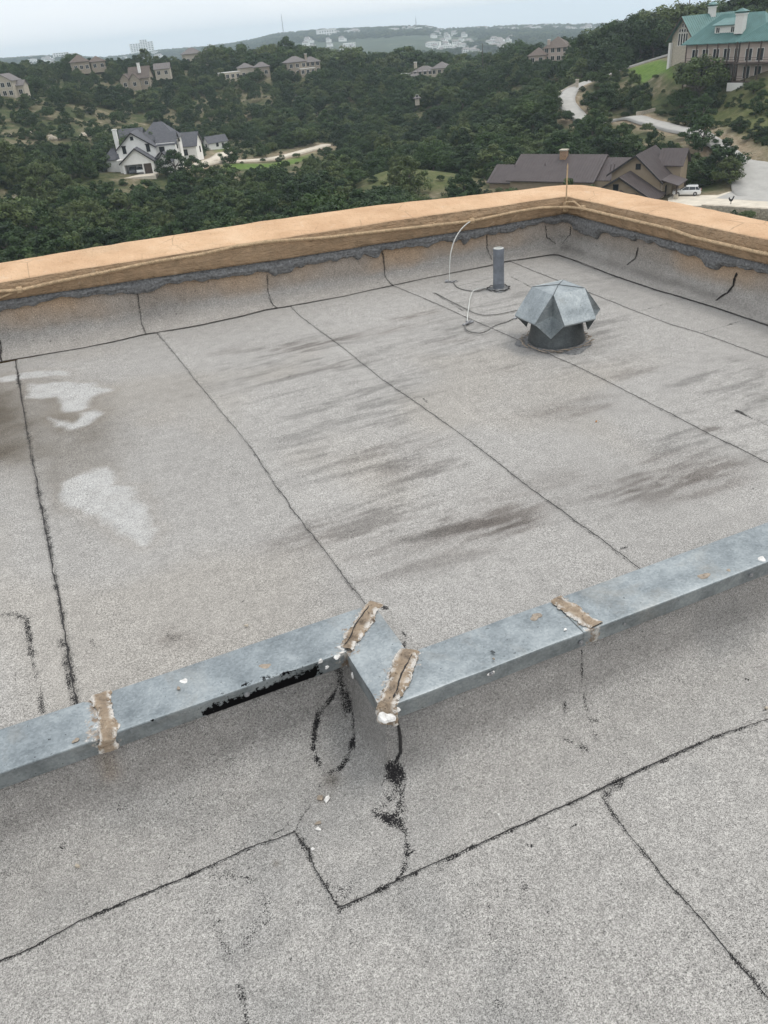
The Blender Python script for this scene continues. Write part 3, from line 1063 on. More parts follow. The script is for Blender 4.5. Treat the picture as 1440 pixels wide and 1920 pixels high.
# deck of the lower roof
ux = np.concatenate([np.linspace(-3, -.75, 40)[:-1], np.linspace(-.75, 2.0, 390), np.linspace(2.0, 4.0, 40)[1:]])
uy = np.concatenate([np.linspace(-3, .35, 40)[:-1], np.linspace(.35, 1.56, 170)])
XD, YD = np.meshgrid(ux, uy)
ZD = NEAR_Z + 0 * XD + .006 * (fbm(XD.ravel(), YD.ravel(), 1.2, 111, 3).reshape(XD.shape) - .5)
crease_a, crease_b = PZ(1128, 1496, NEAR_Z), PZ(1440, 1872, NEAR_Z)
DP = np.stack([XD.ravel(), YD.ravel(), ZD.ravel()], -1)

ring = [(642, 1262), (640, 1300), (655, 1340), (662, 1370), (660, 1410), (640, 1440), (615, 1450), (596, 1430), (588, 1400), (590, 1365), (602, 1335), (628, 1300)]
WL = [  # pixel polyline, width m, amount
    ([(632, 1248), (640, 1290), (652, 1330)], .024, .92), (ring + [ring[0]], .013, .90), ([(600, 1330), (588, 1370), (585, 1420)], .02, .60), ([(640, 1262), (660, 1330), (664, 1400)], .012, .7),
    ([(612, 1450), (620, 1462), (632, 1470)], .02, .55), ([(604, 1465), (600, 1475)], .012, .6),
    ([(746, 1352), (752, 1380), (750, 1410), (742, 1425)], .006, 1.1), ([(742, 1425), (735, 1435), (722, 1450), (718, 1470), (722, 1490), (732, 1500)], .007, .9), ([(735, 1430), (745, 1440)], .012, .95),
    ([(728, 1455), (748, 1465), (752, 1490), (752, 1520)], .016, .95), ([(757, 1455), (763, 1468), (758, 1480)], .006, .9), ([(722, 1465), (745, 1478)], .007, .6), ([(705, 1530), (725, 1535), (745, 1530), (755, 1520)], .016, 1.0), ([(730, 1540), (748, 1548)], .014, 1.0),
    ([(728, 1440), (740, 1450), (748, 1475), (750, 1505)], .022, .85), ([(712, 1528), (735, 1538), (752, 1535)], .024, .95), ([(700, 1520), (712, 1526)], .014, .8),
    ([(748, 1545), (760, 1560), (765, 1590), (757, 1630), (745, 1650)], .010, .78), ([(772, 1598), (776, 1594)], .006, 1.0), ([(712, 1510), (740, 1500)], .02, .5),
    ([(1092, 1218), (1093, 1260), (1096, 1310), (1105, 1350), (1120, 1385)], .0075, .82), ([(1058, 1320), (1062, 1350), (1065, 1375)], .010, .66), ([(1060, 1385), (1085, 1400), (1100, 1405)], .014, .58), ([(1110, 1350), (1118, 1352)], .006, .8),
    ([(515, 1395), (520, 1410), (512, 1420)], .010, .7), ([(514, 1562), (530, 1556), (540, 1546)], .004, .9), ([(538, 1548), (541, 1545)], .006, 1.0),
    ([(230, 1510), (270, 1520), (300, 1515)], .03, .46), ([(120, 1590), (135, 1600)], .02, .52), ([(15, 1640), (50, 1650)], .02, .48), ([(580, 1605), (588, 1620)], .008, .5),
    ([(615, 1650), (650, 1680), (655, 1660)], .02, .56), ([(1260, 1275), (1290, 1280)], .018, .52), ([(1000, 1290), (1040, 1310)], .016, .40),
    ([(390, 1640), (440, 1640), (480, 1655), (500, 1690), (480, 1740), (460, 1780)], .022, .46), ([(385, 1660), (400, 1720), (430, 1790)], .03, .44), ([(448, 1850), (460, 1890), (465, 1925)], .010, .64), ([(455, 1770), (500, 1730), (560, 1690), (580, 1680)], .014, .45), ([(425, 1690), (440, 1700)], .01, .55),
    ([(660, 1770), (680, 1775)], .02, .40), ([(930, 1880), (945, 1900)], .02, .45), ([(970, 1640), (985, 1665)], .018, .45), ([(1170, 1560), (1190, 1560), (1225, 1570)], .003, .95), ([(1072, 1552), (1080, 1548)], .004, .9), ([(990, 1586), (998, 1587)], .005, .95), ([(915, 1700), (918, 1702)], .004, .95),
    ([(333, 1817), (336, 1815)], .004, .9), ([(870, 1810), (890, 1805)], .012, .4), ([(1400, 1272), (1402, 1276)], .005, 1.0), ([(1408, 1300), (1410, 1301)], .004, 1.0), ([(1432, 1332), (1438, 1330)], .005, .9),
]
SEAMN = [  # black lines of the flashing's lower edge and the deck laps
    ([(-60, 1826), (0, 1803), (60, 1780), (150, 1738), (240, 1695), (330, 1660), (400, 1625), (470, 1592), (520, 1575), (556, 1561)], .010, .98),
    ([(556, 1561), (568, 1530), (580, 1510)], .006, .9), ([(556, 1561), (575, 1598), (590, 1632), (610, 1660), (640, 1706)], .013, 1.0),
    ([(640, 1706), (690, 1685), (745, 1652), (800, 1628), (870, 1600), (940, 1570), (1010, 1543), (1080, 1505), (1150, 1475), (1170, 1462), (1240, 1432), (1330, 1395), (1440, 1350), (1560, 1298)], .011, .90),
    ([(1140, 1488), (1172, 1462)], .022, .85),
    ([(1130, 1497), (1160, 1540), (1185, 1575), (1215, 1610), (1250, 1655), (1285, 1690), (1330, 1745), (1375, 1800), (1440, 1875), (1500, 1950)], .014, .80), ([(1250, 1655), (1290, 1695)], .020, .92), ([(1370, 1790), (1440, 1862)], .008, .9), ([(1140, 1505), (1160, 1535)], .02, .72),
]


def find3(pts):
    out = []
    for a, b in pts:
        d = (NPP[:, 0] - a) ** 2 + (NPP[:, 1] - b) ** 2
        k = int(np.argmin(d))
        z = PZ(a, b, NEAR_Z)
        # on the flashing if a flashing vertex projects close by, else on the deck
        out.append(NP[k] if d[k] < 9 ** 2 else z)
    return np.array(out)


LINES = [(find3(l), w, a) for l, w, a in WL + SEAMN]


def near_attrs(p):
    w = np.zeros(len(p))
    for i, (l, wd, am) in enumerate(LINES):
        wear_line(w, p, l, wd * (1.15 if i < len(WL) else .95), am * (1.15 if i < len(WL) else .92), 200 + i, 24)
    x, y, z = p.T
    base = .04 + .26 * sstep(.42, .75, fbm(x, y + z, 2.4, 121, 4))
    w = np.maximum(w, base)
    c = np.tile(np.array([.335, .320, .300]), (len(p), 1))
    c *= (.90 + .22 * fbm(x, y + z, 1.6, 123, 4))[:, None]
    dk = sstep(.52, .75, fbm(x, y + z, 2.2, 125, 4))
    c *= 1 - dk[:, None] * np.array([.16, .15, .14])
    up = sstep(NEAR_Z + .02, NEAR_Z + .12, z)
    c *= 1 - up[:, None] * np.array([.12, .13, .13])  # upright flashing darkened: shade below the coping put into its tint
    rust = find3([(200, 1422), (203, 1435), (206, 1450)])
    d, t = seg_dist(p, rust)
    c *= 1 - (np.exp(-(d / .03) ** 2))[:, None] * np.array([.10, .17, .24])
    # brown scuffs
    for a, b, r, k in ((620, 1462, .03, .55), (518, 1620, .010, .7), (445 / 2.25 + 500 - 190, 1500, .0, 0), (604, 1500, .012, .7)):
        if r:
            q = find3([(a, b)])[0]
            c *= 1 - (k * np.exp(-(np.linalg.norm(p - q, axis=1) / r) ** 2))[:, None] * np.array([.6, .65, .7])
    for k in range(90):
        a, b = rng.uniform(0, 1440), rng.uniform(1300, 1915)
        q = PZ(a, b, NEAR_Z)
        dd = np.linalg.norm(p[:, :2] - q[:2], axis=1)
        w = np.maximum(w, rng.uniform(.6, .95) * np.exp(-(dd / rng.uniform(.0025, .005)) ** 2))
    return {'tint': c, 'wear': w}


# deck split at the lap that runs towards the viewer
lapu = crease_a[0] + (uy - crease_a[1]) / (crease_b[1] - crease_a[1]) * (crease_b[0] - crease_a[0])
at = near_attrs(DP)
shape = XD.shape
for side in (0, 1):
    # columns follow the lap line on each side
    k = int(np.argmin(np.abs(ux - np.median(lapu[40:]))))
    XX = XD.copy()
    if side == 0:
        xs = ux[:k + 1]
        sl = slice(0, k + 1)
    else:
        sl = slice(k, len(ux))
    idx = np.arange(XD.size).reshape(shape)[:, sl].ravel()
    zz = ZD[:, sl] + (.0 if side else .003)
    grid_obj('roofing_sheet', XD[:, sl], YD[:, sl], zz, M['membrane'], low_roof, {q: v[idx] for q, v in at.items()})
fn = near_attrs(NP)
curb = thing('roof_curb', 'low step wall across the roof with a zigzag corner, capped in galvanised metal', 'curb wall')
# flashing sheets of the curb: cut at its lap lines
ncut = [0, int(np.argmin(np.abs(XN[60] - find3([(1093, 1260)])[0][0]) + 9 * (YN[60] > 1.6))), XN.shape[1] - 1]
ic = 311
for a, b in ((0, ic), (ic, ic + 43), (ic + 43, ncut[1]), (ncut[1], XN.shape[1] - 1)):
    sl = slice(a, b + 1)
    idx = np.arange(XN.size).reshape(XN.shape)[:, sl].ravel()
    grid_obj('flashing_sheet', XN[:, sl], YN[:, sl], ZN[:, sl], M['membrane'], curb, {q: v[idx] for q, v in fn.items()}, flip=True)
for i, (l, wd, am) in enumerate([LINES[len(WL) + q] for q in (0, 2, 3, 5)] + [LINES[6]]):
    q = l.copy()
    if i < 4:
        q[:, 2] = np.maximum(q[:, 2], NEAR_Z) + .004
        ribbon('seam_bead', q, wd * (.20 if i != 3 else .15), M['asphalt'], low_roof, 150 + i, .001, .006, .003, 1.0)
    else:
        q = q + (CAMP - q) / np.linalg.norm(CAMP - q, axis=1)[:, None] * .003
        MB().tube(q, [.003, .005, .005, .003], 5).build('lap_crack', M['asphalt'], curb)

# curb core behind the flashing, up to the coping
MB().box(-3.2, JF + .02, LF + .02, LB - .01, NEAR_Z - .3, CT - .02).build('curb_core', M['galv_old'], curb)
MB().box(JF + .022, 4.0, RF + .02, RB - .01, NEAR_Z - .3, CT - .021).build('curb_core', M['galv_old'], curb)
MB().box(JF + .023, JB - .01, RF + .03, LB - .011, NEAR_Z - .31, CT - .022).build('curb_core', M['galv_old'], curb)

# ------------------------------------------------------------------ coping sections


def coping(path_f, path_b, t0f, t0b, mat, nseg=None, tar=None, warp=0, old=False, lift=0.0):
    """path_f/path_b: 2D start and end points of the front and back edge; profile: front hem, face, rounded edge, top, back edge, back face"""
    (f0, f1), (b0, b1) = path_f, path_b
    n = nseg or max(8, int(math.hypot(f1[0] - f0[0], f1[1] - f0[1]) / .006))
    s = np.linspace(0, 1, n)
    f = np.array(f0)[None] * (1 - s[:, None]) + np.array(f1)[None] * s[:, None]
    b = np.array(b0)[None] * (1 - s[:, None]) + np.array(b1)[None] * s[:, None]
    prof = [(.006, CB - .001), (.0005, CB - .002), (0, CB + .004), (0, CB + .012), (0, CB + .03), (0, CT - .012), (0, CT - .0045), (.0015, CT - .0012), (.005, CT - .0003)]
    rows = []
    dirv = (b - f) / np.linalg.norm(b - f, axis=1)[:, None]
    wid = np.linalg.norm(b - f, axis=1)
    k = 18
    outl = []
    for d, z in prof:
        outl.append((d * np.ones(n), z * np.ones(n)))
    for j in range(1, k):
        q = j / k
        outl.append((.006 + q * (wid - .012), (CT + .004 * q) * np.ones(n)))
    for d, z in ((-.002, CT + .0025), (0, CT - .004), (0, .012)):
        outl.append((wid + d, z * np.ones(n)))
    wob = (fbm(s * 3 + warp, s * 0, 2.2, 131 + int(warp), 3) - .5)
    Xc, Yc, Zc = [], [], []
    for i, (d, z) in enumerate(outl):
        x = f[:, 0] + dirv[:, 0] * (d + .004 * wob)
        y = f[:, 1] + dirv[:, 1] * (d + .004 * wob)
        zz = z + lift + .004 * (fbm(x, y, 4, 133, 3) - .5) * (1 if i > 4 else .4)
        Xc.append(x), Yc.append(y), Zc.append(zz)
    Xc, Yc, Zc = np.array(Xc), np.array(Yc), np.array(Zc)
    V = np.stack([Xc.ravel(), Yc.ravel(), Zc.ravel()], -1)
    ta = np.zeros(len(V)) if tar is None else tar(V)
    sm = np.zeros(len(V))
    for (q0, q1, wd_) in JOINTS:
        dj, _ = seg_dist(V[:, :2], np.array([q0, q1]))
        sm = np.maximum(sm, .85 * np.exp(-(dj / wd_) ** 2))
    o = grid_obj('coping_section', Xc, Yc, Zc, mat, curb, {'tar': ta, 'smear': sm}, flip=False)
    o.data.set_sharp_from_angle(angle=math.radians(24))
    return o


def cop_pts(pts, face=False):
    return np.array([PY(a, b, LF) if face else PZ(a, b, CT) for a, b in pts])


def tar_left(V):
    face = cop_pts([(395, 1334), (440, 1318), (500, 1297), (560, 1276), (585, 1262)], True)
    d, t = seg_dist(V, face)
    a = 1.25 * np.exp(-(d / .026) ** 2)
    top = cop_pts([(452, 1288), (500, 1270), (560, 1256)])
    d2, _ = seg_dist(V, top)
    a = np.maximum(a, .62 * np.exp(-(d2 / .009) ** 2))
    sp = cop_pts([(284, 1352), (291, 1349)])
    d3, _ = seg_dist(V, sp)
    a = np.maximum(a, 1.1 * np.exp(-(d3 / .005) ** 2))
    sp = cop_pts([(413, 1303), (421, 1299)])
    d3, _ = seg_dist(V, sp)
    return np.maximum(a, .7 * np.exp(-(d3 / .005) ** 2))


jx1 = PZ(198, 1350, CT)[0]
jx2 = PZ(1083, 1155, CT)[0]
JOINTS = [((jx1 - .02, LF), (jx1 - .02, LB), .050), ((JF, LF), (JB, LB), .048), ((JF, RF), (JB, RB), .052), ((jx2 + .01, RF), (jx2 - .01, RB), .038)]
coping(((-3.2, LF), (jx1 + .02, LF)), ((-3.2, LB), (jx1 + .02, LB)), 0, 0, M['galv'], 140, warp=1, lift=.0)
coping(((jx1 + .0, LF - .003), (JF, LF - .003)), ((jx1, LB), (JB, LB)), 0, 0, M['galv'], tar=tar_left, warp=2, lift=.0025)
coping(((JF, LF), (JF, RF)), ((JB, LB), (JB, RB)), 0, 0, M['galv'], 60, warp=3, lift=.001)
coping(((JF, RF), (jx2, RF)), ((JB, RB), (jx2, RB)), 0, 0, M['galv'], warp=4)
coping(((jx2 - .03, RF - .003), (4.0, RF - .003)), ((jx2 - .03, RB), (4.0, RB)), 0, 0, M['galv'], 240, warp=5, lift=.0025)


def sealant_strip(a, b, w, seed, hgt=.008, drop=None, n=44, mcols=15):
    """lumpy strip of old sealant from a to b on top of the coping, optionally running down the front face at a"""
    a, b = np.array(a, float), np.array(b, float)
    path = []
    if drop:
        for q in np.linspace(1, 0, 9)[:-1]:
            path.append((a[0], a[1], CB - .004 + (CT - CB) * (1 - q) if False else CT - drop * q))
    for q in np.linspace(0, 1, n):
        path.append((*(a + (b - a) * q), CT + .0035 + .0035 * q))
    path = np.array(path)
    t = (b - a) / np.linalg.norm(b - a)
    nrm = np.array([-t[1], t[0]])
    if nrm[0] < 0:
        nrm = -nrm
    nn = len(path)
    ix = np.arange(nn) * .5
    wl_ = w * (.45 + .9 * fbm(ix, ix * 0, .16, seed, 2) + .35 * (fbm(ix, ix * 0 + 3, 1.3, seed + 1, 3) - .5))
    wr_ = w * (.45 + .9 * fbm(ix, ix * 0, .16, seed + 9, 2) + .35 * (fbm(ix, ix * 0 + 6, 1.3, seed + 10, 3) - .5))
    of = w * .5 * (fbm(ix, ix * 0 + 5, .22, seed + 4, 2) - .5)
    c = np.linspace(-1, 1, mcols)
    X = np.zeros((nn, mcols))
    Y, Z, E = X.copy(), X.copy(), X.copy()
    for i in range(nn):
        off = np.where(c < 0, c * wl_[i], c * wr_[i]) + of[i]
        onface = drop and i < 8
        h = .6 * hgt * (1 - np.abs(c) ** 6) * (.35 + 1.1 * fbm(c * 1.6 + seed, c * 0 + i * .22, 1.4, seed + 2, 5))
        h = np.where(np.abs(c) > .97, .0003, h + .0022)
        X[i] = path[i, 0] + nrm[0] * off + (-t[0] * h if onface else 0)
        Y[i] = path[i, 1] + nrm[1] * off + (-t[1] * h if onface else 0)
        Z[i] = path[i, 2] + (0 if onface else h)
        if onface:
            X[i] += -t[0] * .006
            Y[i] += -t[1] * .006
        E[i] = np.clip((np.abs(c) - .42) * 2.4, 0.04, 1)
    return grid_obj('sealant_joint', X, Y, Z, M['sealant'], curb, {'edge': E.ravel()})


sealant_strip((jx1 - .004, LF + .001), (jx1 + .004, LB - .002), .030, 301, .009, drop=.05)
sealant_strip((JF + .004, LF + .004), (JB - .002, LB - .002), .030, 311, .010)
sealant_strip((JF + .018, RF + .004), (JB + .004, RB - .002), .036, 321, .014, drop=.055)
sealant_strip((jx2 + .012, RF + .001), (jx2 - .012, RB - .002), .026, 331, .006)


for (a_, b_, dx_, wd_) in (((JF + .018, RF + .004), (JB + .004, RB - .002), .014, .007), ((JF + .004, LF + .004), (JB - .002, LB - .002), -.010, .004)):
    ln = np.array([(a_[0] + (b_[0] - a_[0]) * q + dx_ + .004 * math.sin(9 * q), a_[1] + (b_[1] - a_[1]) * q, CT + .0145) for q in np.linspace(.06, .92, 12)])
    ribbon('joint_crack', ln, wd_, M['asphalt'], curb, 340 + int(1e3 * wd_), 0, .006, .003, 1.2)


def blob(name, centre, r, mat, parent, seed, flat=.35, nrm=(0, 0, 1), squash=1.0, n=16):
    """lumpy dab lying on a surface with normal nrm"""
    nv_ = np.array(nrm, float)
    a = np.cross(nv_, [0, 1, 0.3])
    a /= np.linalg.norm(a)
    b = np.cross(nv_, a)
    rg = np.random.default_rng(seed)
    ph = rg.uniform(0, 6.28, 4)
    rings = []
    for q, h in ((1.0, -.06), (.93, .35), (.7, .8), (.35, 1.0), (.08, 1.0)):
        ringp = []
        for k in range(n):
            th = 2 * math.pi * k / n
            rr = r * q * (1 + .22 * math.sin(2 * th + ph[0]) + .14 * math.sin(3 * th + ph[1]) + .08 * math.sin(5 * th + ph[2]))
            p = np.array(centre) + a * rr * math.cos(th) + b * rr * math.sin(th) * squash + nv_ * flat * r * h * (1 + .3 * math.sin(th * 2 + ph[3]))
            ringp.append(tuple(p))
        rings.append(ringp)
    mb = MB().loft(rings, False, True)
    return mb.build(name, mat, parent, True)


FN = (0, -1, .05)
for (a, b, r, mk) in ((497, 1249, .017, 'tan_sealant'), (1005, 1156, .020, 'tan_sealant'), (1320, 1080, .020, 'tan_sealant'), (1366, 1069, .008, 'tan_sealant'), (345, 1277, .014, 'white_sealant'), (1060, 1180, .006, 'white_sealant'),
                      (1428, 1048, .016, 'white_sealant'), (142, 1388, .010, 'tan_sealant')):
    blob('sealant_dab', PZ(a, b, CT + .003), r, M[mk], curb, int(a), .18, squash=.75)
for (a, b, r, y) in ((601, 1240, .009, LF), (613, 1251, .008, LF), (921, 1263, .011, RF), (648, 1245, .008, None), (661, 1267, .012, None), (463, 1302, .006, LF)):
    q = PY(a, b, y - .003) if y else PX(a, b, JF - .003)
    blob('sealant_dab', q, r, M['white_sealant' if a != 463 else 'galv_old'], curb, int(a), .25, FN if y else (-1, 0, .05), squash=.8)
for (a, b, r) in ((722, 1336, .022), (735, 1322, .016), (742, 1308, .012), (640, 1215, .012), (662, 1205, .012), (757, 1233, .012), (770, 1232, .010), (632, 1232, .010), (745, 1280, .010), (690, 1160, .011)):
    blob('sealant_dab', PZ(a, b, CT + .002) + (np.array([0, -.004, -.018]) if b > 1315 else 0), r, M['white_sealant'], curb, int(a), .55)
# screws with washers on the front face
for (a, b, y) in ((921, 1263, RF), (1089, 1205, RF), (1408, 1078, RF), (463, 1302, LF), (1170, 1169, RF)):
    q = PY(a, b, y - .004)
    mb = MB()
    for r, h0, h1 in ((.0085 if a != 1170 else .003, 0, .002), (.0045, .002, .0055)):
        mb.loft([[(q[0] + r * math.cos(t * math.pi / 5), q[1] - h, q[2] + r * math.sin(t * math.pi / 5)) for t in range(10)] for h in (h0, h1)], True, True)
    mb.build('screw', M['bolt'], curb)
for (a, b) in ((1166, 1172), (926, 1237), (1078, 1178)):
    pass

# ------------------------------------------------------------------ vent hood, vent pipe
HC = PZ(1043, 640, 0)
hood = thing('vent_hood', 'square galvanised vent hood with flared panels standing on a round stack', 'roof vent', HC)
ctr = PZ(1050, 547, .32)
fr_ = PZ(1040, 563, .32)
hang = math.atan2(fr_[1] - ctr[1], fr_[0] - ctr[0])
S2 = .150                                    # half diagonal of the top
zt, zm, zb = .325, .178, .115
cor = [np.array([S2 * math.cos(hang + k * math.pi / 2), S2 * math.sin(hang + k * math.pi / 2), zt]) for k in range(4)]
side = np.linalg.norm(cor[1] - cor[0])
mt = MB()
apex = np.array([0, 0, zt + .016])
for k in range(4):
    mt.quad(cor[k], cor[(k + 1) % 4], apex)
mt.build('hood_top', M['galv_hood'], hood)
mb = MB()
for k in range(4):
    mb.tube([cor[k] + np.array([0, 0, .001]), apex + np.array([0, 0, .001])], .0022, 4)
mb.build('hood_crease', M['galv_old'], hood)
OUTW = .118
low_pts = []
for k in range(4):
    a, b = cor[k], cor[(k + 1) % 4]
    mid = (a + b) / 2
    nrm = np.array([mid[0], mid[1], 0])
    nrm /= np.linalg.norm(nrm)
    la = np.array([a[0], a[1], zm]) + nrm * OUTW
    lb = np.array([b[0], b[1], zm]) + nrm * OUTW
    if k == 2:
        la[2] -= .012
    low_pts.append((la, lb, nrm))
    mb = MB()
    nseg = 8
    rr = []
    for i in range(nseg + 1):
        q = i / nseg
        pa, pb = a * (1 - q) + la * q, b * (1 - q) + lb * q
        bow = nrm * .002 * math.sin(math.pi * q)
        rr.append([pa + bow, (pa + pb) / 2 + bow * 1.5, pb + bow])
    mb.loft(rr, closed=False)
    hem = [la - nrm * .004 + np.array([0, 0, -.006]), lb - nrm * .004 + np.array([0, 0, -.006])]
    mb.quad(la, lb, hem[1], hem[0])
    o = mb.build('hood_panel', M['galv_hood'], hood)
    so = o.modifiers.new('thick', 'SOLIDIFY')
    so.thickness = .003
    # underside folding back to the stack
    inn_ = [np.array([a[0] * .62, a[1] * .62, zb]) + nrm * .015, np.array([b[0] * .62, b[1] * .62, zb]) + nrm * .015]
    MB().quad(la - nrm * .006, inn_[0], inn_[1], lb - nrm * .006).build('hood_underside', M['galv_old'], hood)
for k in range(4):
    c0 = cor[k]
    pl = low_pts[(k - 1) % 4][1]
    pr = low_pts[k][0]
    tip = np.array([c0[0] * 1.22, c0[1] * 1.22, zb - .035])
    inr = (c0 * 1.0 + tip) / 2 * np.array([.86, .86, 1.0])
    mb = MB()
    mb.quad(c0, pl, inr)
    mb.quad(pl, tip, inr)
    mb.quad(c0, inr, pr)
    mb.quad(inr, tip, pr)
    o = mb.build('hood_corner', M['galv_hood'], hood)
    so = o.modifiers.new('thick', 'SOLIDIFY')
    so.thickness = .0025
MB().lathe([(.172, -.004), (.170, .012), (.166, .030), (.160, .06), (.150, .12), (.142, .18), (.10, .181)], 28).build('vent_stack', M['galv_old'], hood, True, 40)
mb = MB()
for k in range(36):
    th = 2 * math.pi * k / 36
    r0 = .165 + .03 * random.random()
    mb.tube([(r0 * math.cos(th), r0 * math.sin(th), .010), ((r0 + .03) * math.cos(th + .15), (r0 + .03) * math.sin(th + .15), .016 + .012 * random.random()), ((r0 + .015) * math.cos(th + .36), (r0 + .015) * math.sin(th + .36), .006)], .0016 + .002 * random.random(), 5)
mb.build('torn_flashing', M['tan_sealant'], hood)
prof_r = [[((.215 * q) * (1 + .12 * math.sin(3 * t) + .07 * math.sin(7 * t + 1)) * math.cos(t), (.215 * q) * (1 + .12 * math.sin(3 * t) + .07 * math.sin(7 * t + 1)) * math.sin(t), h) for t in np.linspace(0, 2 * math.pi, 41)[:-1]] for q, h in ((1, -.004), (.96, .008), (.8, .014), (.6, .018))]
MB().loft(prof_r, False, True).build('sealant_collar', M['mastic'], hood, True)

PC = PZ(935, 543, 0)
pipe = thing('vent_pipe', 'upright blue-grey lead-clad vent pipe behind the vent hood', 'vent pipe', PC)
Ph = PZ(935, 543, 0)
hp = .292
MB().lathe([(.046, 0), (.041, .012), (.0405, .03), (.042, .034), (.0405, .038), (.0405, .046), (.042, .05), (.040, .054), (.0385, .16), (.0380, hp - .02), (.0395, hp - .012), (.0385, hp), (.030, hp), (.029, hp - .03)], 22).build('pipe_sleeve', M['lead'], pipe, True, 50)
MB().lathe([(.0345, hp - .02), (.0350, hp + .004), (.030, hp + .006), (.027, hp - .01), (.005, hp - .02)], 18).build('pipe_rim', M['pvc'], pipe, True, 50)
mb = MB()
mb.loft([[((.085 * q) * (1 + .18 * math.sin(3 * t + 1) + .1 * math.sin(5 * t)) * math.cos(t), (.085 * q) * (1 + .18 * math.sin(3 * t + 1) + .1 * math.sin(5 * t)) * math.sin(t), h) for t in np.linspace(0, 2 * math.pi, 31)[:-1]] for q, h in ((1, -.003), (.92, .008), (.7, .010), (.5, .016))], False, True)
mb.build('sealant_collar', M['mastic'], pipe, True)
mb = MB()
for k in range(9):
    th = 2 * math.pi * k / 9
    mb.tube([(.07 * math.cos(th), .07 * math.sin(th), .012), (.085 * math.cos(th + .4), .085 * math.sin(th + .4), .016), (.08 * math.cos(th + .7), .08 * math.sin(th + .7), .008)], .003, 5)
mb.build('torn_flashing', M['asphalt'], pipe)

# ------------------------------------------------------------------ lightning conductor: cable, clips, rod, roof wires


def twisted(path, r, step=.008, pitch=.045, strands=3):
    path = np.array(path, float)
    L = np.concatenate([[0], np.cumsum(np.linalg.norm(np.diff(path, axis=0), axis=1))])
    n = int(L[-1] / step)
    s = np.linspace(0, L[-1], n)
    c = np.stack([np.interp(s, L, path[:, k]) for k in range(3)], -1)
    for _ in range(4):
        c[1:-1] = (c[:-2] + 2 * c[1:-1] + c[2:]) / 4
    t = np.gradient(c, axis=0)
    t /= np.linalg.norm(t, axis=1)[:, None]
    a = np.cross(t, [0, 0, 1.0])
    a /= np.linalg.norm(a, axis=1)[:, None] + 1e-9
    b = np.cross(t, a)
    mb = MB()
    for k in range(strands):
        ph = 2 * math.pi * (s / pitch + k / strands)
        p = c + a * (np.cos(ph) * r * .55)[:, None] + b * (np.sin(ph) * r * .55)[:, None]
        mb.tube(p, r * .62, 5)
    return mb


def on_face(pts, off=.024):
    """points on the inner cap face seen at pixels"""
    P3, PJ = R[:face_rows].reshape(-1, 3), project(R[:face_rows].reshape(-1, 3))
    nn_ = np.tile(inn, (face_rows, 1))
    out = []
    for a, b in pts:
        k = int(np.argmin((PJ[:, 0] - a) ** 2 + (PJ[:, 1] - b) ** 2))
        out.append(P3[k] + np.array([nn_[k, 0], nn_[k, 1], 0]) * off)
    return np.array(out)


cpl = on_face([(-200, 575), (-60, 552), (0, 543), (35, 541), (100, 528), (200, 508), (290, 490), (370, 474), (440, 462), (500, 453), (620, 443), (640, 440), (750, 427), (885, 413), (960, 398), (1010, 389), (1046, 386)])
cpr = on_face([(1072, 387), (1098, 388), (1147, 403), (1214, 417), (1260, 428), (1306, 442), (1370, 457), (1437, 471), (1600, 505), (1800, 560)])
cable = thing('lightning_cable', 'twisted tan conductor cable clipped along the inner face of the orange parapet', 'cable')
twisted(np.concatenate([cpl, cpr]), .0105).build('cable_strands', M['cable_tan'], cable)
for a, b, big in ((36, 541, 1), (180, 512, 0), (330, 483, 0), (480, 456, 0), (620, 443, 0), (810, 421, 0), (885, 413, 1), (983, 394, 0), (1016, 388, 0), (1098, 389, 1), (1112, 392, 0), (1258, 427, 0), (1437, 471, 0)):
    q = on_face([(a, b)], .012)[0]
    mb = MB()
    w = .019 if big else .008
    d = .016 if big else .012
    mb.bbox(-w, w, -d, d, -w * .9, w * .9, .004)
    if big:
        mb.tube([(-.006, -.026, 0), (-.006, .01, 0)], .006, 6)
        mb.tube([(.008, -.024, 0), (.008, .01, 0)], .006, 6)
    o = mb.build('cable_clip', M['cable_tan'], cable)
    o.location = tuple(q)
    o.rotation_euler = (0, 0, math.radians(88) if a > 1070 else 0)
twisted(on_face([(-120, 600), (0, 556), (20, 549), (36, 542)], .02), .0065).build('cable_branch', M['cable_tan'], cable)
twisted(on_face([(1066, 376), (1080, 379), (1098, 388)], .022), .007).build('cable_branch', M['cable_tan'], cable)

rb = on_face([(1063, 380)], .012)[0]
rod = thing('lightning_rod', 'thin upright lightning rod on the corner of the orange parapet', 'lightning rod', rb)
rtop = .300
MB().tube([(0, 0, -.02), (0, 0, rtop * .8), (0.001, 0, rtop - .02), (0.001, 0, rtop)], [.0062, .0058, .005, .001], 8).build('rod', M['cable_tan'], rod)
mb = MB().bbox(-.02, .02, -.016, .016, -.055, .012, .005)
mb.tube([(-.026, -.012, -.010), (.026, -.012, -.010)], .007, 6)
mb.tube([(0, -.02, -.04), (0, .02, -.04)], .008, 6)
mb.build('rod_base', M['cable_tan'], rod)

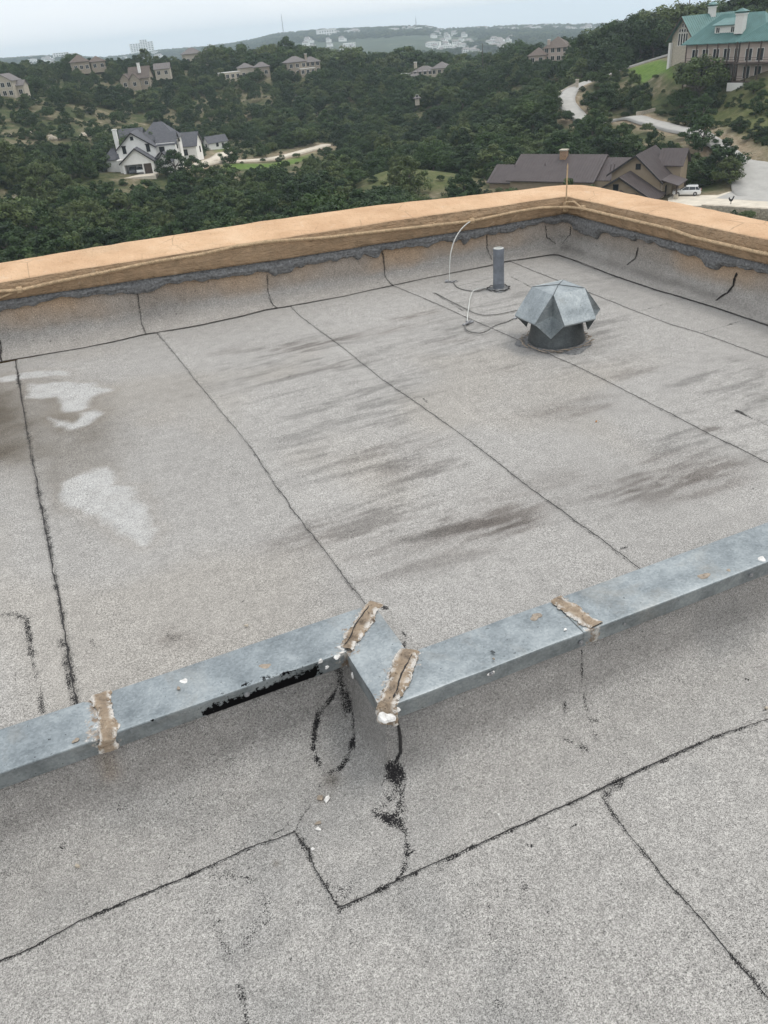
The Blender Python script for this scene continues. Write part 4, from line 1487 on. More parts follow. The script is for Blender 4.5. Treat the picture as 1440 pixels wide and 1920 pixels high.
# loose wire from the cable down to the deck
top = on_face([(885, 414)], .016)[0]
gnd = PZ(843, 527, .012)
wire = thing('hanging_wire', 'pale wire drooping from parapet cable to the roof near the pipe', 'wire')
pp = []
for q in np.linspace(0, 1, 18):
    p = top * (1 - q) + gnd * q
    p = p + np.array([-.10, -.03, 0]) * math.sin(math.pi * q) * .75
    p[2] = top[2] * (1 - q ** 1.5) + gnd[2] * q ** 1.5 + .02 * math.sin(math.pi * q)
    pp.append(p)
twisted(pp, .0046, .01, .03, 2).build('wire_strands', M['pvc'], wire)
g = PZ(846, 527, .014)
mb = MB().box(-.035, .030, -.006, .006, 0, .014)
mb.tube([(-.045, 0, .012), (-.02, 0, .016)], .010, 8)
mb.tube([(.0, -.02, .010), (.03, .015, .012), (.05, .0, .008)], .004, 6)
o = mb.build('wire_clamp', M['bolt'], wire)
o.location = tuple(g - np.array([0, 0, .012]))
o.rotation_euler = (0, 0, -.6)

roofw = thing('roof_wire', 'grey wire lying across the roof between clamp, pipe and vent hood', 'wire')
twisted([PZ(850, 529, .01), PZ(856, 538, .008), PZ(868, 543, .008), PZ(885, 546, .008), PZ(898, 545, .01), PZ(912, 540, .012)], .0045, .01, .03, 2).build('wire_strands', M['cable_grey'], roofw)
twisted([PZ(913, 540, .012), PZ(897, 541, .03), PZ(886, 546, .022), PZ(881, 560, .014), PZ(879, 575, .012), PZ(877, 590, .010), PZ(876, 606, .012)], .0042, .01, .03, 2).build('wire_strands', M['pvc'], roofw)
twisted([PZ(872, 609, .012), PZ(872, 616, .01), PZ(880, 622, .01), PZ(900, 625, .012), PZ(915, 620, .02), PZ(925, 612, .03), PZ(938, 607, .04), PZ(950, 604, .06), PZ(962, 598, .08), PZ(970, 594, .10)], .0048, .01, .03, 2).build('wire_strands', M['cable_grey'], roofw)
twisted([PZ(816, 549, .006), PZ(840, 562, .008), PZ(870, 577, .008), PZ(890, 587, .008), PZ(905, 591, .008), PZ(930, 590, .008), PZ(960, 584, .01), PZ(985, 578, .01)], .0036, .01, .03, 2).build('wire_strands', M['cable_grey'], roofw)
for (a, b, rz, z) in ((878, 607, .25, .004), (972, 595, .4, .10)):
    mb = MB().box(-.045, .045, -.008, .008, 0, .008)
    mb.tube([(-.03, -.012, .010), (.035, .012, .012)], .005, 6)
    mb.tube([(-.01, -.02, .012), (.0, .02, .012)], .006, 6)
    o = mb.build('wire_clamp', M['bolt'], roofw)
    o.location = tuple(PZ(a, b, z))
    o.rotation_euler = (0, 0, rz)

# ------------------------------------------------------------------ loose bits on the roofs


def chip(name, label, q, size, mat, seed, cat, thick=.25, elong=1.6, group=None):
    rg = np.random.default_rng(seed)
    n_ = 7
    th = np.sort(rg.uniform(0, 2 * math.pi, n_))
    rr = size * rg.uniform(.65, 1.1, n_)
    a = rg.uniform(0, 3.14)
    ca, sa = math.cos(a), math.sin(a)
    base = []
    for t, r in zip(th, rr):
        x, y = r * math.cos(t) * elong, r * math.sin(t)
        base.append((x * ca - y * sa, x * sa + y * ca))
    lo = [(x, y, 0) for x, y in base]
    hi = [(x * .86, y * .86, size * thick * (1 + .3 * rg.random())) for x, y in base]
    o = MB().loft([lo, hi], True, True).build(name, mat, None)
    o.location = tuple(q)
    tag(o, label, cat, group)
    return o


nd = lambda a, b: find3([(a, b)])[0] + np.array([0, 0, .003])
chip('sealant_flake', 'long white flake of sealant lying below the metal zigzag corner', nd(612, 1501), .0105, M['white_sealant'], 1, 'flake')
chip('sealant_flake', 'brown flake lying against the long white flake below the zigzag', nd(600, 1497), .011, M['tan_sealant'], 2, 'flake')
chip('sealant_flake', 'small square white flake beside the black corner seam', nd(596, 1555), .0075, M['white_sealant'], 3, 'flake')
chip('sealant_flake', 'small brown flake just above the square white flake', nd(595, 1545), .007, M['tan_sealant'], 4, 'flake')
chip('pebble', 'white and brown pebble alone on the lower roof, left of the seams', nd(145, 1627), .008, M['rock'], 5, 'pebble', .7, 1.2)
chip('pebble', 'pale pebble on the upper roof behind the metal coping', PZ(462, 1174, .004), .007, M['rock'], 6, 'pebble', .7, 1.2)
chip('sealant_flake', 'pale rectangular flake lying on the left metal coping top', PZ(335, 1291, CT + .006), .006, M['tan_sealant'], 7, 'flake', .3, 1.8)
chip('sealant_flake', 'grey flake lying on the right metal coping top', PZ(924, 1222, CT + .006), .008, M['galv_old'], 8, 'flake', .2, 1.4)
chip('sealant_flake', 'tiny brown nut-like crumb on the right metal coping edge', PZ(926, 1236, CT + .006), .005, M['tan_sealant'], 9, 'flake', .7, 1.1)
chip('sealant_flake', 'faint white crumb at the side of the black corner seam', nd(586, 1594), .006, M['white_sealant'], 10, 'flake', .3, 1.1)
chip('leaf_scrap', 'tiny orange leaf scrap on the dark streaks of the upper roof', PZ(1118, 790, .004), .007, plain('dry_leaf', (.35, .16, .04)), 11, 'leaf', .2, 1.6)
chip('pebble', 'pale pebble near the right edge of the lower roof', nd(1436, 1331), .007, M['rock'], 12, 'pebble', .7, 1.2)
chip('pebble', 'lone white speck of stone below the right metal coping', nd(937, 1529), .004, M['white_sealant'], 13, 'pebble', .7, 1.2)
# ------------------------------------------------------------------ the land
# (pixel x, pixel y, range, canopy height to take off): points of the hillsides as seen from the roof
CTRL = '''-200,500,140,4;0,470,150,4.5;300,440,150,4.5;600,400,150,4.5;850,355,150,4;0,380,190,4.5;120,400,180,4.5;250,335,222,1.5;450,340,205,4.5;500,318,222,1;620,330,200,4.5;720,318,196,0;760,335,180,1;830,322,188,0;880,350,160,3.5
260,327,231,0;215,325,232,0;310,322,232,0;280,322,243,0;350,297,252,0;365,308,240,0;400,282,282,0;430,302,255,0;520,297,262,0;600,275,278,0;615,262,285,1;440,320,235,0
0,300,230,4;-200,300,225,4;0,240,285,3.5;0,200,320,3.5;100,255,285,3.5;120,230,305,3;250,220,330,4;450,230,330,4;450,170,390,3;330,190,360,3.5;250,163,395,1;150,160,390,4;560,142,400,0;540,140,402,0;610,140,402,1;20,180,345,0;-200,180,345,3;0,132,425,4;180,121,430,4;350,103,450,4;440,146,412,0;480,120,430,4;560,103,440,6;640,112,435,6
600,240,305,4;700,200,335,4;780,154,390,0;840,150,392,0;730,155,388,0;700,130,420,5;800,250,262,4.5;800,200,318,4.5;700,250,290,4.5;720,285,245,4.5;900,300,200,4.5;1000,250,215,4.5;1000,190,268,4.5;1020,118,350,1;990,118,350,1;900,135,380,4.5;900,190,300,4.5;900,240,245,4.5;1100,260,195,4.5;1100,240,210,4.5;1150,265,185,4
1075,205,236,0;1060,185,248,0;1066,170,258,0;1084,160,266,0;1190,209,220,0;1240,228,208,0;1290,243,197,0;1340,256,188,0;1400,283,178,0;1424,302,171,0;1180,125,275,0;1250,103,272,0;1220,140,256,0;1200,160,244,1;1270,121,243,0;1262,125,240,0;1380,150,222,0;1440,147,214,0;1600,150,205,0;1400,200,208,.3;1440,250,190,0;1440,215,200,0;1330,220,208,2.5;1300,190,222,3;1600,230,195,0;1120,130,300,4;1150,90,325,5;1230,70,320,6;1330,50,315,6;1440,45,300,6;1600,40,295,6;1180,190,232,4;1130,170,250,4;1340,300,178,3.5;1290,320,178,3'''
cp = []
for row in CTRL.replace('\n', ';').split(';'):
    a, b, r, d = map(float, row.split(','))
    q = P(a, b, r)
    cp.append((q[0], q[1], q[2] - d))
# the yard of the brown house: level
YARD = -29.0
for a, b, z in ((1000, 350, 0), (1100, 345, 0), (1180, 350, 0), (1240, 362, 0), (1287, 367, 0), (1330, 372, 0), (1440, 350, .3), (1440, 380, 0), (1420, 320, 1.8), (1330, 384, 0), (1250, 384, 0), (1560, 380, 0)):
    q = PZ(a, b, YARD + z)
    cp.append((q[0], q[1], YARD + z))
for az in range(-20, 80, 10):
    for r, z in ((30, -12), (60, -21), (95, -29), (120, -30.5)):
        if r == 120 and az > 26:
            continue
        t = math.radians(az)
        cp.append((r * math.sin(t), r * math.cos(t), z - (3 if az > 26 and r > 80 else 0)))
cp = np.array(cp)


def tps_fit(c, lam=.35):
    n = len(c)
    s = 100.0
    xy = c[:, :2] / s
    d = np.linalg.norm(xy[:, None] - xy[None], axis=2)
    K = np.where(d > 0, d * d * np.log(d + 1e-12), 0) + lam * .01 * np.eye(n)
    Pm = np.c_[np.ones(n), xy]
    A = np.block([[K, Pm], [Pm.T, np.zeros((3, 3))]])
    sol = np.linalg.solve(A, np.r_[c[:, 2], np.zeros(3)])
    return xy, sol[:n], sol[n:], s


TXY, TW, TA, TS = tps_fit(cp)
CREST = [(-700, 108), (-300, 106), (0, 107), (60, 102), (110, 101), (190, 105), (240, 100), (290, 92), (380, 85), (440, 77), (475, 71), (518, 60), (560, 56), (606, 52), (660, 50), (727, 47), (790, 45), (830, 51), (900, 48), (990, 44), (1140, 42), (1260, 33), (1330, 28), (1403, 20), (1500, 15), (2200, 0)]
caz = np.array([math.atan2(P(a, b, 1)[0], P(a, b, 1)[1]) for a, b in CREST])
cel = np.array([(P(a, b, 1)[2] - CAM_Z) for a, b in CREST])
o_ = np.argsort(caz)
caz, cel = caz[o_], cel[o_]


def gz(x, y):
    x = np.atleast_1d(np.asarray(x, float))
    y = np.atleast_1d(np.asarray(y, float))
    r = np.hypot(x, y)
    az = np.clip(np.arctan2(x, y), math.radians(-9), math.radians(54))
    rc = np.clip(r, 15, 500)
    xx, yy = rc * np.sin(az) / TS, rc * np.cos(az) / TS
    z = TA[0] + TA[1] * xx + TA[2] * yy
    for i in range(len(TXY)):
        d2 = (xx - TXY[i, 0]) ** 2 + (yy - TXY[i, 1]) ** 2
        z = z + TW[i] * .5 * d2 * np.log(d2 + 1e-20)
    z = z * 1.0 + .5 * (fbm(x, y, .035, 201, 3) - .5) * sstep(140, 200, r)
    az2 = np.arctan2(x, y)
    e = np.interp(az2, caz, cel)
    R0 = 2900.0
    crest = CAM_Z + e * R0 - 13
    val = -62 + 14 * (fbm(x, y, .0016, 203, 3) - .5)
    f = val + (crest - val) * sstep(1150, R0, r) + 26 * (fbm(x, y, .0021, 205, 3) - .5) * sstep(900, 1500, r) * (1 - sstep(2300, 2850, r))
    f = f + (-9 - .012 * (r - R0)) * sstep(R0, R0 + 900, r)
    w = sstep(432, 620, r)
    return z * (1 - w) + f * w


# driveway polylines (world xy)
def road_pts(pts):
    return np.array([P(a, b, r)[:2] for a, b, r in pts])


ROADS = [
    ('grey_driveway', road_pts([(1475, 365, 156), (1455, 350, 160), (1440, 338, 163), (1434, 322, 167), (1424, 302, 171), (1400, 283, 178), (1368, 266, 184), (1340, 256, 188), (1315, 250, 192), (1290, 243, 197), (1262, 235, 203), (1240, 228, 208), (1210, 219, 214), (1190, 209, 220), (1170, 206, 224), (1130, 212, 226), (1095, 213, 229), (1075, 205, 236), (1062, 190, 246), (1062, 175, 254), (1074, 164, 263), (1090, 156, 269), (1120, 147, 274), (1150, 138, 275), (1180, 125, 275), (1215, 113, 274), (1250, 103, 272), (1290, 95, 268)]), 4.6, 'asphalt_drive'),
    ('pale_driveway', road_pts([(362, 312, 236), (375, 300, 243), (395, 290, 254), (412, 283, 268), (420, 279, 276)]), 5.0, 'concrete'),
    ('pale_track', road_pts([(372, 308, 240), (400, 306, 248), (430, 303, 255), (470, 301, 259), (520, 296, 263), (560, 288, 270), (600, 275, 278), (612, 268, 283)]), 3.8, 'concrete'),
    ('upper_lane', road_pts([(1170, 118, 292), (1215, 101, 288), (1255, 94, 282)]), 4.0, 'asphalt_drive'),
]
LAWN = [[P(a, b, r)[:2] for a, b, r in pl] for pl in (
    [(420, 325, 232), (425, 310, 246), (520, 305, 254), (590, 283, 270), (560, 305, 252), (480, 320, 238)],
    [(1180, 133, 270), (1250, 107, 268), (1262, 125, 241), (1280, 142, 232), (1235, 154, 246), (1195, 160, 252)],
    [(400, 288, 270), (425, 276, 285), (415, 272, 288), (395, 280, 278)])]
MEADOW = [[P(a, b, r)[:2] for a, b, r in pl] for pl in (
    [(665, 322, 195), (690, 310, 206), (760, 304, 212), (800, 312, 203), (880, 318, 190), (890, 335, 175), (800, 345, 172), (700, 345, 178)],
    [(1300, 160, 232), (1350, 152, 224), (1420, 150, 216), (1700, 150, 200), (1700, 300, 170), (1440, 285, 180), (1390, 258, 189), (1345, 238, 200), (1310, 200, 220)])]
YARDP = [PZ(a, b, YARD)[:2] for a, b in ((1252, 372), (1262, 366), (1345, 366), (1378, 356), (1398, 346), (1408, 340), (1440, 338), (1480, 340), (1640, 360), (1640, 420), (1440, 394), (1318, 386), (1255, 386))]
YARDP = np.array(YARDP)

# ground sheet: polar grid, dense where the picture looks
azs = np.concatenate([np.linspace(-180, -12, 40)[:-1], np.linspace(-12, 58, 281), np.linspace(58, 180, 30)[1:]])
rs_ = np.concatenate([[2, 12], np.arange(22, 130, 6), np.arange(130, 480, 2.4), np.arange(480, 800, 12), np.geomspace(800, 6400, 70)])
AZ, RR = np.meshgrid(np.radians(azs), rs_)
GX, GY = RR * np.sin(AZ), RR * np.cos(AZ)
GZ = gz(GX.ravel(), GY.ravel()).reshape(GX.shape)
gx, gy = GX.ravel(), GY.ravel()
inr = (np.hypot(gx, gy) < 480)
wxg, wyg = gx + 5 * (fbm(gx, gy, .12, 211) - .5), gy + 5 * (fbm(gx, gy, .12, 212) - .5)
lawn = np.zeros(gx.size)
mead = np.zeros(gx.size)
dirtg = np.zeros(gx.size)
yard_m = np.zeros(gx.size)
for pl in LAWN:
    lawn[inr] = np.maximum(lawn[inr], poly_mask(wxg[inr], wyg[inr], pl, 1.2))
for pl in MEADOW:
    mead[inr] = np.maximum(mead[inr], poly_mask(wxg[inr], wyg[inr], pl, 3))
rdist = np.full(gx.size, 1e9)
for nm, ln_, w, mk in ROADS:
    d, _ = seg_dist(np.stack([gx[inr], gy[inr]], -1), ln_)
    rdist[inr] = np.minimum(rdist[inr], d - w / 2)
dirtg = np.clip((1 - sstep(.0, 5.0, rdist)) * (.25 + 1.1 * fbm(gx, gy, .2, 215)), 0, 1)
ym = poly_mask(gx[inr], gy[inr], YARDP, 6)
dirtg[inr] = np.maximum(dirtg[inr], ym)
GZf = GZ.ravel()
# keep the level yard and cut the ground a little under the drives
ya = poly_mask(gx[inr], gy[inr], YARDP, 3)
GZf[inr] = GZf[inr] * (1 - ya) + (YARD - .25) * ya
GZf = GZf - .35 * (1 - sstep(.4, 2.4, rdist))
# the ground drops away below the retaining wall of the yard
fw = [PZ(1300, 386.5, YARD)[:2], PZ(1680, 410, YARD)[:2], PZ(1680, 410, YARD)[:2] * .7, PZ(1300, 386.5, YARD)[:2] * .7]
GZf[inr] -= 5.0 * poly_mask(gx[inr], gy[inr], fw, 1.5)
far = sstep(560, 900, np.hypot(gx, gy))
ground = grid_obj('ground', GX, GY, GZf.reshape(GX.shape), M['ground'], None, {'lawn': lawn, 'meadow': mead, 'dirt_shade': dirtg, 'far': far}, flip=True)
tag(ground, kind='structure')


def drape_road(name, ln_, w, mk):
    L = np.concatenate([[0], np.cumsum(np.linalg.norm(np.diff(ln_, axis=0), axis=1))])
    s = np.arange(0, L[-1], 1.2)
    c = np.stack([np.interp(s, L, ln_[:, k]) for k in range(2)], -1)
    c = soft(c, 12)
    t = np.gradient(c, axis=0)
    t /= np.linalg.norm(t, axis=1)[:, None]
    nrm = np.stack([-t[:, 1], t[:, 0]], -1)
    zc = soft(gz(c[:, 0], c[:, 1]), 8)
    ww = w * (1 + .10 * (fbm(s, s * 0, .1, 221) - .5))
    if name == 'grey_driveway':
        ww = ww * (1 + 1.5 * (1 - sstep(6, 34, s)))
        zc = zc - .30 * (1 - sstep(4, 34, s))
    prof_ = [(-.5, -.5), (-.5, .06), (-.25, .10), (.0, .12), (.25, .10), (.5, .06), (.5, -.5)]
    X = np.array([c[:, 0] + nrm[:, 0] * ww * a for a, h in prof_])
    Y = np.array([c[:, 1] + nrm[:, 1] * ww * a for a, h in prof_])
    Z = np.array([zc + h for a, h in prof_])
    o = grid_obj(name, X, Y, Z, M[mk], None, smooth=False, flip=True)
    return tag(o, kind='structure')


for rd in ROADS:
    drape_road(*rd)
n_ = len(YARDP)
MB().add([(x, y, YARD + .02) for x, y in YARDP] + [(x, y, YARD - 1.2) for x, y in YARDP], [tuple(range(n_ - 1, -1, -1))] + [(i, (i + 1) % n_, n_ + (i + 1) % n_, n_ + i) for i in range(n_)]).build('yard_paving', M['concrete'])
tag(bpy.data.objects['yard_paving'], kind='structure')
# newer grey slab where the drive meets the yard
GS = np.array([PZ(a, b, YARD)[:2] for a, b in ((1342, 372), (1378, 357), (1398, 347), (1408, 341), (1440, 339), (1480, 341), (1600, 362), (1600, 385), (1440, 378))])
n_ = len(GS)
MB().add([(x, y, YARD + .035) for x, y in GS] + [(x, y, YARD - .1) for x, y in GS], [tuple(range(n_ - 1, -1, -1))] + [(i, (i + 1) % n_, n_ + (i + 1) % n_, n_ + i) for i in range(n_)]).build('yard_slab', M['asphalt_drive'])
tag(bpy.data.objects['yard_slab'], kind='structure')

# ------------------------------------------------------------------ houses


class House:
    def __init__(self, name, label, loc, turn, wall, roof_, cat='house', group=None, trim='white_trim', fascia=None):
        th = math.atan2(loc[0], loc[1])
        self.t = thing(name, label, cat, loc, -th + math.radians(turn), group)
        self.w, self.r, self.trim = M[wall], M[roof_], M[trim]
        self.fas = M[fascia] if fascia else None

    def wall(self, x0, x1, y0, y1, z0, z1, mat=None, name='wall'):
        return MB().box(x0, x1, y0, y1, z0 - (1.5 if z0 <= 0 else 0), z1).build(name, mat or self.w, self.t)

    def slab(self, polys, ribs=None, name='roof'):
        mb = MB()
        for p in polys:
            p = [np.array(q, float) for q in p]
            mb.prism([q - np.array([0, 0, .16]) for q in p], (0, 0, .16))
            if ribs:
                # raised seams run from the eave edge (p0,p1) to the top edge (p3,p2)
                w = np.linalg.norm(p[1] - p[0])
                k = max(1, int(w / ribs))
                top = [p[3], p[2]] if len(p) == 4 else [p[2], p[2]]
                if len(p) == 3:
                    continue
                for i in range(1, k):
                    f = i / k
                    a, b = p[0] * (1 - f) + p[1] * f, top[0] * (1 - f) + top[1] * f
                    e = (p[1] - p[0]) / w * .035
                    mb.prism([a - e, a + e, b + e, b - e], (0, 0, .07))
        return mb.build(name, self.r, self.t)

    def gable_x(self, x0, x1, y0, y1, ze, zr, o=.5, base=0, ribs=None, wall=None, walls=True):
        yr = (y0 + y1) / 2
        s = (zr - ze) / (yr - y0)
        if walls:
            mb = MB().box(x0, x1, y0, y1, base - (1.5 if base <= 0 else 0), ze)
            for x, d in ((x0, .12), (x1 - .12, .12)):
                mb.prism([(x, y0, ze), (x, y1, ze), (x, yr, zr - .05)], (d, 0, 0))
            mb.build('wall', wall or self.w, self.t)
        return self.slab([[(x0 - o, y0 - o, ze - s * o), (x1 + o, y0 - o, ze - s * o), (x1 + o, yr, zr), (x0 - o, yr, zr)],
                          [(x1 + o, y1 + o, ze - s * o), (x0 - o, y1 + o, ze - s * o), (x0 - o, yr, zr), (x1 + o, yr, zr)]], ribs)

    def gable_y(self, x0, x1, y0, y1, zl, zr, xr=None, zright=None, o=.5, base=0, ribs=None, wall=None, walls=True, fascia=True):
        xr = (x0 + x1) / 2 if xr is None else xr
        ze1 = zl if zright is None else zright
        sl, sr = (zr - zl) / (xr - x0), (zr - ze1) / (x1 - xr)
        if walls:
            mb = MB().prism([(x0, y0, base - 1.5), (x1, y0, base - 1.5), (x1, y0, ze1 - .1), (xr, y0, zr - .15), (x0, y0, zl - .1)], (0, y1 - y0, 0))
            mb.build('wall', wall or self.w, self.t)
        o_ = self.slab([[(x0 - o, y1 + o, zl - sl * o), (x0 - o, y0 - o, zl - sl * o), (xr, y0 - o, zr), (xr, y1 + o, zr)],
                        [(x1 + o, y0 - o, ze1 - sr * o), (x1 + o, y1 + o, ze1 - sr * o), (xr, y1 + o, zr), (xr, y0 - o, zr)]], ribs)
        if fascia and self.fas:
            mb = MB()
            for xa, za in ((x0 - o, zl - sl * o), (x1 + o, ze1 - sr * o)):
                mb.prism([(xa, y0 - o - .08, za - .32), (xr, y0 - o - .08, zr - .32), (xr, y0 - o - .08, zr + .03), (xa, y0 - o - .08, za + .03)], (0, .07, 0))
            mb.build('bargeboard', self.fas, self.t)
        return o_

    def hip(self, x0, x1, y0, y1, ze, zr, o=.6, base=0, axis='x', ribs=None, wall=None, walls=True, cut=1.0):
        if walls:
            MB().box(x0, x1, y0, y1, base - (1.5 if base <= 0 else 0), ze).build('wall', wall or self.w, self.t)
        X0, X1, Y0, Y1 = x0 - o, x1 + o, y0 - o, y1 + o
        ze = ze - .1
        if axis == 'x':
            d = min((Y1 - Y0) / 2 * cut, (X1 - X0) / 2 - .01)
            a, b = (X0 + d, (Y0 + Y1) / 2, zr), (X1 - d, (Y0 + Y1) / 2, zr)
            P_ = [[(X0, Y0, ze), (X1, Y0, ze), b, a], [(X1, Y1, ze), (X0, Y1, ze), a, b], [(X0, Y1, ze), (X0, Y0, ze), a], [(X1, Y0, ze), (X1, Y1, ze), b]]
        else:
            d = min((X1 - X0) / 2 * cut, (Y1 - Y0) / 2 - .01)
            a, b = ((X0 + X1) / 2, Y0 + d, zr), ((X0 + X1) / 2, Y1 - d, zr)
            P_ = [[(X0, Y1, ze), (X0, Y0, ze), a, b], [(X1, Y0, ze), (X1, Y1, ze), b, a], [(X0, Y0, ze), (X1, Y0, ze), a], [(X1, Y1, ze), (X0, Y1, ze), b]]
        return self.slab(P_, ribs)

    def window(self, x, z, w, h, y, face='-y', bars=1, frame=None, head=None):
        """frame with a pane as its sub-part, standing a little proud of the wall"""
        def tr(a, b, c):
            return {'-y': (a, y - c, b), '+x': (y + c, a, b), '-x': (y - c, a, b)}[face]
        mb = MB()
        f = .10
        def bar(a0, a1, b0, b1, c0, c1):
            p = [tr(a, b, c) for c in (c0, c1) for a, b in ((a0, b0), (a1, b0), (a1, b1), (a0, b1))]
            mb.add(p, [(3, 2, 1, 0), (4, 5, 6, 7), (0, 1, 5, 4), (1, 2, 6, 5), (2, 3, 7, 6), (3, 0, 4, 7)])
        bar(x - w / 2 - f, x - w / 2, z - f, z + h + f, 0, .09)
        bar(x + w / 2, x + w / 2 + f, z - f, z + h + f, 0, .09)
        bar(x - w / 2, x + w / 2, z - f, z, 0, .09)
        bar(x - w / 2, x + w / 2, z + h, z + h + f, 0, .09)
        for k in range(1, bars + 1):
            xx = x - w / 2 + w * k / (bars + 1)
            bar(xx - .035, xx + .035, z, z + h, 0, .075)
        o = mb.build('window', frame or self.trim, self.t)
        MB().quad(tr(x - w / 2, z, .04), tr(x + w / 2, z, .04), tr(x + w / 2, z + h, .04), tr(x - w / 2, z + h, .04)).build('pane', M['window_dark'], o)
        if head:
            mb = MB()
            p = [tr(a, b, c) for c in (0, .25) for a, b in ((x - w * .8, z + h + .12), (x + w * .8, z + h + .12), (x + w * .8, z + h + .36), (x - w * .8, z + h + .36))]
            mb.add(p, [(3, 2, 1, 0), (4, 5, 6, 7), (0, 1, 5, 4), (1, 2, 6, 5), (2, 3, 7, 6), (3, 0, 4, 7)])
            mb.build('lintel', M[head], o)
        return o

    def chimney(self, x0, x1, y0, y1, z0, z1, mat, cap='white_trim', hood=None):
        o = MB().box(x0, x1, y0, y1, z0, z1).build('chimney', M[mat], self.t)
        MB().box(x0 - .12, x1 + .12, y0 - .12, y1 + .12, z1 + .002, z1 + .22).build('chimney_cap', M[cap], o)
        if hood:
            mx_, my_ = (x0 + x1) / 2, (y0 + y1) / 2
            mb = MB().box(x0 + .1, x1 - .1, y0 + .1, y1 - .1, z1 + .22, z1 + .55)
            mb.loft([[(x0 - .3, y0 - .3, z1 + .55), (x1 + .3, y0 - .3, z1 + .55), (x1 + .3, y1 + .3, z1 + .55), (x0 - .3, y1 + .3, z1 + .55)],
                     [(mx_ - .1, my_ - .1, z1 + 1.1), (mx_ + .1, my_ - .1, z1 + 1.1), (mx_ + .1, my_ + .1, z1 + 1.1), (mx_ - .1, my_ + .1, z1 + 1.1)]], True, True)
            mb.build('chimney_hood', M[hood], o)
        return o


# --- white gabled house across the valley
wh_loc = P(262, 327, 231)
H = House('white_house', 'white gabled two storey house with dark roofs and an open garage', wh_loc, -13, 'white_wall', 'grey_shingle', trim='dark_trim', fascia='dark_trim')
H.wall(-4.0, -3.45, 0, 6, 0, 3.3)
H.wall(3.5, 4.2, 0, 6, 0, 3.3)
H.wall(-3.45, 3.5, 0, .35, 2.45, 3.3)
MB().prism([(-4, 0, 3.302), (4.2, 0, 3.302), (.1, 0, 6.1)], (0, .4, 0)).build('wall', H.w, H.t)
H.wall(1.15, 1.45, .02, .37, 0, 2.44)
MB().box(1.46, 3.48, .25, .33, .02, 2.42).build('garage_door', M['timber'], H.t)
MB().box(-3.44, 3.49, 6.0, 6.2, 0, 3.2).build('garage_back_wall', M['dark_trim'], H.t)  # near-black wall colour stands in for the shade inside the garage
MB().box(-3.44, 3.49, .4, 6.0, -.02, .03).build('garage_floor', M['asphalt_drive'], H.t)
H.gable_y(-4.0, 4.2, 0, 6, 3.3, 6.3, walls=False, o=.55)
H.gable_y(-5.0, 4.6, 3.2, 13, 6.2, 9.7, xr=-.7, o=.5)
H.window(-3.3, 4.9, .75, 1.45, 3.2, head='dark_trim')
H.window(2.9, 4.9, .75, 1.45, 3.2, head='dark_trim')
H.window(-.75, 7.9, .6, .7, 3.2, bars=0)
H.hip(-9.2, -5.0, 4.5, 11, 3.7, 6.6, o=.5)
H.gable_x(-5.2, .5, 8.0, 15, 6.3, 10.0, o=.4)
H.hip(.2, 9.6, 8.0, 16, 7.0, 10.9, o=.5, cut=.9)
H.wall(4.6, 9.6, 5.2, 12.0, 0, 6.3)
H.gable_x(5.0, 9.7, 5.4, 10.5, 6.35, 8.7, o=.45, walls=False)
MB().prism([(9.6, 5.4, 6.32), (9.6, 10.5, 6.32), (9.6, 7.95, 8.5)], (.1, 0, 0)).build('wall', H.w, H.t)
H.window(6.0, 4.3, 1.2, 1.1, 5.2, bars=2)
H.window(7.8, 4.6, 1.0, 1.6, 9.6, '+x')
H.window(7.8, 1.0, 1.0, 1.6, 9.6, '+x')
H.gable_y(4.9, 8.3, 1.6, 5.2, 2.6, 4.6, o=.4)
MB().prism([(4.3, 1.2, 3.1), (5.6, 1.2, 4.3), (5.6, 5.2, 4.3), (4.3, 5.2, 3.1)], (0, 0, .15)).build('porch_roof', M['grey_shingle'], H.t)
H.chimney(-5.9, -4.95, 5.5, 6.6, 0, 10.3, 'white_wall')
H.wall(-5.0, -4.2, 1.2, 3.2, 0, 3.4)
MB().box(-5.4, -3.9, .9, 3.4, 3.41, 3.65).build('balcony', M['white_trim'], H.t)
MB().box(-9, 5, -4.5, -.02, -1.0, .03).build('forecourt', M['concrete'], H.t)
# cars in the open garage


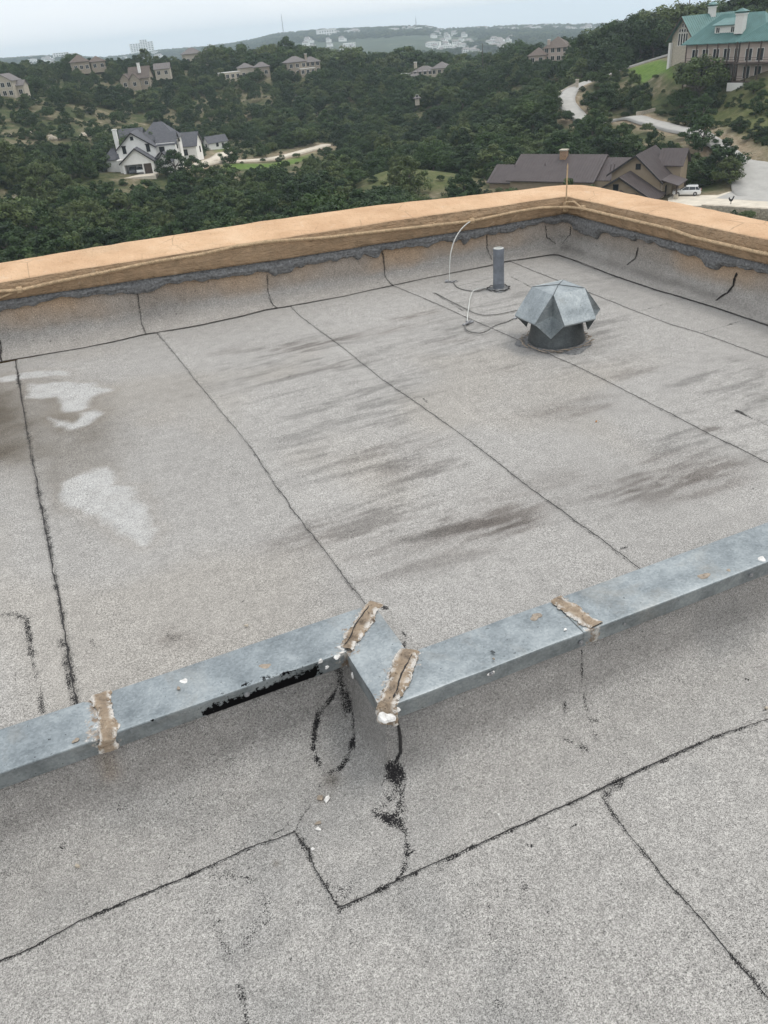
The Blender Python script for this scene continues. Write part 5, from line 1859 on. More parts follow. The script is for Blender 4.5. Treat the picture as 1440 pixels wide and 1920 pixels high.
def make_car(name, label, loc, rz, paint, L=4.7, W=1.85, Hh=1.7, suv=True, detail=True):
    t = thing(name, label, 'car', loc, rz)
    # side profile, x forward, closed body below the glass line
    z0, zb, zt = .22, .98, Hh
    prof_ = [(-.50, .42), (-.49, .80), (-.47, .98), (-.30, 1.02), (.20, .98), (.30, .95), (.44, .84), (.49, .66), (.50, .40), (.46, .24), (-.46, .24)]
    rings = []
    for yy, ins in ((-W / 2, .05), (-W / 2 + .02, .0), (-W / 2 + .12, -.0), (0, 0), (W / 2 - .12, 0), (W / 2 - .02, 0), (W / 2, .05)):
        rings.append([(a * L * (1 - ins * .4), yy, zc if ins == 0 else .6 + (zc - .6) * (1 - ins * 2.2)) for a, zc in prof_])
    MB().loft(rings, True, True).build('body', paint, t, True, 40)
    rf = [(-.455, .99), (-.40, 1.60 / 1.7 * Hh), (-.36, Hh - .04), (-.10, Hh), (.02, Hh - .03), (.22, .97)]
    wdt = W / 2 - .10
    r_ = []
    for yy, k in ((-wdt, .0), (-wdt + .16, 1), (0, 1), (wdt - .16, 1), (wdt, .0)):
        r_.append([(a * L, yy if k else yy, (zc if k else .97 + (zc - .97) * .0)) for a, zc in rf])
    # glasshouse: tapering sides
    lowr = [(a * L, zc) for a, zc in rf]
    mb = MB()
    ringl = []
    for zq, ins in ((.97, 0), (Hh - .10, .19)):
        f = (zq - .97) / (Hh - .97)
        xb, xf = -.46 + .10 * f, .24 - .20 * f
        ringl.append([(xb * L, -wdt + ins, zq), (xf * L, -wdt + ins, zq), (xf * L, wdt - ins, zq), (xb * L, wdt - ins, zq)])
    mb.loft(ringl, True, True)
    gl = mb.build('windows', M['window_dark'], t)
    mb = MB()
    mb.loft([[(-.375 * L, -wdt + .17, Hh - .10), (.045 * L, -wdt + .17, Hh - .10), (.045 * L, wdt - .17, Hh - .10), (-.375 * L, wdt - .17, Hh - .10)],
             [(-.36 * L, -wdt + .21, Hh - .03), (.01 * L, -wdt + .21, Hh - .03), (.01 * L, wdt - .21, Hh - .03), (-.36 * L, wdt - .21, Hh - .03)],
             [(-.32 * L, -wdt + .32, Hh), (-.04 * L, -wdt + .32, Hh), (-.04 * L, wdt - .32, Hh), (-.32 * L, wdt - .32, Hh)]], True, True)
    mb.build('roof', paint, t)
    for sy in (-1, 1):
        for (xb, xt) in ((-.455, -.365), (-.30, -.28), (-.07, -.08), (.225, .04)):
            mb = MB()
            y0_, y1_ = sy * (wdt + .008), sy * (wdt - .175)
            mb.prism([(xb * L - .02, y0_, .96), (xb * L + .03, y0_, .96), (xt * L + .03, y1_, Hh - .08), (xt * L - .02, y1_, Hh - .08)], (0, sy * .012, 0))
            mb.build('window_pillar', paint, t)
        if detail:
            MB().tube([(-.36 * L, sy * (wdt - .18), Hh + .05), (-.02 * L, sy * (wdt - .18), Hh + .05)], .025, 6).build('roof_rail', M['alloy'], t)
            MB().box(.16 * L, .20 * L, sy * (W / 2 - .02) - .1, sy * (W / 2 - .02) + .1, 1.0, 1.14).build('door_mirror', paint, t)
            MB().box(.455 * L, .492 * L, sy * .55 - .2, sy * .55 + .2, .66, .80).build('headlight', M['lamp_white'], t)
            MB().box(-.498 * L, -.475 * L, sy * .70 - .12, sy * .70 + .12, .75, .98).build('tail_light', M['lamp_red'], t)
        for xw in (-.30, .31):
            tw = MB()
            rr_ = [[(xw * L + rad * math.cos(q * math.pi / 9), sy * (W / 2 - .10) + dy, .35 + rad * math.sin(q * math.pi / 9)) for q in range(18)] for dy, rad in ((-.11, .30), (-.09, .35), (.10, .35), (.115, .30))]
            tw.loft(rr_, True, True)
            w_ = tw.build('wheel', M['rubber'], t, True, 40)
            MB().loft([[(xw * L + rad * math.cos(q * math.pi / 9), sy * (W / 2 - .10) + sy * dy, .35 + rad * math.sin(q * math.pi / 9)) for q in range(18)] for dy, rad in ((.10, .22), (.125, .21), (.122, .06))], True, True).build('rim', M['alloy'], w_)
    return t


ml = H.t.matrix_world if False else None


def local(Hs, x, y, z):
    a = Hs.t.rotation_euler[2]
    l = Hs.t.location
    return (l[0] + x * math.cos(a) - y * math.sin(a), l[1] + x * math.sin(a) + y * math.cos(a), l[2] + z)


make_car('parked_car', 'dark car parked inside the left bay of the open white garage', local(H, -1.9, 2.9, .03), H.t.rotation_euler[2] + math.pi / 2, M['car_dark'], detail=False)
make_car('parked_car', 'white car parked inside the open garage of the white house', local(H, .15, 2.9, .03), H.t.rotation_euler[2] + math.pi / 2, M['car_white'], detail=False)

H = House('garage_annex', 'small white annex with dark gable roof behind the white house', P(356, 299, 252), -16, 'white_wall', 'grey_shingle', trim='dark_trim', fascia='dark_trim')
H.gable_x(-4.2, 2.4, 0, 6.5, 3.9, 6.8, o=.5)
H.window(4.0, 1.4, .9, 1.4, 2.4, '+x')
H.window(-.8, 1.2, 1.0, 1.4, 0)
H = House('white_cottage', 'small white cottage at the top of the pale driveway', P(405, 279, 285), 24, 'white_wall', 'grey_shingle', trim='dark_trim', fascia='dark_trim')
H.t.scale = (.72, .72, .72)
H.gable_x(-3.2, 6.2, 0, 5.5, 2.9, 5.2, o=.45)
H.window(2.6, .9, 1.2, 1.2, -3.2, '-x')
H.window(1.0, .9, 1.0, 1.3, 0)
MB().box(3.2, 4.2, -.08, .0, 0, 2.1).build('door', M['dark_trim'], H.t)

# --- brown house with the metal roofs just below the parapet
bl_ = PZ(1213, 368, YARD)
bl_[2] -= .3
H = House('brown_house', 'long brown house with standing seam metal roofs and front gables', bl_, -16, 'brown_wall', 'brown_metal', trim='dark_trim', fascia='dark_trim')
H.gable_x(-27.5, -10.6, 0, 13, 2.9, 6.4, o=.6, ribs=.55)
H.gable_x(-11.2, -3.4, .8, 12, 2.7, 5.9, o=.0, ribs=.55)
H.gable_x(-33.0, -27.0, 2, 11, 2.0, 4.4, o=.5, ribs=.55)
H.gable_y(-6.4, 2.6, -1.5, 9, 4.7, 7.6, xr=-2.0, zright=3.6, o=.7, ribs=.55)
H.gable_y(-8.0, 2.9, -7.2, -1.5, 1.9, 4.9, xr=-2.9, zright=1.5, o=.7, ribs=.55)
H.gable_y(-5.4, .6, -8.6, -7.2, .9, 2.6, xr=-2.6, zright=.4, o=.5, ribs=.55)
H.gable_x(.4, 4.3, 5.0, 9.5, 5.3, 7.4, o=.5, ribs=.55)
H.window(-1.6, 5.2, .7, .8, -1.5, bars=0)
H.window(-3.6, 2.6, .8, .9, -7.2, bars=0)
H.window(-.4, 1.0, 1.3, 1.0, -7.2)
H.window(7.2, 5.6, .8, .9, 4.3, '+x')
MB().prism([(2.9, -2.0, 3.4), (6.0, -2.0, 2.5), (6.0, 4.0, 2.5), (2.9, 4.0, 3.4)], (0, 0, .14)).build('porch_roof', M['brown_metal'], H.t)
for y in (-1.8, 3.6):
    MB().box(5.5, 5.75, y, y + .25, 0, 2.5).build('porch_post', M['timber'], H.t)
MB().box(5.3, 5.95, -2.0, -1.4, 0, 1.1).build('post_plinth', M['cream_wall'], H.t)
MB().box(2.62, 3.0, -1.3, 5.0, 0, 3.3).build('stone_wall', M['tan_wall'], H.t)
MB().box(3.0, 3.06, .4, 1.4, .0, 2.1).build('door', M['dark_trim'], H.t)
H.chimney(-19.2, -17.9, 5.0, 6.2, 4.8, 7.2, 'red_brick', 'cream_wall')
for x, y in ((-21.5, 3.4), (-8.2, 3.2), (-7.6, 3.3), (-27.8, 3.0)):
    MB().tube([(x, y, 3.4 if x < -20 else 3.6), (x, y, 5.2)], .07, 8).build('roof_vent', M['brown_metal'], H.t)
brownH = H
make_car('parked_suv', 'white estate car with roof rails parked in the yard of the brown house', PZ(1287, 366, YARD) + np.array([0, 0, .04]), -math.atan2(bl_[0], bl_[1]) + math.radians(180 - 4), M['car_white'], 4.9, 1.9, 1.62)

# --- house with the teal roof
tl = P(1380, 150, 222)
H = House('teal_roof_house', 'big two storey house with teal metal roof and timber verandas', tl, -30, 'pink_wall', 'teal_metal', trim='white_trim')
H.hip(0, 16, 0, 13, 6.9, 12.2, o=.9, ribs=.6)
H.hip(-13.5, 4, 2.2, 12.5, 6.7, 11.5, o=.9, ribs=.6, cut=.8)
# verandas: decks, posts, railing
for z in (2.9,):
    MB().box(-13, 0, .4, 2.19, z, z + .22).build('veranda_deck', M['timber'], H.t)
    MB().box(0.02, 16, -2.0, -.02, z, z + .22).build('veranda_deck', M['timber'], H.t)
MB().box(-13, 0, .4, 2.19, -.3, -.1).build('veranda_deck', M['timber'], H.t)
MB().box(0.02, 16, -2.0, -.02, -.3, -.1).build('veranda_deck', M['timber'], H.t)
for k in range(6):
    x = -12.6 + k * 2.4
    MB().box(x, x + .2, .45, .65, -1.6, 6.6).build('veranda_post', M['timber'], H.t)
for k in range(7):
    x = .2 + k * 2.5
    MB().box(x, x + .22, -1.95, -1.73, -1.6, 6.8).build('veranda_post', M['timber'], H.t)
for z in (3.6, 4.0, .4, .8):
    MB().box(-12.6, -.2, .5, .56, z, z + .07).build('railing', M['timber'], H.t)
    MB().box(.2, 15.4, -1.88, -1.82, z, z + .07).build('railing', M['timber'], H.t)
for z in (.3, 3.4):
    for x in (-11.4, -9.0, -6.5, -4.1, -1.7):
        H.window(x, z, 1.3, 2.1, 2.2, bars=1)
    for x in (2.0, 4.4, 7.4, 10.2, 13.0):
        H.window(x, z, 1.3, 2.1, 0, bars=1)
MB().box(-.5, 3.2, -2.3, -2.02, -1.8, -.31).build('stone_plinth', M['white_trim'], H.t)
MB().box(8.8, 11.5, -2.5, -2.02, -1.6, .5).build('stone_plinth', M['white_trim'], H.t)
H.chimney(-3.4, -1.7, 2.6, 4.0, 8.0, 11.3, 'white_trim', 'white_trim', 'teal_metal')


def dormer(Hs, x0, x1, y0, y1, z0, z1):
    MB().box(x0, x1, y0, y1, z0, z1).build('dormer', M['white_trim'], Hs.t)
    mb = MB()
    mb.prism([(x0 - .5, y0 - .5, z1 - .02), (x1 + .5, y0 - .5, z1 - .02), (x1 - .2, y1, z1 + 1.1), (x0 + .2, y1, z1 + 1.1)], (0, 0, .12))
    mb.build('dormer_roof', M['teal_metal'], Hs.t)
    for x in (x0 + .75, x1 - .75):
        Hs.window(x, z0 + .35, .75, .9, y0, bars=1)


H.t.scale = (1.13, 1.13, 1.13)
dormer(H, -8.2, -3.4, 3.4, 6.4, 8.0, 9.6)
dormer(H, 7.0, 12.6, 1.6, 5, 8.2, 9.9)
MB().box(-11.0, -9.0, 5, 8, 8.9, 9.0).build('roof_ridge_step', M['teal_metal'], H.t)
tealH = H
wloc = P(1276, 120, 243)
H2 = House('teal_roof_wing', 'pale gabled wing with tall window wall, left of the teal roofed house', wloc, -50, 'cream_wall', 'teal_metal', trim='white_trim', fascia='timber')
H2.gable_y(-3.6, 3.6, 0, 13, 5.6, 9.2, o=1.0, ribs=.6)
H2.t.scale = (1.13, 1.13, 1.13)
for x in (-1.2, -.4, .4, 1.2):
    H2.window(x, 3.6, .5, 2.3, 0, bars=0)
    H2.window(x, 6.2, .5, .55, 0, bars=0)
for x in (-.4, .4):
    H2.window(x, 7.1, .5, .7, 0, bars=0)
H2.chimney(-.5, .7, 6.5, 7.7, 7.5, 10.3, 'white_trim', 'white_trim', 'teal_metal')
H2.window(3.0, 2.8, 1.6, 2.2, 3.6, '+x')
H2.window(7.0, 2.8, 1.6, 2.2, 3.6, '+x')
MB().box(-3.9, -3.2, -.6, -.02, -1.5, 4.2).build('buttress', M['white_trim'], H2.t)

# --- houses on the opposite slope


def stone_villa(name, label, loc, turn, wall, roof_, blocks, chim=(), group=None, trim='white_trim', nw=1.0):
    Hs = House(name, label, loc, turn, wall, roof_, trim=trim, group=group)
    Hs.t.scale = (.86, .86, .86)
    for kind, x0, x1, y0, y1, ze, zr in blocks:
        if kind == 'h':
            Hs.hip(x0, x1, y0, y1, ze, zr, o=.6)
        elif kind == 'x':
            Hs.gable_x(x0, x1, y0, y1, ze, zr, o=.5)
        elif kind == 'y':
            Hs.gable_y(x0, x1, y0, y1, ze, zr, o=.5)
        elif kind == 'f':
            Hs.wall(x0, x1, y0, y1, 0, ze)
            MB().box(x0 - .1, x1 + .1, y0 - .1, y1 + .1, ze + .002, ze + .25).build('roof', M['white_trim'], Hs.t)
        fl = 2 if ze > 5 else 1
        for f in range(fl):
            n = max(1, int((x1 - x0) / 2.6 * nw))
            for i in range(n):
                x = x0 + (i + .5) * (x1 - x0) / n
                Hs.window(x, .8 + f * 3.0, min(1.5, (x1 - x0) / n * .55), 1.6, y0, bars=1)
    for c in chim:
        Hs.chimney(*c)
    return Hs


V_ = stone_villa('hillside_house', 'tan two storey stone house with hipped roofs on the ridge, left of centre', P(572, 141, 400), 18, 'tan_wall', 'tan_tile',
            [('h', -8.5, 1.5, 0, 8, 6.4, 8.8), ('h', 1.5, 9.6, 2.5, 9, 5.6, 7.9), ('f', -3, 5, -2.5, -.02, 2.9, 0)], [(2.2, 3.2, 3.5, 4.5, 5, 9.2, 'tan_wall')])
V_ = stone_villa('hillside_house', 'cream stone villa with grey hip roof and chimney, above the middle of the wood', P(795, 156, 390), -18, 'cream_wall', 'tan_tile',
            [('h', 4.2, 12.5, 0, 9, 6.2, 8.8), ('h', -6.5, 4.2, 2, 10, 5.2, 7.4), ('f', -14.5, -8.6, .5, 7, 4.4, 0), ('h', -8.5, -2.0, -1.4, 3, 3.4, 4.6)], [(-6.2, -5.0, 4, 5.2, 4, 9.2, 'cream_wall')])
MB().box(-17, -8, -3.4, -.4, -2.5, -.1).build('terrace_wall', M['cream_wall'], V_.t)
MB().box(-4, 6, -3.2, -1.6, -2.5, .2).build('terrace_wall', M['cream_wall'], V_.t)
V_ = stone_villa('hillside_house', 'brown roofed house with two front gables and white chimney, upper left slope', P(258, 164, 395), -16, 'tan_wall', 'brown_shingle',
            [('x', -4, 6, 2, 10, 4.4, 8.8), ('y', -8, -3.4, 0, 6, 4.0, 6.3), ('y', -3.0, 1.6, -1, 6, 4.0, 6.3)], [(1.0, 2.2, 3, 4.2, 6, 10.2, 'white_wall')])
V_ = stone_villa('hillside_house', 'pale stone gabled house at the left edge of the picture', P(14, 183, 345), -24, 'cream_wall', 'tan_tile',
            [('y', -4.5, 3.5, 0, 9, 6.2, 8.6), ('x', -14, -4.5, 2, 9, 5.6, 8.6), ('x', 3.4, 6.6, 3, 8, 4.2, 5.8)], [(-5.6, -4.7, 3, 4, 6, 9.8, 'cream_wall')])
V_ = stone_villa('hillside_house', 'pale terraced house half hidden by trees, left of the tan hipped house', P(446, 148, 410), 10, 'cream_wall', 'tan_tile',
            [('h', 2, 9.5, 2, 9, 4.8, 6.8), ('f', -9, 1.9, 1.0, 7, 3.2, 0)], [])
MB().box(-10, 10, -2.6, -.6, -2.2, -.1).build('terrace_wall', M['cream_wall'], V_.t)
V_ = stone_villa('hillside_house', 'small pavilion with hipped grey roof, just left of the tan hipped house', P(494, 142, 405), 4, 'tan_wall', 'tan_tile', [('h', -4, 3.6, 0, 6, 4.2, 6.2)], [])
V_ = stone_villa('hillside_house', 'house with big brown hip roof among trees, left of the tall oaks', P(1030, 118, 345), -10, 'pink_wall', 'brown_shingle',
            [('h', -3, 7.5, 2, 13, 5.6, 9.6), ('h', -8.5, -1.5, -3, 5, 3.4, 6.2)], [(-1.6, -.5, 3, 4.1, 5, 8.6, 'pink_wall')])
V_ = stone_villa('hillside_house', 'grey roofed house peeping over the trees on the left ridge', P(372, 118, 445), 12, 'cream_wall', 'tan_tile', [('h', -7, 3, 0, 8, 4.8, 7.6), ('h', 4, 11, 1, 8, 4.6, 7.0)], [])
V_ = stone_villa('hillside_house', 'brown roofed house on the far left ridge below the white blocks', P(172, 131, 428), 8, 'tan_wall', 'brown_shingle', [('h', -9, -.5, 0, 8, 4.2, 7.4), ('h', .5, 8, 2, 9, 3.6, 6.0)], [])
V_ = stone_villa('hillside_house', 'small grey gabled house right of the white chimney house', P(305, 143, 408), -8, 'cream_wall', 'tan_tile', [('x', -3.5, 4, 0, 6, 3.6, 5.8)], [])
V_ = stone_villa('garden_pavilion', 'tiny pale pavilion with peaked roof in the middle of the wood', P(783, 190, 322), 0, 'cream_wall', 'tan_tile', [('h', -1.1, .8, 0, 2.0, 1.3, 2.4)], [])

# --- retaining wall of the yard, built of single courses of stone, and the iron rooster on it
wa, wb = YARDP[-2], YARDP[-4]
wa, wb = PZ(1316, 387, YARD), PZ(1640, 408, YARD)
dv = (wb - wa)[:2]
Lw = np.linalg.norm(dv)
dv /= Lw
ret = thing('retaining_wall', 'dry stone retaining wall below the paved yard', 'wall', (wa[0], wa[1], YARD), math.atan2(dv[1], dv[0]))
MB().box(0, Lw, .10, .6, -4, .0).build('wall_core', M['tan_wall'], ret)
MB().box(-.05, Lw, -.12, .7, .002, .28).build('wall_coping', M['rock'], ret)
rgs = random.Random(3)
stone_protos = []
for k in range(5):
    w_, h_ = rgs.uniform(.6, 1.1), .36
    mb = MB().bbox(-w_ / 2, w_ / 2, -.14, .10, 0, h_, .05)
    o = mb.build('stone', M['wall_stone'], ret)
    stone_protos.append((o, w_))
first = [True] * 5
for row in range(7):
    x = rgs.uniform(0, .4)
    while x < min(Lw, 17):
        k = rgs.randrange(5)
        o, w_ = stone_protos[k]
        if first[k]:
            first[k] = False
            c = o
        else:
            c = o.copy()
            col.objects.link(c)
            c.parent = ret
        c.location = (x + w_ / 2, rgs.uniform(-.05, .04), -.40 - row * .40)
        x += w_ + .04
ro = PZ(1369, 386, YARD)
roo = thing('rooster_sculpture', 'dark iron rooster standing on the retaining wall', 'sculpture', (ro[0], ro[1], YARD + .28), -math.atan2(ro[0], ro[1]))
pts_ = [(-.10, .45), (-.30, .60), (-.42, .95), (-.34, 1.12), (-.26, .92), (-.12, .78), (.12, .80), (.24, 1.0), (.28, 1.22), (.36, 1.34), (.44, 1.24), (.52, 1.16), (.42, 1.12), (.38, .85), (.28, .58), (.12, .42)]
rr_ = []
for yy, s_ in ((-.10, .7), (-.05, 1), (.05, 1), (.10, .7)):
    cx_, cz_ = .03, .75
    rr_.append([(cx_ + (a - cx_) * s_, yy, cz_ + (b - cz_) * s_) for a, b in pts_])
MB().loft(rr_, True, True).build('rooster_body', M['iron'], roo)
for x in (-.02, .1):
    MB().tube([(x, 0, 0), (x, 0, .5)], .035, 6).build('rooster_leg', M['iron'], roo)

# --- stone walls and gate pillars where the drive climbs
gp = P(1082, 160, 264)
zg = gz(gp[0], gp[1])[0]
gpt = thing('gate_pillar', 'pale stone gate pillar at the bend of the grey drive', 'pillar', (gp[0], gp[1], zg), -.5)
MB().bbox(-.4, .4, -.4, .4, -1, 1.7, .06).build('pillar_shaft', M['cream_wall'], gpt)
MB().bbox(-.5, .5, -.5, .5, 1.702, 1.95, .08).build('pillar_cap', M['rock'], gpt)
def low_wall(label, pts, h, mat='cream_wall', name='stone_wall'):
    q = np.array([P(a, b, r)[:2] for a, b, r in pts])
    zs = gz(q[:, 0], q[:, 1])
    t = thing(name, label, 'wall', (q[0, 0], q[0, 1], zs[0]))
    for i in range(len(q) - 1):
        a, b = q[i] - q[0], q[i + 1] - q[0]
        d = (b - a) / np.linalg.norm(b - a)
        nr = np.array([-d[1], d[0]]) * .2
        z0, z1 = zs[i] - zs[0], zs[i + 1] - zs[0]
        pl = [(a[0] - nr[0], a[1] - nr[1], z0 - .8), (b[0] - nr[0], b[1] - nr[1], z1 - .8), (b[0] - nr[0], b[1] - nr[1], z1 + h), (a[0] - nr[0], a[1] - nr[1], z0 + h)]
        MB().prism(pl, (2 * nr[0], 2 * nr[1], 0)).build('wall_length', M[mat], t)
    return t
low_wall('low pale stone wall leading up to the gate pillar', [(1046, 175, 262), (1056, 168, 265), (1068, 164, 266), (1080, 161, 266)], 1.2)
low_wall('pale kerb wall beside the bend of the grey drive', [(1194, 208, 223), (1210, 207, 225), (1228, 207, 226)], .7)
# ------------------------------------------------------------------ trees


def crown_mesh(name, seed, kind, mat, n_clump=34, per=70):
    """leaf-sized faces gathered in clumps through the crown's volume; unit height about 1, base at z = 0"""
    rg = np.random.default_rng(seed)
    V, F = [], []
    cl = []
    while len(cl) < n_clump:
        p = rg.uniform(-1, 1, 3)
        if kind == 'cedar':
            z = (p[2] + 1) / 2
            w = .52 * (math.sin(math.pi * min(1, (z * .86 + .12))) ** .7) * (1.05 - .35 * z)
            q = np.array([p[0] * w, p[1] * w, .06 + z * .86])
            if math.hypot(p[0], p[1]) > 1 or math.hypot(p[0], p[1]) < .35:
                continue
            r = rg.uniform(.09, .16) * (1.15 - .45 * z)
        else:
            if np.linalg.norm(p) > 1 or np.linalg.norm(p) < .45 or p[2] < -.55:
                continue
            q = np.array([p[0] * .52, p[1] * .52, .58 + p[2] * .34])
            r = rg.uniform(.10, .17)
        cl.append((q * np.array([1 + .12 * math.sin(seed), 1, 1]), r))
    for q, r in cl:
        k = per
        d = rg.normal(0, 1, (k, 3))
        d /= np.linalg.norm(d, axis=1)[:, None]
        rad = r * rg.uniform(.35, 1.08, k) ** .6
        c = q + d * rad[:, None] * np.array([1, 1, .82])
        s = rg.uniform(.014, .030, k)
        nrm = d + rg.normal(0, .45, (k, 3)) + np.array([0, 0, .35])
        nrm /= np.linalg.norm(nrm, axis=1)[:, None]
        a = np.cross(nrm, rg.normal(0, 1, (k, 3)))
        a /= np.linalg.norm(a, axis=1)[:, None] + 1e-9
        b = np.cross(nrm, a)
        o = len(V)
        tri = np.stack([c + a * s[:, None] * 1.25, c - a * s[:, None] * .6 + b * s[:, None], c - a * s[:, None] * .6 - b * s[:, None]], 1)
        V.extend(tri.reshape(-1, 3).tolist())
    n = len(V) // 3
    me = bpy.data.meshes.new(name)
    me.vertices.add(len(V))
    me.vertices.foreach_set('co', np.array(V, np.float32).ravel())
    me.loops.add(len(V))
    me.loops.foreach_set('vertex_index', np.arange(len(V), dtype=np.int32))
    me.polygons.add(n)
    me.polygons.foreach_set('loop_start', np.arange(0, len(V), 3, dtype=np.int32))
    me.update(calc_edges=True)
    me.materials.append(mat)
    return me


def trunk_mesh(name, seed, kind):
    rg = random.Random(seed)
    mb = MB()
    top = .62 if kind == 'cedar' else .50
    base = [(0, 0, -.12), (.01, 0, .05), (.02 * rg.uniform(-1, 1), .01, top * .5), (.03 * rg.uniform(-1, 1), .02 * rg.uniform(-1, 1), top)]
    mb.tube(base, [.034, .028, .022, .010], 7)
    for k in range(5):
        th = k * 1.26 + rg.uniform(-.3, .3)
        z0 = top * rg.uniform(.35, .7) if kind == 'cedar' else top * rg.uniform(.42, .62)
        L = rg.uniform(.16, .26)
        mb.tube([(0, 0, z0), (L * .5 * math.cos(th), L * .5 * math.sin(th), z0 + .09), (L * 1.15 * math.cos(th), L * 1.15 * math.sin(th), z0 + .22)], [.015, .011, .005], 5)
    me = bpy.data.meshes.new(name)
    me.from_pydata(mb.v, [], mb.f)
    me.update()
    me.materials.append(M['bark'])
    return me


CEDAR = [(crown_mesh('cedar_crown', 40 + i, 'cedar', M['leaf_cedar'], 40 + 3 * i, 95), trunk_mesh('cedar_trunk', i, 'cedar')) for i in range(5)]
OAK = [(crown_mesh('oak_crown', 80 + i, 'oak', M['leaf_oak'], 44 + 4 * i, 100), trunk_mesh('oak_trunk', 20 + i, 'oak')) for i in range(3)]
PROTO = CEDAR + OAK
first_crown = {}


def tree(pi, x, y, z, h, wd, rz, label, group, name=None):
    cm, tm = PROTO[pi]
    t = thing(name or ('cedar_tree' if pi < 5 else 'oak_tree'), label, 'tree', (x, y, z), rz, group)
    t.scale = (h * wd, h * wd, h)
    for nm, me in (('trunk', tm), ('crown', cm)):
        o = bpy.data.objects.new(nm, me)
        col.objects.link(o)
        o.parent = t
        if nm == 'crown' and pi not in first_crown:
            first_crown[pi] = o
    return t


# trees of their own: (pixel of the foot, range, height, width, proto, label)
SPECIAL = [
    (1311, 160, 224, 11, 1.15, 5, 'broad oak with bare forked trunk in front of the teal roofed house'),
    (1338, 176, 216, 5.5, 1.15, 1, 'dark rounded cedar just right of the forked oak below the teal roofed house'),
    (1280, 172, 222, 6.0, 1.1, 6, 'loose oak left of the forked oak, below the pale gabled wing'),
    (1300, 222, 208, 6.0, 1.2, 0, 'dark cedar standing alone on the meadow edge above the grey drive'),
    (1318, 264, 186, 6.5, 1.1, 2, 'dark cedar in front of the grey drive, uphill of the white estate car'),
    (1352, 338, 172, 7.5, 1.25, 3, 'tall dark cedar inside the bend of the grey drive'),
    (1366, 330, 168, 5.0, 1.3, 1, 'wide bushy cedar at the outer edge of the bend, beside the grey drive'),
    (1315, 345, 172, 5.5, 1.4, 4, 'low bushy cedar behind the white estate car'),
    (1425, 208, 202, 4.6, 1.1, 2, 'small dark tree alone on the open meadow at the right edge'),
    (1418, 258, 187, 2.4, 1.9, 0, 'low round bush on the stony slope above the grey drive'),
    (1385, 249, 192, 2.2, 1.9, 3, 'low bush beside the grey drive, left of the round bush on the slope'),
    (1415, 158, 212, 3.0, 1.5, 6, 'small pale green bush at the foot of the teal roofed house'),
    (770, 352, 172, 7.5, 1.1, 1, 'tall dark cedar standing in front of the green clearing'),
    (740, 352, 173, 5.5, 1.15, 2, 'shorter dark cedar left of the tall one before the green clearing'),
    (870, 352, 165, 6.0, 1.2, 4, 'dark cedar right of the green clearing beside the brown roof'),
    (608, 240, 300, 5.5, .7, 7, 'narrow pale green tree at the bend of the pale track'),
    (500, 300, 262, 3.6, .8, 7, 'pale yellow green young tree beside the pale track'),
    (430, 297, 248, 5.5, 1.1, 2, 'dark cedar right of the white annex beside the pale driveway'),
    (330, 330, 226, 7.0, 1.3, 0, 'broad dark tree in front of the right end of the white house'),
    (370, 345, 221, 6.5, 1.3, 3, 'broad dark tree right of the one before the white house'),
]
for k, (a, b, r, h, wd, pi, lab) in enumerate(SPECIAL):
    q = P(a, b, r)
    z = gz(q[0], q[1])[0]
    tree(pi, q[0], q[1], z - .1, h, wd, k * 1.7, lab, None)

# ridge oaks behind the teal roofed house and on the middle ridge: individuals against the sky
rgt = random.Random(11)
RIDGE = [(1105, 112, 318, 12), (1125, 108, 322, 12.5), (1150, 100, 318, 13.5), (1172, 98, 310, 14), (1195, 96, 305, 15), (1215, 92, 305, 15.5), (1235, 90, 300, 14), (1090, 120, 315, 10), (1072, 128, 305, 9), (1250, 80, 312, 11), (1290, 72, 300, 12), (1305, 66, 300, 12), (1415, 62, 285, 13), (1440, 62, 280, 15), (1460, 60, 280, 15), (1335, 60, 300, 11), (1355, 58, 300, 11), (1390, 60, 292, 12), (1200, 110, 292, 11), (1160, 118, 290, 10), (1130, 128, 285, 9.5), (1225, 104, 290, 9)]
for k, (a, b, r, h) in enumerate(RIDGE):
    q = P(a, b, r)
    z = gz(q[0], q[1])[0]
    tree(5 + k % 3, q[0], q[1], z - .1, h * rgt.uniform(1.0, 1.25), rgt.uniform(.95, 1.2), rgt.uniform(0, 6), 'tall dark oak in the grove crowning the right hand ridge', 'oaks of the right ridge')
for k in range(34):
    a = 400 + k * 13.5 + rgt.uniform(-5, 5)
    if 585 < a < 600:
        continue
    b = np.interp(a, [400, 480, 560, 640, 700, 760, 850], [106, 103, 104, 108, 118, 128, 132])
    r = rgt.uniform(428, 462)
    q = P(a, b, r)
    z = gz(q[0], q[1])[0]
    tree(5 + k % 3, q[0], q[1], z - .1, rgt.uniform(8.5, 12.5), rgt.uniform(1.0, 1.25), rgt.uniform(0, 6), 'rounded dark oak in the tree line along the middle ridge', 'oaks along the middle ridge')

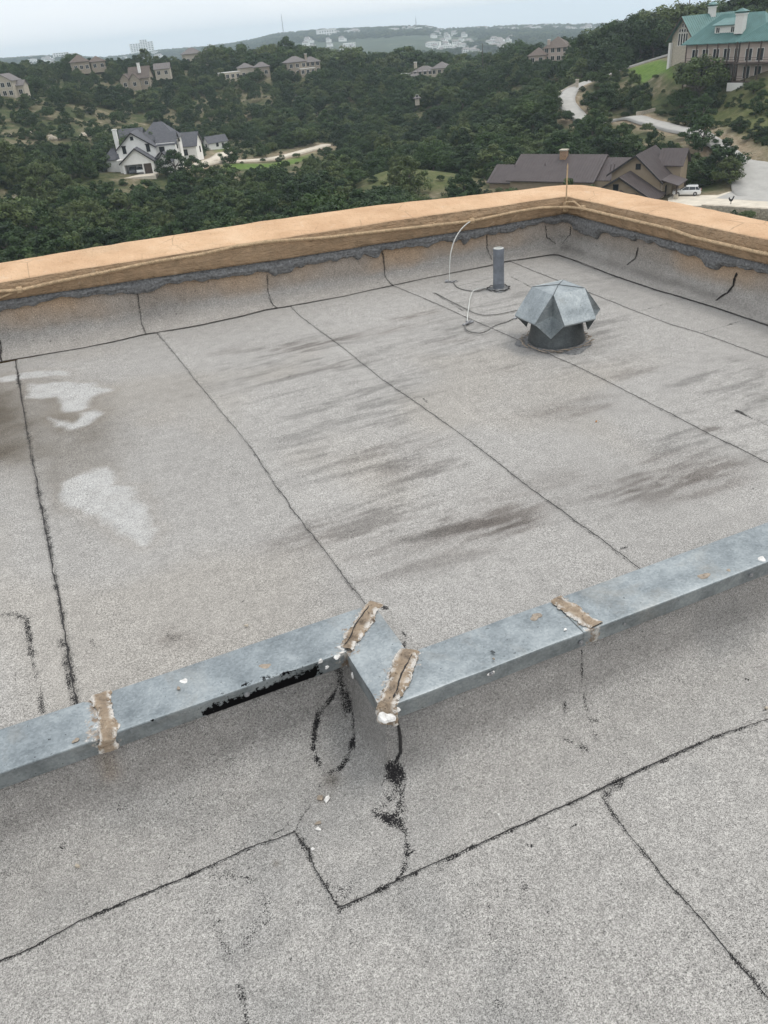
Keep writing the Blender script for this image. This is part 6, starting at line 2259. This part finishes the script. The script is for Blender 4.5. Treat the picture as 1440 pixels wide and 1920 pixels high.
# the wood
KEEP = []   # things that stay in view: pixel, range, radius in pixels
for row in '''215,300,231,34;203,312,231,22;228,322,231,16;255,325,231,14;290,322,231,12;1205,362,163,26;1180,355,163,22;1235,365,163,18;262,300,231,30;300,300,231,22;232,270,231,25;290,262,231,28;350,285,252,16;333,270,235,12;405,268,285,16;375,300,243,10;395,290,254,10;412,282,268,9;430,303,255,4;470,300,259,3;500,298,261,3;530,294,264,3;555,289,270,3;590,280,276,4
700,325,198,14;730,318,200,14;760,312,203,10;800,318,198,12;840,322,192,12;870,325,186,8;700,340,185,8;820,338,182,8
1340,395,150,16;1380,398,150,18;1420,402,150,18;1440,404,150,16;960,330,160,30;1000,320,165,30;1050,310,165,30;1100,310,165,30;1150,320,165,30;1200,320,165,30;1240,330,165,24;1290,355,165,26;1330,365,165,20;1400,360,160,40;1440,340,160,40;1420,300,171,18;1400,283,178,10;1370,268,183,9;1285,242,197,6;1332,254,190,7;1346,258,187,8;1200,214,217,6;1225,224,211,6;1262,235,201,8;1240,228,206,8;1210,219,212,8;1065,190,246,7;1066,176,256,7;1070,163,264,8;1082,150,264,6;1060,182,250,6;1215,112,267,9;1240,105,263,9;1195,120,268,8;1210,100,288,5;1225,130,262,14;1215,145,254,10;1245,115,262,10
1268,85,243,14;1285,100,243,18;1300,75,243,20;1330,70,224,22;1370,70,222,25;1420,70,222,25;1380,110,222,22;1420,120,222,22;1345,120,222,10;1400,190,208,22;1430,180,208,20;1380,165,214,14;1440,230,195,20;1400,225,200,16;1360,200,214,12;1420,250,190,14
545,114,400,9;575,116,400,10;600,114,400,7;780,122,390,7;820,120,390,10;745,132,390,5;250,136,395,9;15,146,345,12;440,126,410,5;465,130,410,4;493,120,405,4;1030,82,345,18;1000,98,345,10;1055,80,345,8;375,94,445,4;150,110,428,4;190,111,428,3;305,130,408,4;787,180,322,4;560,128,400,4'''.replace('\n', ';').split(';'):
    KEEP.append(tuple(map(float, row.split(','))))
KEEP = np.array(KEEP)
rgw = np.random.default_rng(21)
cand = []
step = 4.6
xs_ = np.arange(-60, 420, step)
ys_ = np.arange(40, 640, step)
CX, CY = np.meshgrid(xs_, ys_)
CX = CX.ravel() + rgw.uniform(-.5, .5, CX.size) * step * .95
CY = CY.ravel() + rgw.uniform(-.5, .5, CY.size) * step * .95
cr_, caz_ = np.hypot(CX, CY), np.degrees(np.arctan2(CX, CY))
k = (cr_ > 100) & (cr_ < 620) & (caz_ > -7) & (caz_ < 54)
CX, CY, cr_, caz_ = CX[k], CY[k], cr_[k], caz_[k]
CZ = gz(CX, CY)
n = len(CX)
u = rgw.random(n)
hh = 3.4 + 4.0 * rgw.random(n) ** 1.4 + 1.2 * sstep(.5, .75, fbm(CX, CY, .03, 301))
hh = hh * np.where((cr_ > 415) & (caz_ > 14), 1.35, 1.0) * np.where((cr_ > 400) & (caz_ < 12), .85, 1.0)
hh = hh * np.where(cr_ < 230, 1.12, 1.0)
big_ = rgw.random(n)
hh = hh * np.where(big_ < .07, 1.45, np.where(big_ > .86, .62, 1.0))
wdt_ = rgw.uniform(.85, 1.45, n)
keep = np.ones(n, bool)
for nm, ln_, w, mk in ROADS:
    d, _ = seg_dist(np.stack([CX, CY], -1), ln_)
    keep &= d > w / 2 + 2.2
for pl in LAWN:
    keep &= ~in_poly(CX, CY, pl)
for i, pl in enumerate(MEADOW):
    keep &= ~(in_poly(CX, CY, pl) & (u > (.06 if i else .05)))
dd_, _ = seg_dist(np.stack([CX, CY], -1), np.r_[YARDP, YARDP[:1]])
keep &= ~(in_poly(CX, CY, YARDP) | (dd_ < 4))
# house plots
for o in list(bpy.data.objects):
    if o.type == 'EMPTY' and o.get('category') in ('house', 'car', 'pillar', 'wall') and o.parent is None:
        rad = {'brown_house': 17, 'white_house': 11, 'teal_roof_house': 17, 'retaining_wall': 4}.get(o.name.split('.')[0], 7.0)
        if o.get('category') in ('car', 'pillar', 'wall'):
            rad = 3
        keep &= np.hypot(CX - o.location[0], CY - o.location[1]) > rad
for x, y in [local(brownH, q, 4, 0)[:2] for q in (-26, -20, -14, -8)] + [local(tealH, q, 5, 0)[:2] for q in (-8, 4, 12)]:
    keep &= np.hypot(CX - x, CY - y) > 11
# open, stony ground on the left slope and thinner scrub high on it
thin = sstep(.49, .59, fbm(CX, CY, .022, 303, 3)) * sstep(225, 255, cr_) * (1 - sstep(395, 430, cr_)) * (1 - sstep(14, 24, caz_))
keep &= u > .70 * thin
mid = sstep(.60, .68, fbm(CX, CY, .03, 305, 3))
keep &= u > .35 * mid
hh = hh * (1 - .28 * sstep(235, 270, cr_) * (1 - sstep(390, 430, cr_)) * (1 - sstep(12, 24, caz_)))
top = project(np.stack([CX, CY, CZ + hh * .55], -1))
foot = project(np.stack([CX, CY, CZ], -1))
ph_ = np.abs(top[:, 1] - foot[:, 1]) / .55
pw = ph_ * wdt_ * .52
for a, b, r, rad in KEEP:
    hit = (cr_ < r - 2) & (np.abs(top[:, 0] - a) < pw * .9 + rad * .8) & (np.abs(top[:, 1] - b) < ph_ * .42 + rad * .6)
    keep &= ~hit
# nothing to see behind the parapet
py_ = np.where(top[:, 0] < 1065, 494 - .139 * top[:, 0], 348 + (top[:, 0] - 1065) * .17)
crowny = top[:, 1] - ph_ * .5
keep &= crowny < py_ + 60
keep &= (top[:, 0] > -160) & (top[:, 0] < 1600)
CX, CY, CZ, hh, wdt_, cr_, caz_, top, pw, crowny, py_ = [q[keep] for q in (CX, CY, CZ, hh, wdt_, cr_, caz_, top, pw, crowny, py_)]
# trees that close in round the houses of the opposite slope
ex_ = []
for o in list(bpy.data.objects):
    if o.type == 'EMPTY' and o.name.split('.')[0] in ('hillside_house', 'garden_pavilion'):
        lx, ly = o.location[0], o.location[1]
        rr0 = math.hypot(lx, ly)
        fx_, fy_ = lx / rr0, ly / rr0
        for q in range(9):
            s_ = -11 + 22 * (q + rgw.random()) / 9
            dd0 = rgw.uniform(4.5, 10)
            if abs(s_) < 5 and rgw.random() < .55:
                continue
            ex_.append((lx - fx_ * dd0 + fy_ * s_, ly - fy_ * dd0 - fx_ * s_, rgw.uniform(2.6, 4.6) * (1.2 if abs(s_) > 6 else .8)))
ex_ = np.array(ex_)
ez_ = gz(ex_[:, 0], ex_[:, 1])
CX, CY, CZ, hh = np.r_[CX, ex_[:, 0]], np.r_[CY, ex_[:, 1]], np.r_[CZ, ez_], np.r_[hh, ex_[:, 2]]
wdt_ = np.r_[wdt_, rgw.uniform(1.0, 1.5, len(ex_))]
cr_, caz_ = np.hypot(CX, CY), np.degrees(np.arctan2(CX, CY))
zero = np.zeros(len(ex_))
top = np.r_[top, project(np.stack([ex_[:, 0], ex_[:, 1], ez_ + 2], -1))]
pw, py_ = np.r_[pw, zero], np.r_[py_, zero]
n = len(CX)
pick = np.where(rgw.random(n) < .74, rgw.integers(0, 5, n), rgw.integers(5, 8, n))
rot = rgw.uniform(0, 6.28, n)
score = pw * ((top[:, 1] < py_ - 4) & (top[:, 0] > 8) & (top[:, 0] < 1432))
N_IND = 236
order = np.argsort(-score)
ind = order[:N_IND]
rest = np.ones(n, bool)
rest[ind] = False
REG = [(-10, 8, 'dark green tree in the dense wood over the left end of the orange parapet', 'trees over the parapet, left end'),
       (8, 17, 'dark green tree in the dense wood below the white house', 'trees below the white house'),
       (17, 28, 'dark green tree in the wood between the orange parapet and the green clearing', 'trees below the green clearing'),
       (28, 60, 'dark green tree on the slope behind the brown metal roofs', 'trees behind the brown house')]
for i in ind:
    for a0, a1, lab, grp in REG:
        if a0 <= caz_[i] < a1:
            break
    tree(int(pick[i]), CX[i], CY[i], CZ[i] - .15, hh[i], wdt_[i], rot[i], lab, grp)


def scatter(name, pts, sxy, sz, rot, idx, label):
    me = bpy.data.meshes.new(name)
    me.vertices.add(len(pts))
    me.vertices.foreach_set('co', np.asarray(pts, np.float32).ravel())
    sc_ = np.stack([sxy, sxy, sz], -1).astype(np.float32)
    at = me.attributes.new('sc', 'FLOAT_VECTOR', 'POINT')
    at.data.foreach_set('vector', sc_.ravel())
    at = me.attributes.new('ro', 'FLOAT_VECTOR', 'POINT')
    at.data.foreach_set('vector', np.stack([0 * rot, 0 * rot, rot], -1).astype(np.float32).ravel())
    at = me.attributes.new('id_', 'INT', 'POINT')
    at.data.foreach_set('value', np.asarray(idx, np.int32))
    me.update()
    o = bpy.data.objects.new(name, me)
    col.objects.link(o)
    ng = bpy.data.node_groups.new(name, 'GeometryNodeTree')
    ng.interface.new_socket('Geometry', in_out='INPUT', socket_type='NodeSocketGeometry')
    ng.interface.new_socket('Geometry', in_out='OUTPUT', socket_type='NodeSocketGeometry')
    gi, go = ng.nodes.new('NodeGroupInput'), ng.nodes.new('NodeGroupOutput')
    jn = ng.nodes.new('GeometryNodeJoinGeometry')

    def named(nm, ty):
        q = ng.nodes.new('GeometryNodeInputNamedAttribute')
        q.data_type = ty
        q.inputs['Name'].default_value = nm
        return q.outputs[0]
    aid, asc, aro = named('id_', 'INT'), named('sc', 'FLOAT_VECTOR'), named('ro', 'FLOAT_VECTOR')
    for p_ in sorted(set(int(q) for q in idx)):
        oi = ng.nodes.new('GeometryNodeObjectInfo')
        oi.inputs['Object'].default_value = first_crown[p_]
        oi.transform_space = 'ORIGINAL'
        oi.inputs['As Instance'].default_value = True
        ip = ng.nodes.new('GeometryNodeInstanceOnPoints')
        cmp_ = ng.nodes.new('FunctionNodeCompare')
        cmp_.data_type = 'INT'
        cmp_.operation = 'EQUAL'
        ng.links.new(aid, cmp_.inputs[2])
        cmp_.inputs[3].default_value = p_
        ng.links.new(gi.outputs[0], ip.inputs['Points'])
        ng.links.new(cmp_.outputs[0], ip.inputs['Selection'])
        ng.links.new(oi.outputs['Geometry'], ip.inputs['Instance'])
        ng.links.new(aro, ip.inputs['Rotation'])
        ng.links.new(asc, ip.inputs['Scale'])
        ng.links.new(ip.outputs[0], jn.inputs[0])
    ng.links.new(jn.outputs[0], go.inputs[0])
    md = o.modifiers.new('scatter', 'NODES')
    md.node_group = ng
    return tag(o, label, 'woodland', kind='stuff')


scatter('woodland', np.stack([CX, CY, CZ - .15], -1)[rest], (hh * wdt_)[rest], hh[rest], rot[rest], pick[rest], 'dense dark cedar and oak wood covering the valley and its slopes')
print('trees', n, 'individual', N_IND)
# undergrowth between the trees: low bushes
nb = 3600
br = np.sqrt(rgw.uniform(130 ** 2, 420 ** 2, nb))
ba = np.radians(rgw.uniform(-6, 53, nb))
bx, by = br * np.sin(ba), br * np.cos(ba)
kb = np.ones(nb, bool)
for nm, ln_, w, mk in ROADS:
    d, _ = seg_dist(np.stack([bx, by], -1), ln_)
    kb &= d > w / 2 + 1.0
for pl in LAWN:
    kb &= ~in_poly(bx, by, pl)
kb &= ~(in_poly(bx, by, MEADOW[0]) & (rgw.random(nb) > .3))
kb &= ~in_poly(bx, by, YARDP)
for x, y, rad in [(tl[0], tl[1], 9), (wh_loc[0], wh_loc[1], 9), (bl_[0], bl_[1], 17)]:
    kb &= np.hypot(bx - x, by - y) > rad
bx, by = bx[kb], by[kb]
mp_ = np.array(MEADOW[1])
ex, ey = rgw.uniform(mp_[:, 0].min(), mp_[:, 0].max(), 1500), rgw.uniform(mp_[:, 1].min(), mp_[:, 1].max(), 1500)
ke = in_poly(ex, ey, MEADOW[1]) & (fbm(ex, ey, .12, 321, 3) > .44)
nbig = len(bx)
bx, by = np.r_[bx, ex[ke]], np.r_[by, ey[ke]]
bz = gz(bx, by)
bh = rgw.uniform(.7, 1.6, len(bx)) * np.where(np.arange(len(bx)) < nbig, 1.0, .55)
scatter('undergrowth', np.stack([bx, by, bz - .15], -1), bh * rgw.uniform(1.2, 1.9, len(bx)), bh, rgw.uniform(0, 6, len(bx)), rgw.integers(0, 8, len(bx)), 'low bushes on the open stony ground between the trees')
# ------------------------------------------------------------------ rocks along the drive
RK = []
for k in range(5):
    rg = np.random.default_rng(400 + k)
    rings = []
    for q, z in ((.9, -.2), (1.0, .15), (.85, .45), (.45, .62)):
        rings.append([(q * rg.uniform(.75, 1.15) * math.cos(t * 2 * math.pi / 8), q * rg.uniform(.6, 1.0) * math.sin(t * 2 * math.pi / 8), z * rg.uniform(.8, 1.2)) for t in range(8)])
    mb = MB().loft(rings, True, True)
    me = bpy.data.meshes.new('boulder')
    me.from_pydata(mb.v, [], mb.f)
    me.materials.append(M['rock'])
    RK.append(me)
rgk = random.Random(8)
rocks = []
for k in range(46):
    f = rgk.random()
    a = np.interp(f, [0, .25, .5, .75, 1], [1330, 1372, 1405, 1440, 1300]) if k < 34 else rgk.uniform(1300, 1370)
    b, r = (np.interp(a, [1330, 1372, 1405, 1440], [246, 254, 266, 285]), np.interp(a, [1330, 1372, 1405, 1440], [190, 184, 178, 171])) if k < 34 else (np.interp(a, [1300, 1370, 1400], [349, 343, 330]), 174 - .0 * a)
    q = P(a + rgk.uniform(-6, 6), b + rgk.uniform(-7, 5), r + rgk.uniform(-2, 3))
    if seg_dist(np.array([[q[0], q[1]]]), ROADS[0][1])[0][0] < (7.5 if a > 1395 else 3.6) or in_poly(np.array([q[0]]), np.array([q[1]]), YARDP)[0]:
        continue
    rocks.append((q[0], q[1], 0 if k < 34 else 1))
for k in range(40):       # stony patches on the left slope
    a, b, r = rgk.choice([(80, 240, 298), (160, 280, 262), (70, 300, 240), (110, 305, 238), (15, 330, 216), (590, 200, 335), (640, 160, 385), (170, 235, 305), (430, 200, 360), (760, 300, 218)])
    q = P(a + rgk.gauss(0, 16), b + rgk.gauss(0, 3), r + rgk.uniform(-6, 6))
    rocks.append((q[0], q[1], 2))
LB_ = [('pale limestone boulder on the bank above the bend of the grey drive', 'boulders above the drive'), ('pale limestone boulder at the edge of the yard behind the estate car', 'boulders by the yard'), ('pale limestone boulder among the bushes of the wooded slopes', 'boulders of the slopes')]
for k, (x, y, g_) in enumerate(rocks):
    o = bpy.data.objects.new('boulder', RK[k % 5])
    col.objects.link(o)
    s = rgk.uniform(.35, 1.0) * (1.8 if g_ == 2 else 1)
    o.location = (x, y, gz(x, y)[0] - .05)
    o.scale = (s * 1.4, s, s * .9)
    o.rotation_euler = (0, 0, rgk.uniform(0, 6))
    tag(o, LB_[g_][0], 'boulder', LB_[g_][1])

# ------------------------------------------------------------------ far houses, blocks, masts, poles
FH = []
for k in range(4):
    w, d, h = [(14, 9, 5.5), (20, 10, 4.5), (11, 9, 6.5), (26, 11, 7)][k]
    FH.append((w, d, h))
meshes = []
for k, (w, d, h) in enumerate(FH):
    wm = MB().box(-w / 2, w / 2, -d / 2, d / 2, -4, h)
    if k != 3:
        wm.box(w / 2 - .01, w / 2 + 5, -d / 2 + 2, d / 2 - 1, -4, h * .6)
    me1 = bpy.data.meshes.new('wall')
    me1.from_pydata(wm.v, [], wm.f)
    me1.materials.append(M['far_white'])
    rm = MB()
    if k == 3:
        rm.box(-w / 2 - .4, w / 2 + .4, -d / 2 - .4, d / 2 + .4, h + .01, h + .5)
    else:
        rm.prism([(-w / 2 - .8, -d / 2 - .8, h), (-w / 2 - .8, d / 2 + .8, h), (-w / 2 + 1.5, 0, h + 3)], (.02, 0, 0))
        rm.loft([[(-w / 2 - .8, -d / 2 - .8, h + .01), (w / 2 + .8, -d / 2 - .8, h + .01), (w / 2 + .8, d / 2 + .8, h + .01), (-w / 2 - .8, d / 2 + .8, h + .01)],
                 [(-w / 2 + 3, -.1, h + 3), (w / 2 - 3, -.1, h + 3), (w / 2 - 3, .1, h + 3), (-w / 2 + 3, .1, h + 3)]], True, True)
    me2 = bpy.data.meshes.new('roof')
    me2.from_pydata(rm.v, [], rm.f)
    me2.materials.append(M['far_roof'] if k != 3 else M['far_white'])
    wi = MB()
    nwin = 4 if k != 3 else 7
    for i in range(nwin):
        x = -w / 2 + (i + .5) * w / nwin
        for z in ([1.2] if h < 5 else [1.0, 4.0]):
            wi.box(x - .7, x + .7, -d / 2 - .08, -d / 2 + .05, z, z + 1.5)
    me3 = bpy.data.meshes.new('windows')
    me3.from_pydata(wi.v, [], wi.f)
    me3.materials.append(M['window_dark'])
    meshes.append((me1, me2, me3))


FARPOS = []


def far_house(a, b, r, k, label, group, s=1.0):
    q = P(a, b, r)
    FARPOS.append((q[0], q[1]))
    z = max(gz(q[0], q[1])[0], q[2] - 8) + 2.5
    t = thing('far_house', label, 'house', (q[0], q[1], z), -math.atan2(q[0], q[1]) + rgk.uniform(-.4, .4), group)
    t.scale = (s, s, s)
    for nm, me in zip(('wall', 'roof', 'windows'), meshes[k]):
        o = bpy.data.objects.new(nm, me)
        col.objects.link(o)
        o.parent = t


def far_at(a, b):
    """range at which the line of sight through a pixel meets the far land"""
    rr = np.linspace(800, 2980, 220)
    q = np.array([P(a, b, r) for r in rr])
    g_ = gz(q[:, 0], q[:, 1])
    k = np.argmax(q[:, 2] < g_ + 3)
    return rr[k] if q[k, 2] < g_[k] + 3 else None


clusters = [(540, 680, 50, 62, 26, 'pale house on the crest of the far hazy ridge', 'houses on the far crest', 0), (680, 1000, 45, 58, 44, 'pale house on the crest of the far hazy ridge', 'houses on the far crest', 0), (560, 660, 75, 100, 12, 'pale house low on the far ridge behind the middle tree line', 'houses low on the far ridge', 1),
            (790, 950, 62, 100, 34, 'bright white house in the estate spread over the far slope', 'houses of the far estate', 1), (930, 960, 72, 90, 8, 'bright white house in the estate spread over the far slope', 'houses of the far estate', 1),
            (40, 130, 104, 128, 16, 'pale house on the low hazy hill at the far left', 'houses of the far left hill', 2), (170, 300, 98, 112, 12, 'pale house on the low hazy hill at the far left', 'houses of the far left hill', 2), (1000, 1130, 43, 56, 20, 'pale house on the far skyline right of centre', 'houses of the right skyline', 0), (1290, 1420, 25, 34, 6, 'pale house on the far skyline above the teal roof', 'houses above the teal roof', 0)]
for x0, x1, y0, y1, nn_, lab, grp, kk in clusters:
    made = 0
    for _ in range(nn_ * 3):
        if made >= nn_:
            break
        a, b = rgk.uniform(x0, x1), rgk.uniform(y0, y1)
        r = far_at(a, b)
        if r is None:
            continue
        far_house(a, b, r, rgk.choice([0, 0, 0, 1, 2, 2, 3]), lab, grp, rgk.uniform(.6, 1.0))
        made += 1
far_house(612, 62, 2450, 3, 'long low white building alone on the far slope, left of centre', None, 1.9)


# far wood on the valley floor and the hazy ridge
nf = 15000
fr2 = np.sqrt(rgw.uniform(700 ** 2, 3050 ** 2, nf))
fa = np.radians(rgw.uniform(-5, 50, nf))
fx, fy = fr2 * np.sin(fa), fr2 * np.cos(fa)
kf = fbm(fx, fy, .004, 311, 3) + .25 * (fr2 > 2500) > .40
fx, fy, fr2 = fx[kf], fy[kf], fr2[kf]
# no trees on the plots, nor right in front of them
for hx, hy in FARPOS:
    hr, ha = math.hypot(hx, hy), math.atan2(hx, hy)
    dr, dl = hr - fr2, np.abs(np.arctan2(fx, fy) - ha) * hr
    kk_ = ~((dr > -12) & (dr < 70) & (dl < 17))
    fx, fy, fr2 = fx[kk_], fy[kk_], fr2[kk_]
fz = gz(fx, fy)
fh = rgw.uniform(7, 13, len(fx))
scatter('far_woodland', np.stack([fx, fy, fz - 1], -1), fh * rgw.uniform(1.3, 2.3, len(fx)), fh, rgw.uniform(0, 6, len(fx)), rgw.integers(0, 8, len(fx)), 'hazy wood covering the far ridge')


def block(label, a, b, r, w, h, d, nx, nzz, towers):
    q = P(a, b, r)
    t = thing('apartment_block', label, 'building', (q[0], q[1], q[2]), -math.atan2(q[0], q[1]) + .1)
    for i, (x0, x1, hh_) in enumerate(towers):
        MB().box(x0 * w, x1 * w, i * .6, d, -25, hh_ * h).build('wall', M['far_white'], t)
        for ix in range(max(1, int(nx * (x1 - x0)))):
            for iz in range(int(nzz * hh_)):
                nxx = max(1, int(nx * (x1 - x0)))
                cx_ = x0 * w + (ix + .5) * (x1 - x0) * w / nxx
                cz_ = (iz + .35) * h * hh_ / max(1, int(nzz * hh_))
                MB().box(cx_ - .28 * (x1 - x0) * w / nxx, cx_ + .28 * (x1 - x0) * w / nxx, i * .6 - .2, i * .6 + .1, cz_, cz_ + .45 * h / nzz).build('window', M['window_dark'], t)


block('pale tower block on the hazy skyline at the left', 268, 96, 3300, 80, 34, 20, 10, 7, [(-.5, -.05, .72), (-.05, .25, 1.0), (.25, .5, .8)])
block('wide white block on the low hill at the far left', 125, 112, 2500, 60, 17, 18, 10, 4, [(-.5, .15, 1.0), (.15, .5, .8)])


def mast(label, a, b, r, h, w=.9):
    q = P(a, b, r)
    t = thing('radio_mast', label, 'mast', (q[0], q[1], q[2] - 4))
    mb = MB()
    for k in range(3):
        th = k * 2.094
        mb.tube([(w * 1.6 * math.cos(th), w * 1.6 * math.sin(th), 0), (w * .35 * math.cos(th), w * .35 * math.sin(th), h)], w * .32, 5)
    nb_ = 9
    for i in range(nb_):
        z = h * (i + .5) / nb_
        s = w * (1.6 - 1.25 * (i + .5) / nb_)
        s2 = w * (1.6 - 1.25 * (i + 1.3) / nb_)
        for k in range(3):
            t0, t1 = k * 2.094, (k + 1) * 2.094
            mb.tube([(s * math.cos(t0), s * math.sin(t0), z), (s2 * math.cos(t1), s2 * math.sin(t1), z + h / nb_ * .8)], w * .16, 4)
    mb.build('lattice', M['tan_tile'], t)
    MB().tube([(0, 0, h - 2), (0, 0, h + 6)], .3, 6).build('antenna', M['tan_tile'], t)


mast('thin lattice mast at the left end of the far ridge', 531, 58, 2850, 42)
mast('thin lattice mast on the crest of the far ridge, near the middle', 780, 45, 2880, 20)


def pole(label, a, b, r, h, arm=1):
    q = P(a, b, r)
    z = gz(q[0], q[1])[0]
    t = thing('utility_pole', label, 'utility pole', (q[0], q[1], z), -math.atan2(q[0], q[1]) + .5)
    MB().tube([(0, 0, -1), (0, 0, h)], [.20, .13], 8).build('pole_shaft', M['bark'], t)
    if arm:
        MB().box(-1.6, 1.6, -.08, .08, h - 1.0, h - .75).build('crossarm', M['bark'], t)
        for x in (-1.4, -.5, .5, 1.4):
            MB().tube([(x, 0, h - .75), (x, 0, h - .5)], .07, 6).build('insulator', M['white_trim'], t)


pole('tall utility pole against the sky above the ridge oaks', 1287, 62, 330, 17.5)
pole('shorter utility pole just left of the tall one', 1277, 62, 345, 14)
pole('lone utility pole rising from the trees below the far ridge', 905, 118, 430, 13, 0)

# ------------------------------------------------------------------ haze in the valley air
zlo = float(GZf.min()) - 1.0
hb = MB().box(-6800, 6800, -6800, 6800, zlo - 1, 60)
haze = hb.build('haze', None)
hm = bpy.data.materials.new('haze_air')
hm.use_nodes = True
hm.node_tree.nodes.clear()
ho = hm.node_tree.nodes.new('ShaderNodeOutputMaterial')
hv = hm.node_tree.nodes.new('ShaderNodeVolumePrincipled')
hv.inputs['Color'].default_value = (0.78, 0.90, 1.0, 1)
hv.inputs['Density'].default_value = 0.00020
hv.inputs['Anisotropy'].default_value = 0.2
hm.node_tree.links.new(hv.outputs[0], ho.inputs['Volume'])
haze.data.materials.append(hm)
haze.visible_shadow = True
tag(haze, kind='stuff')
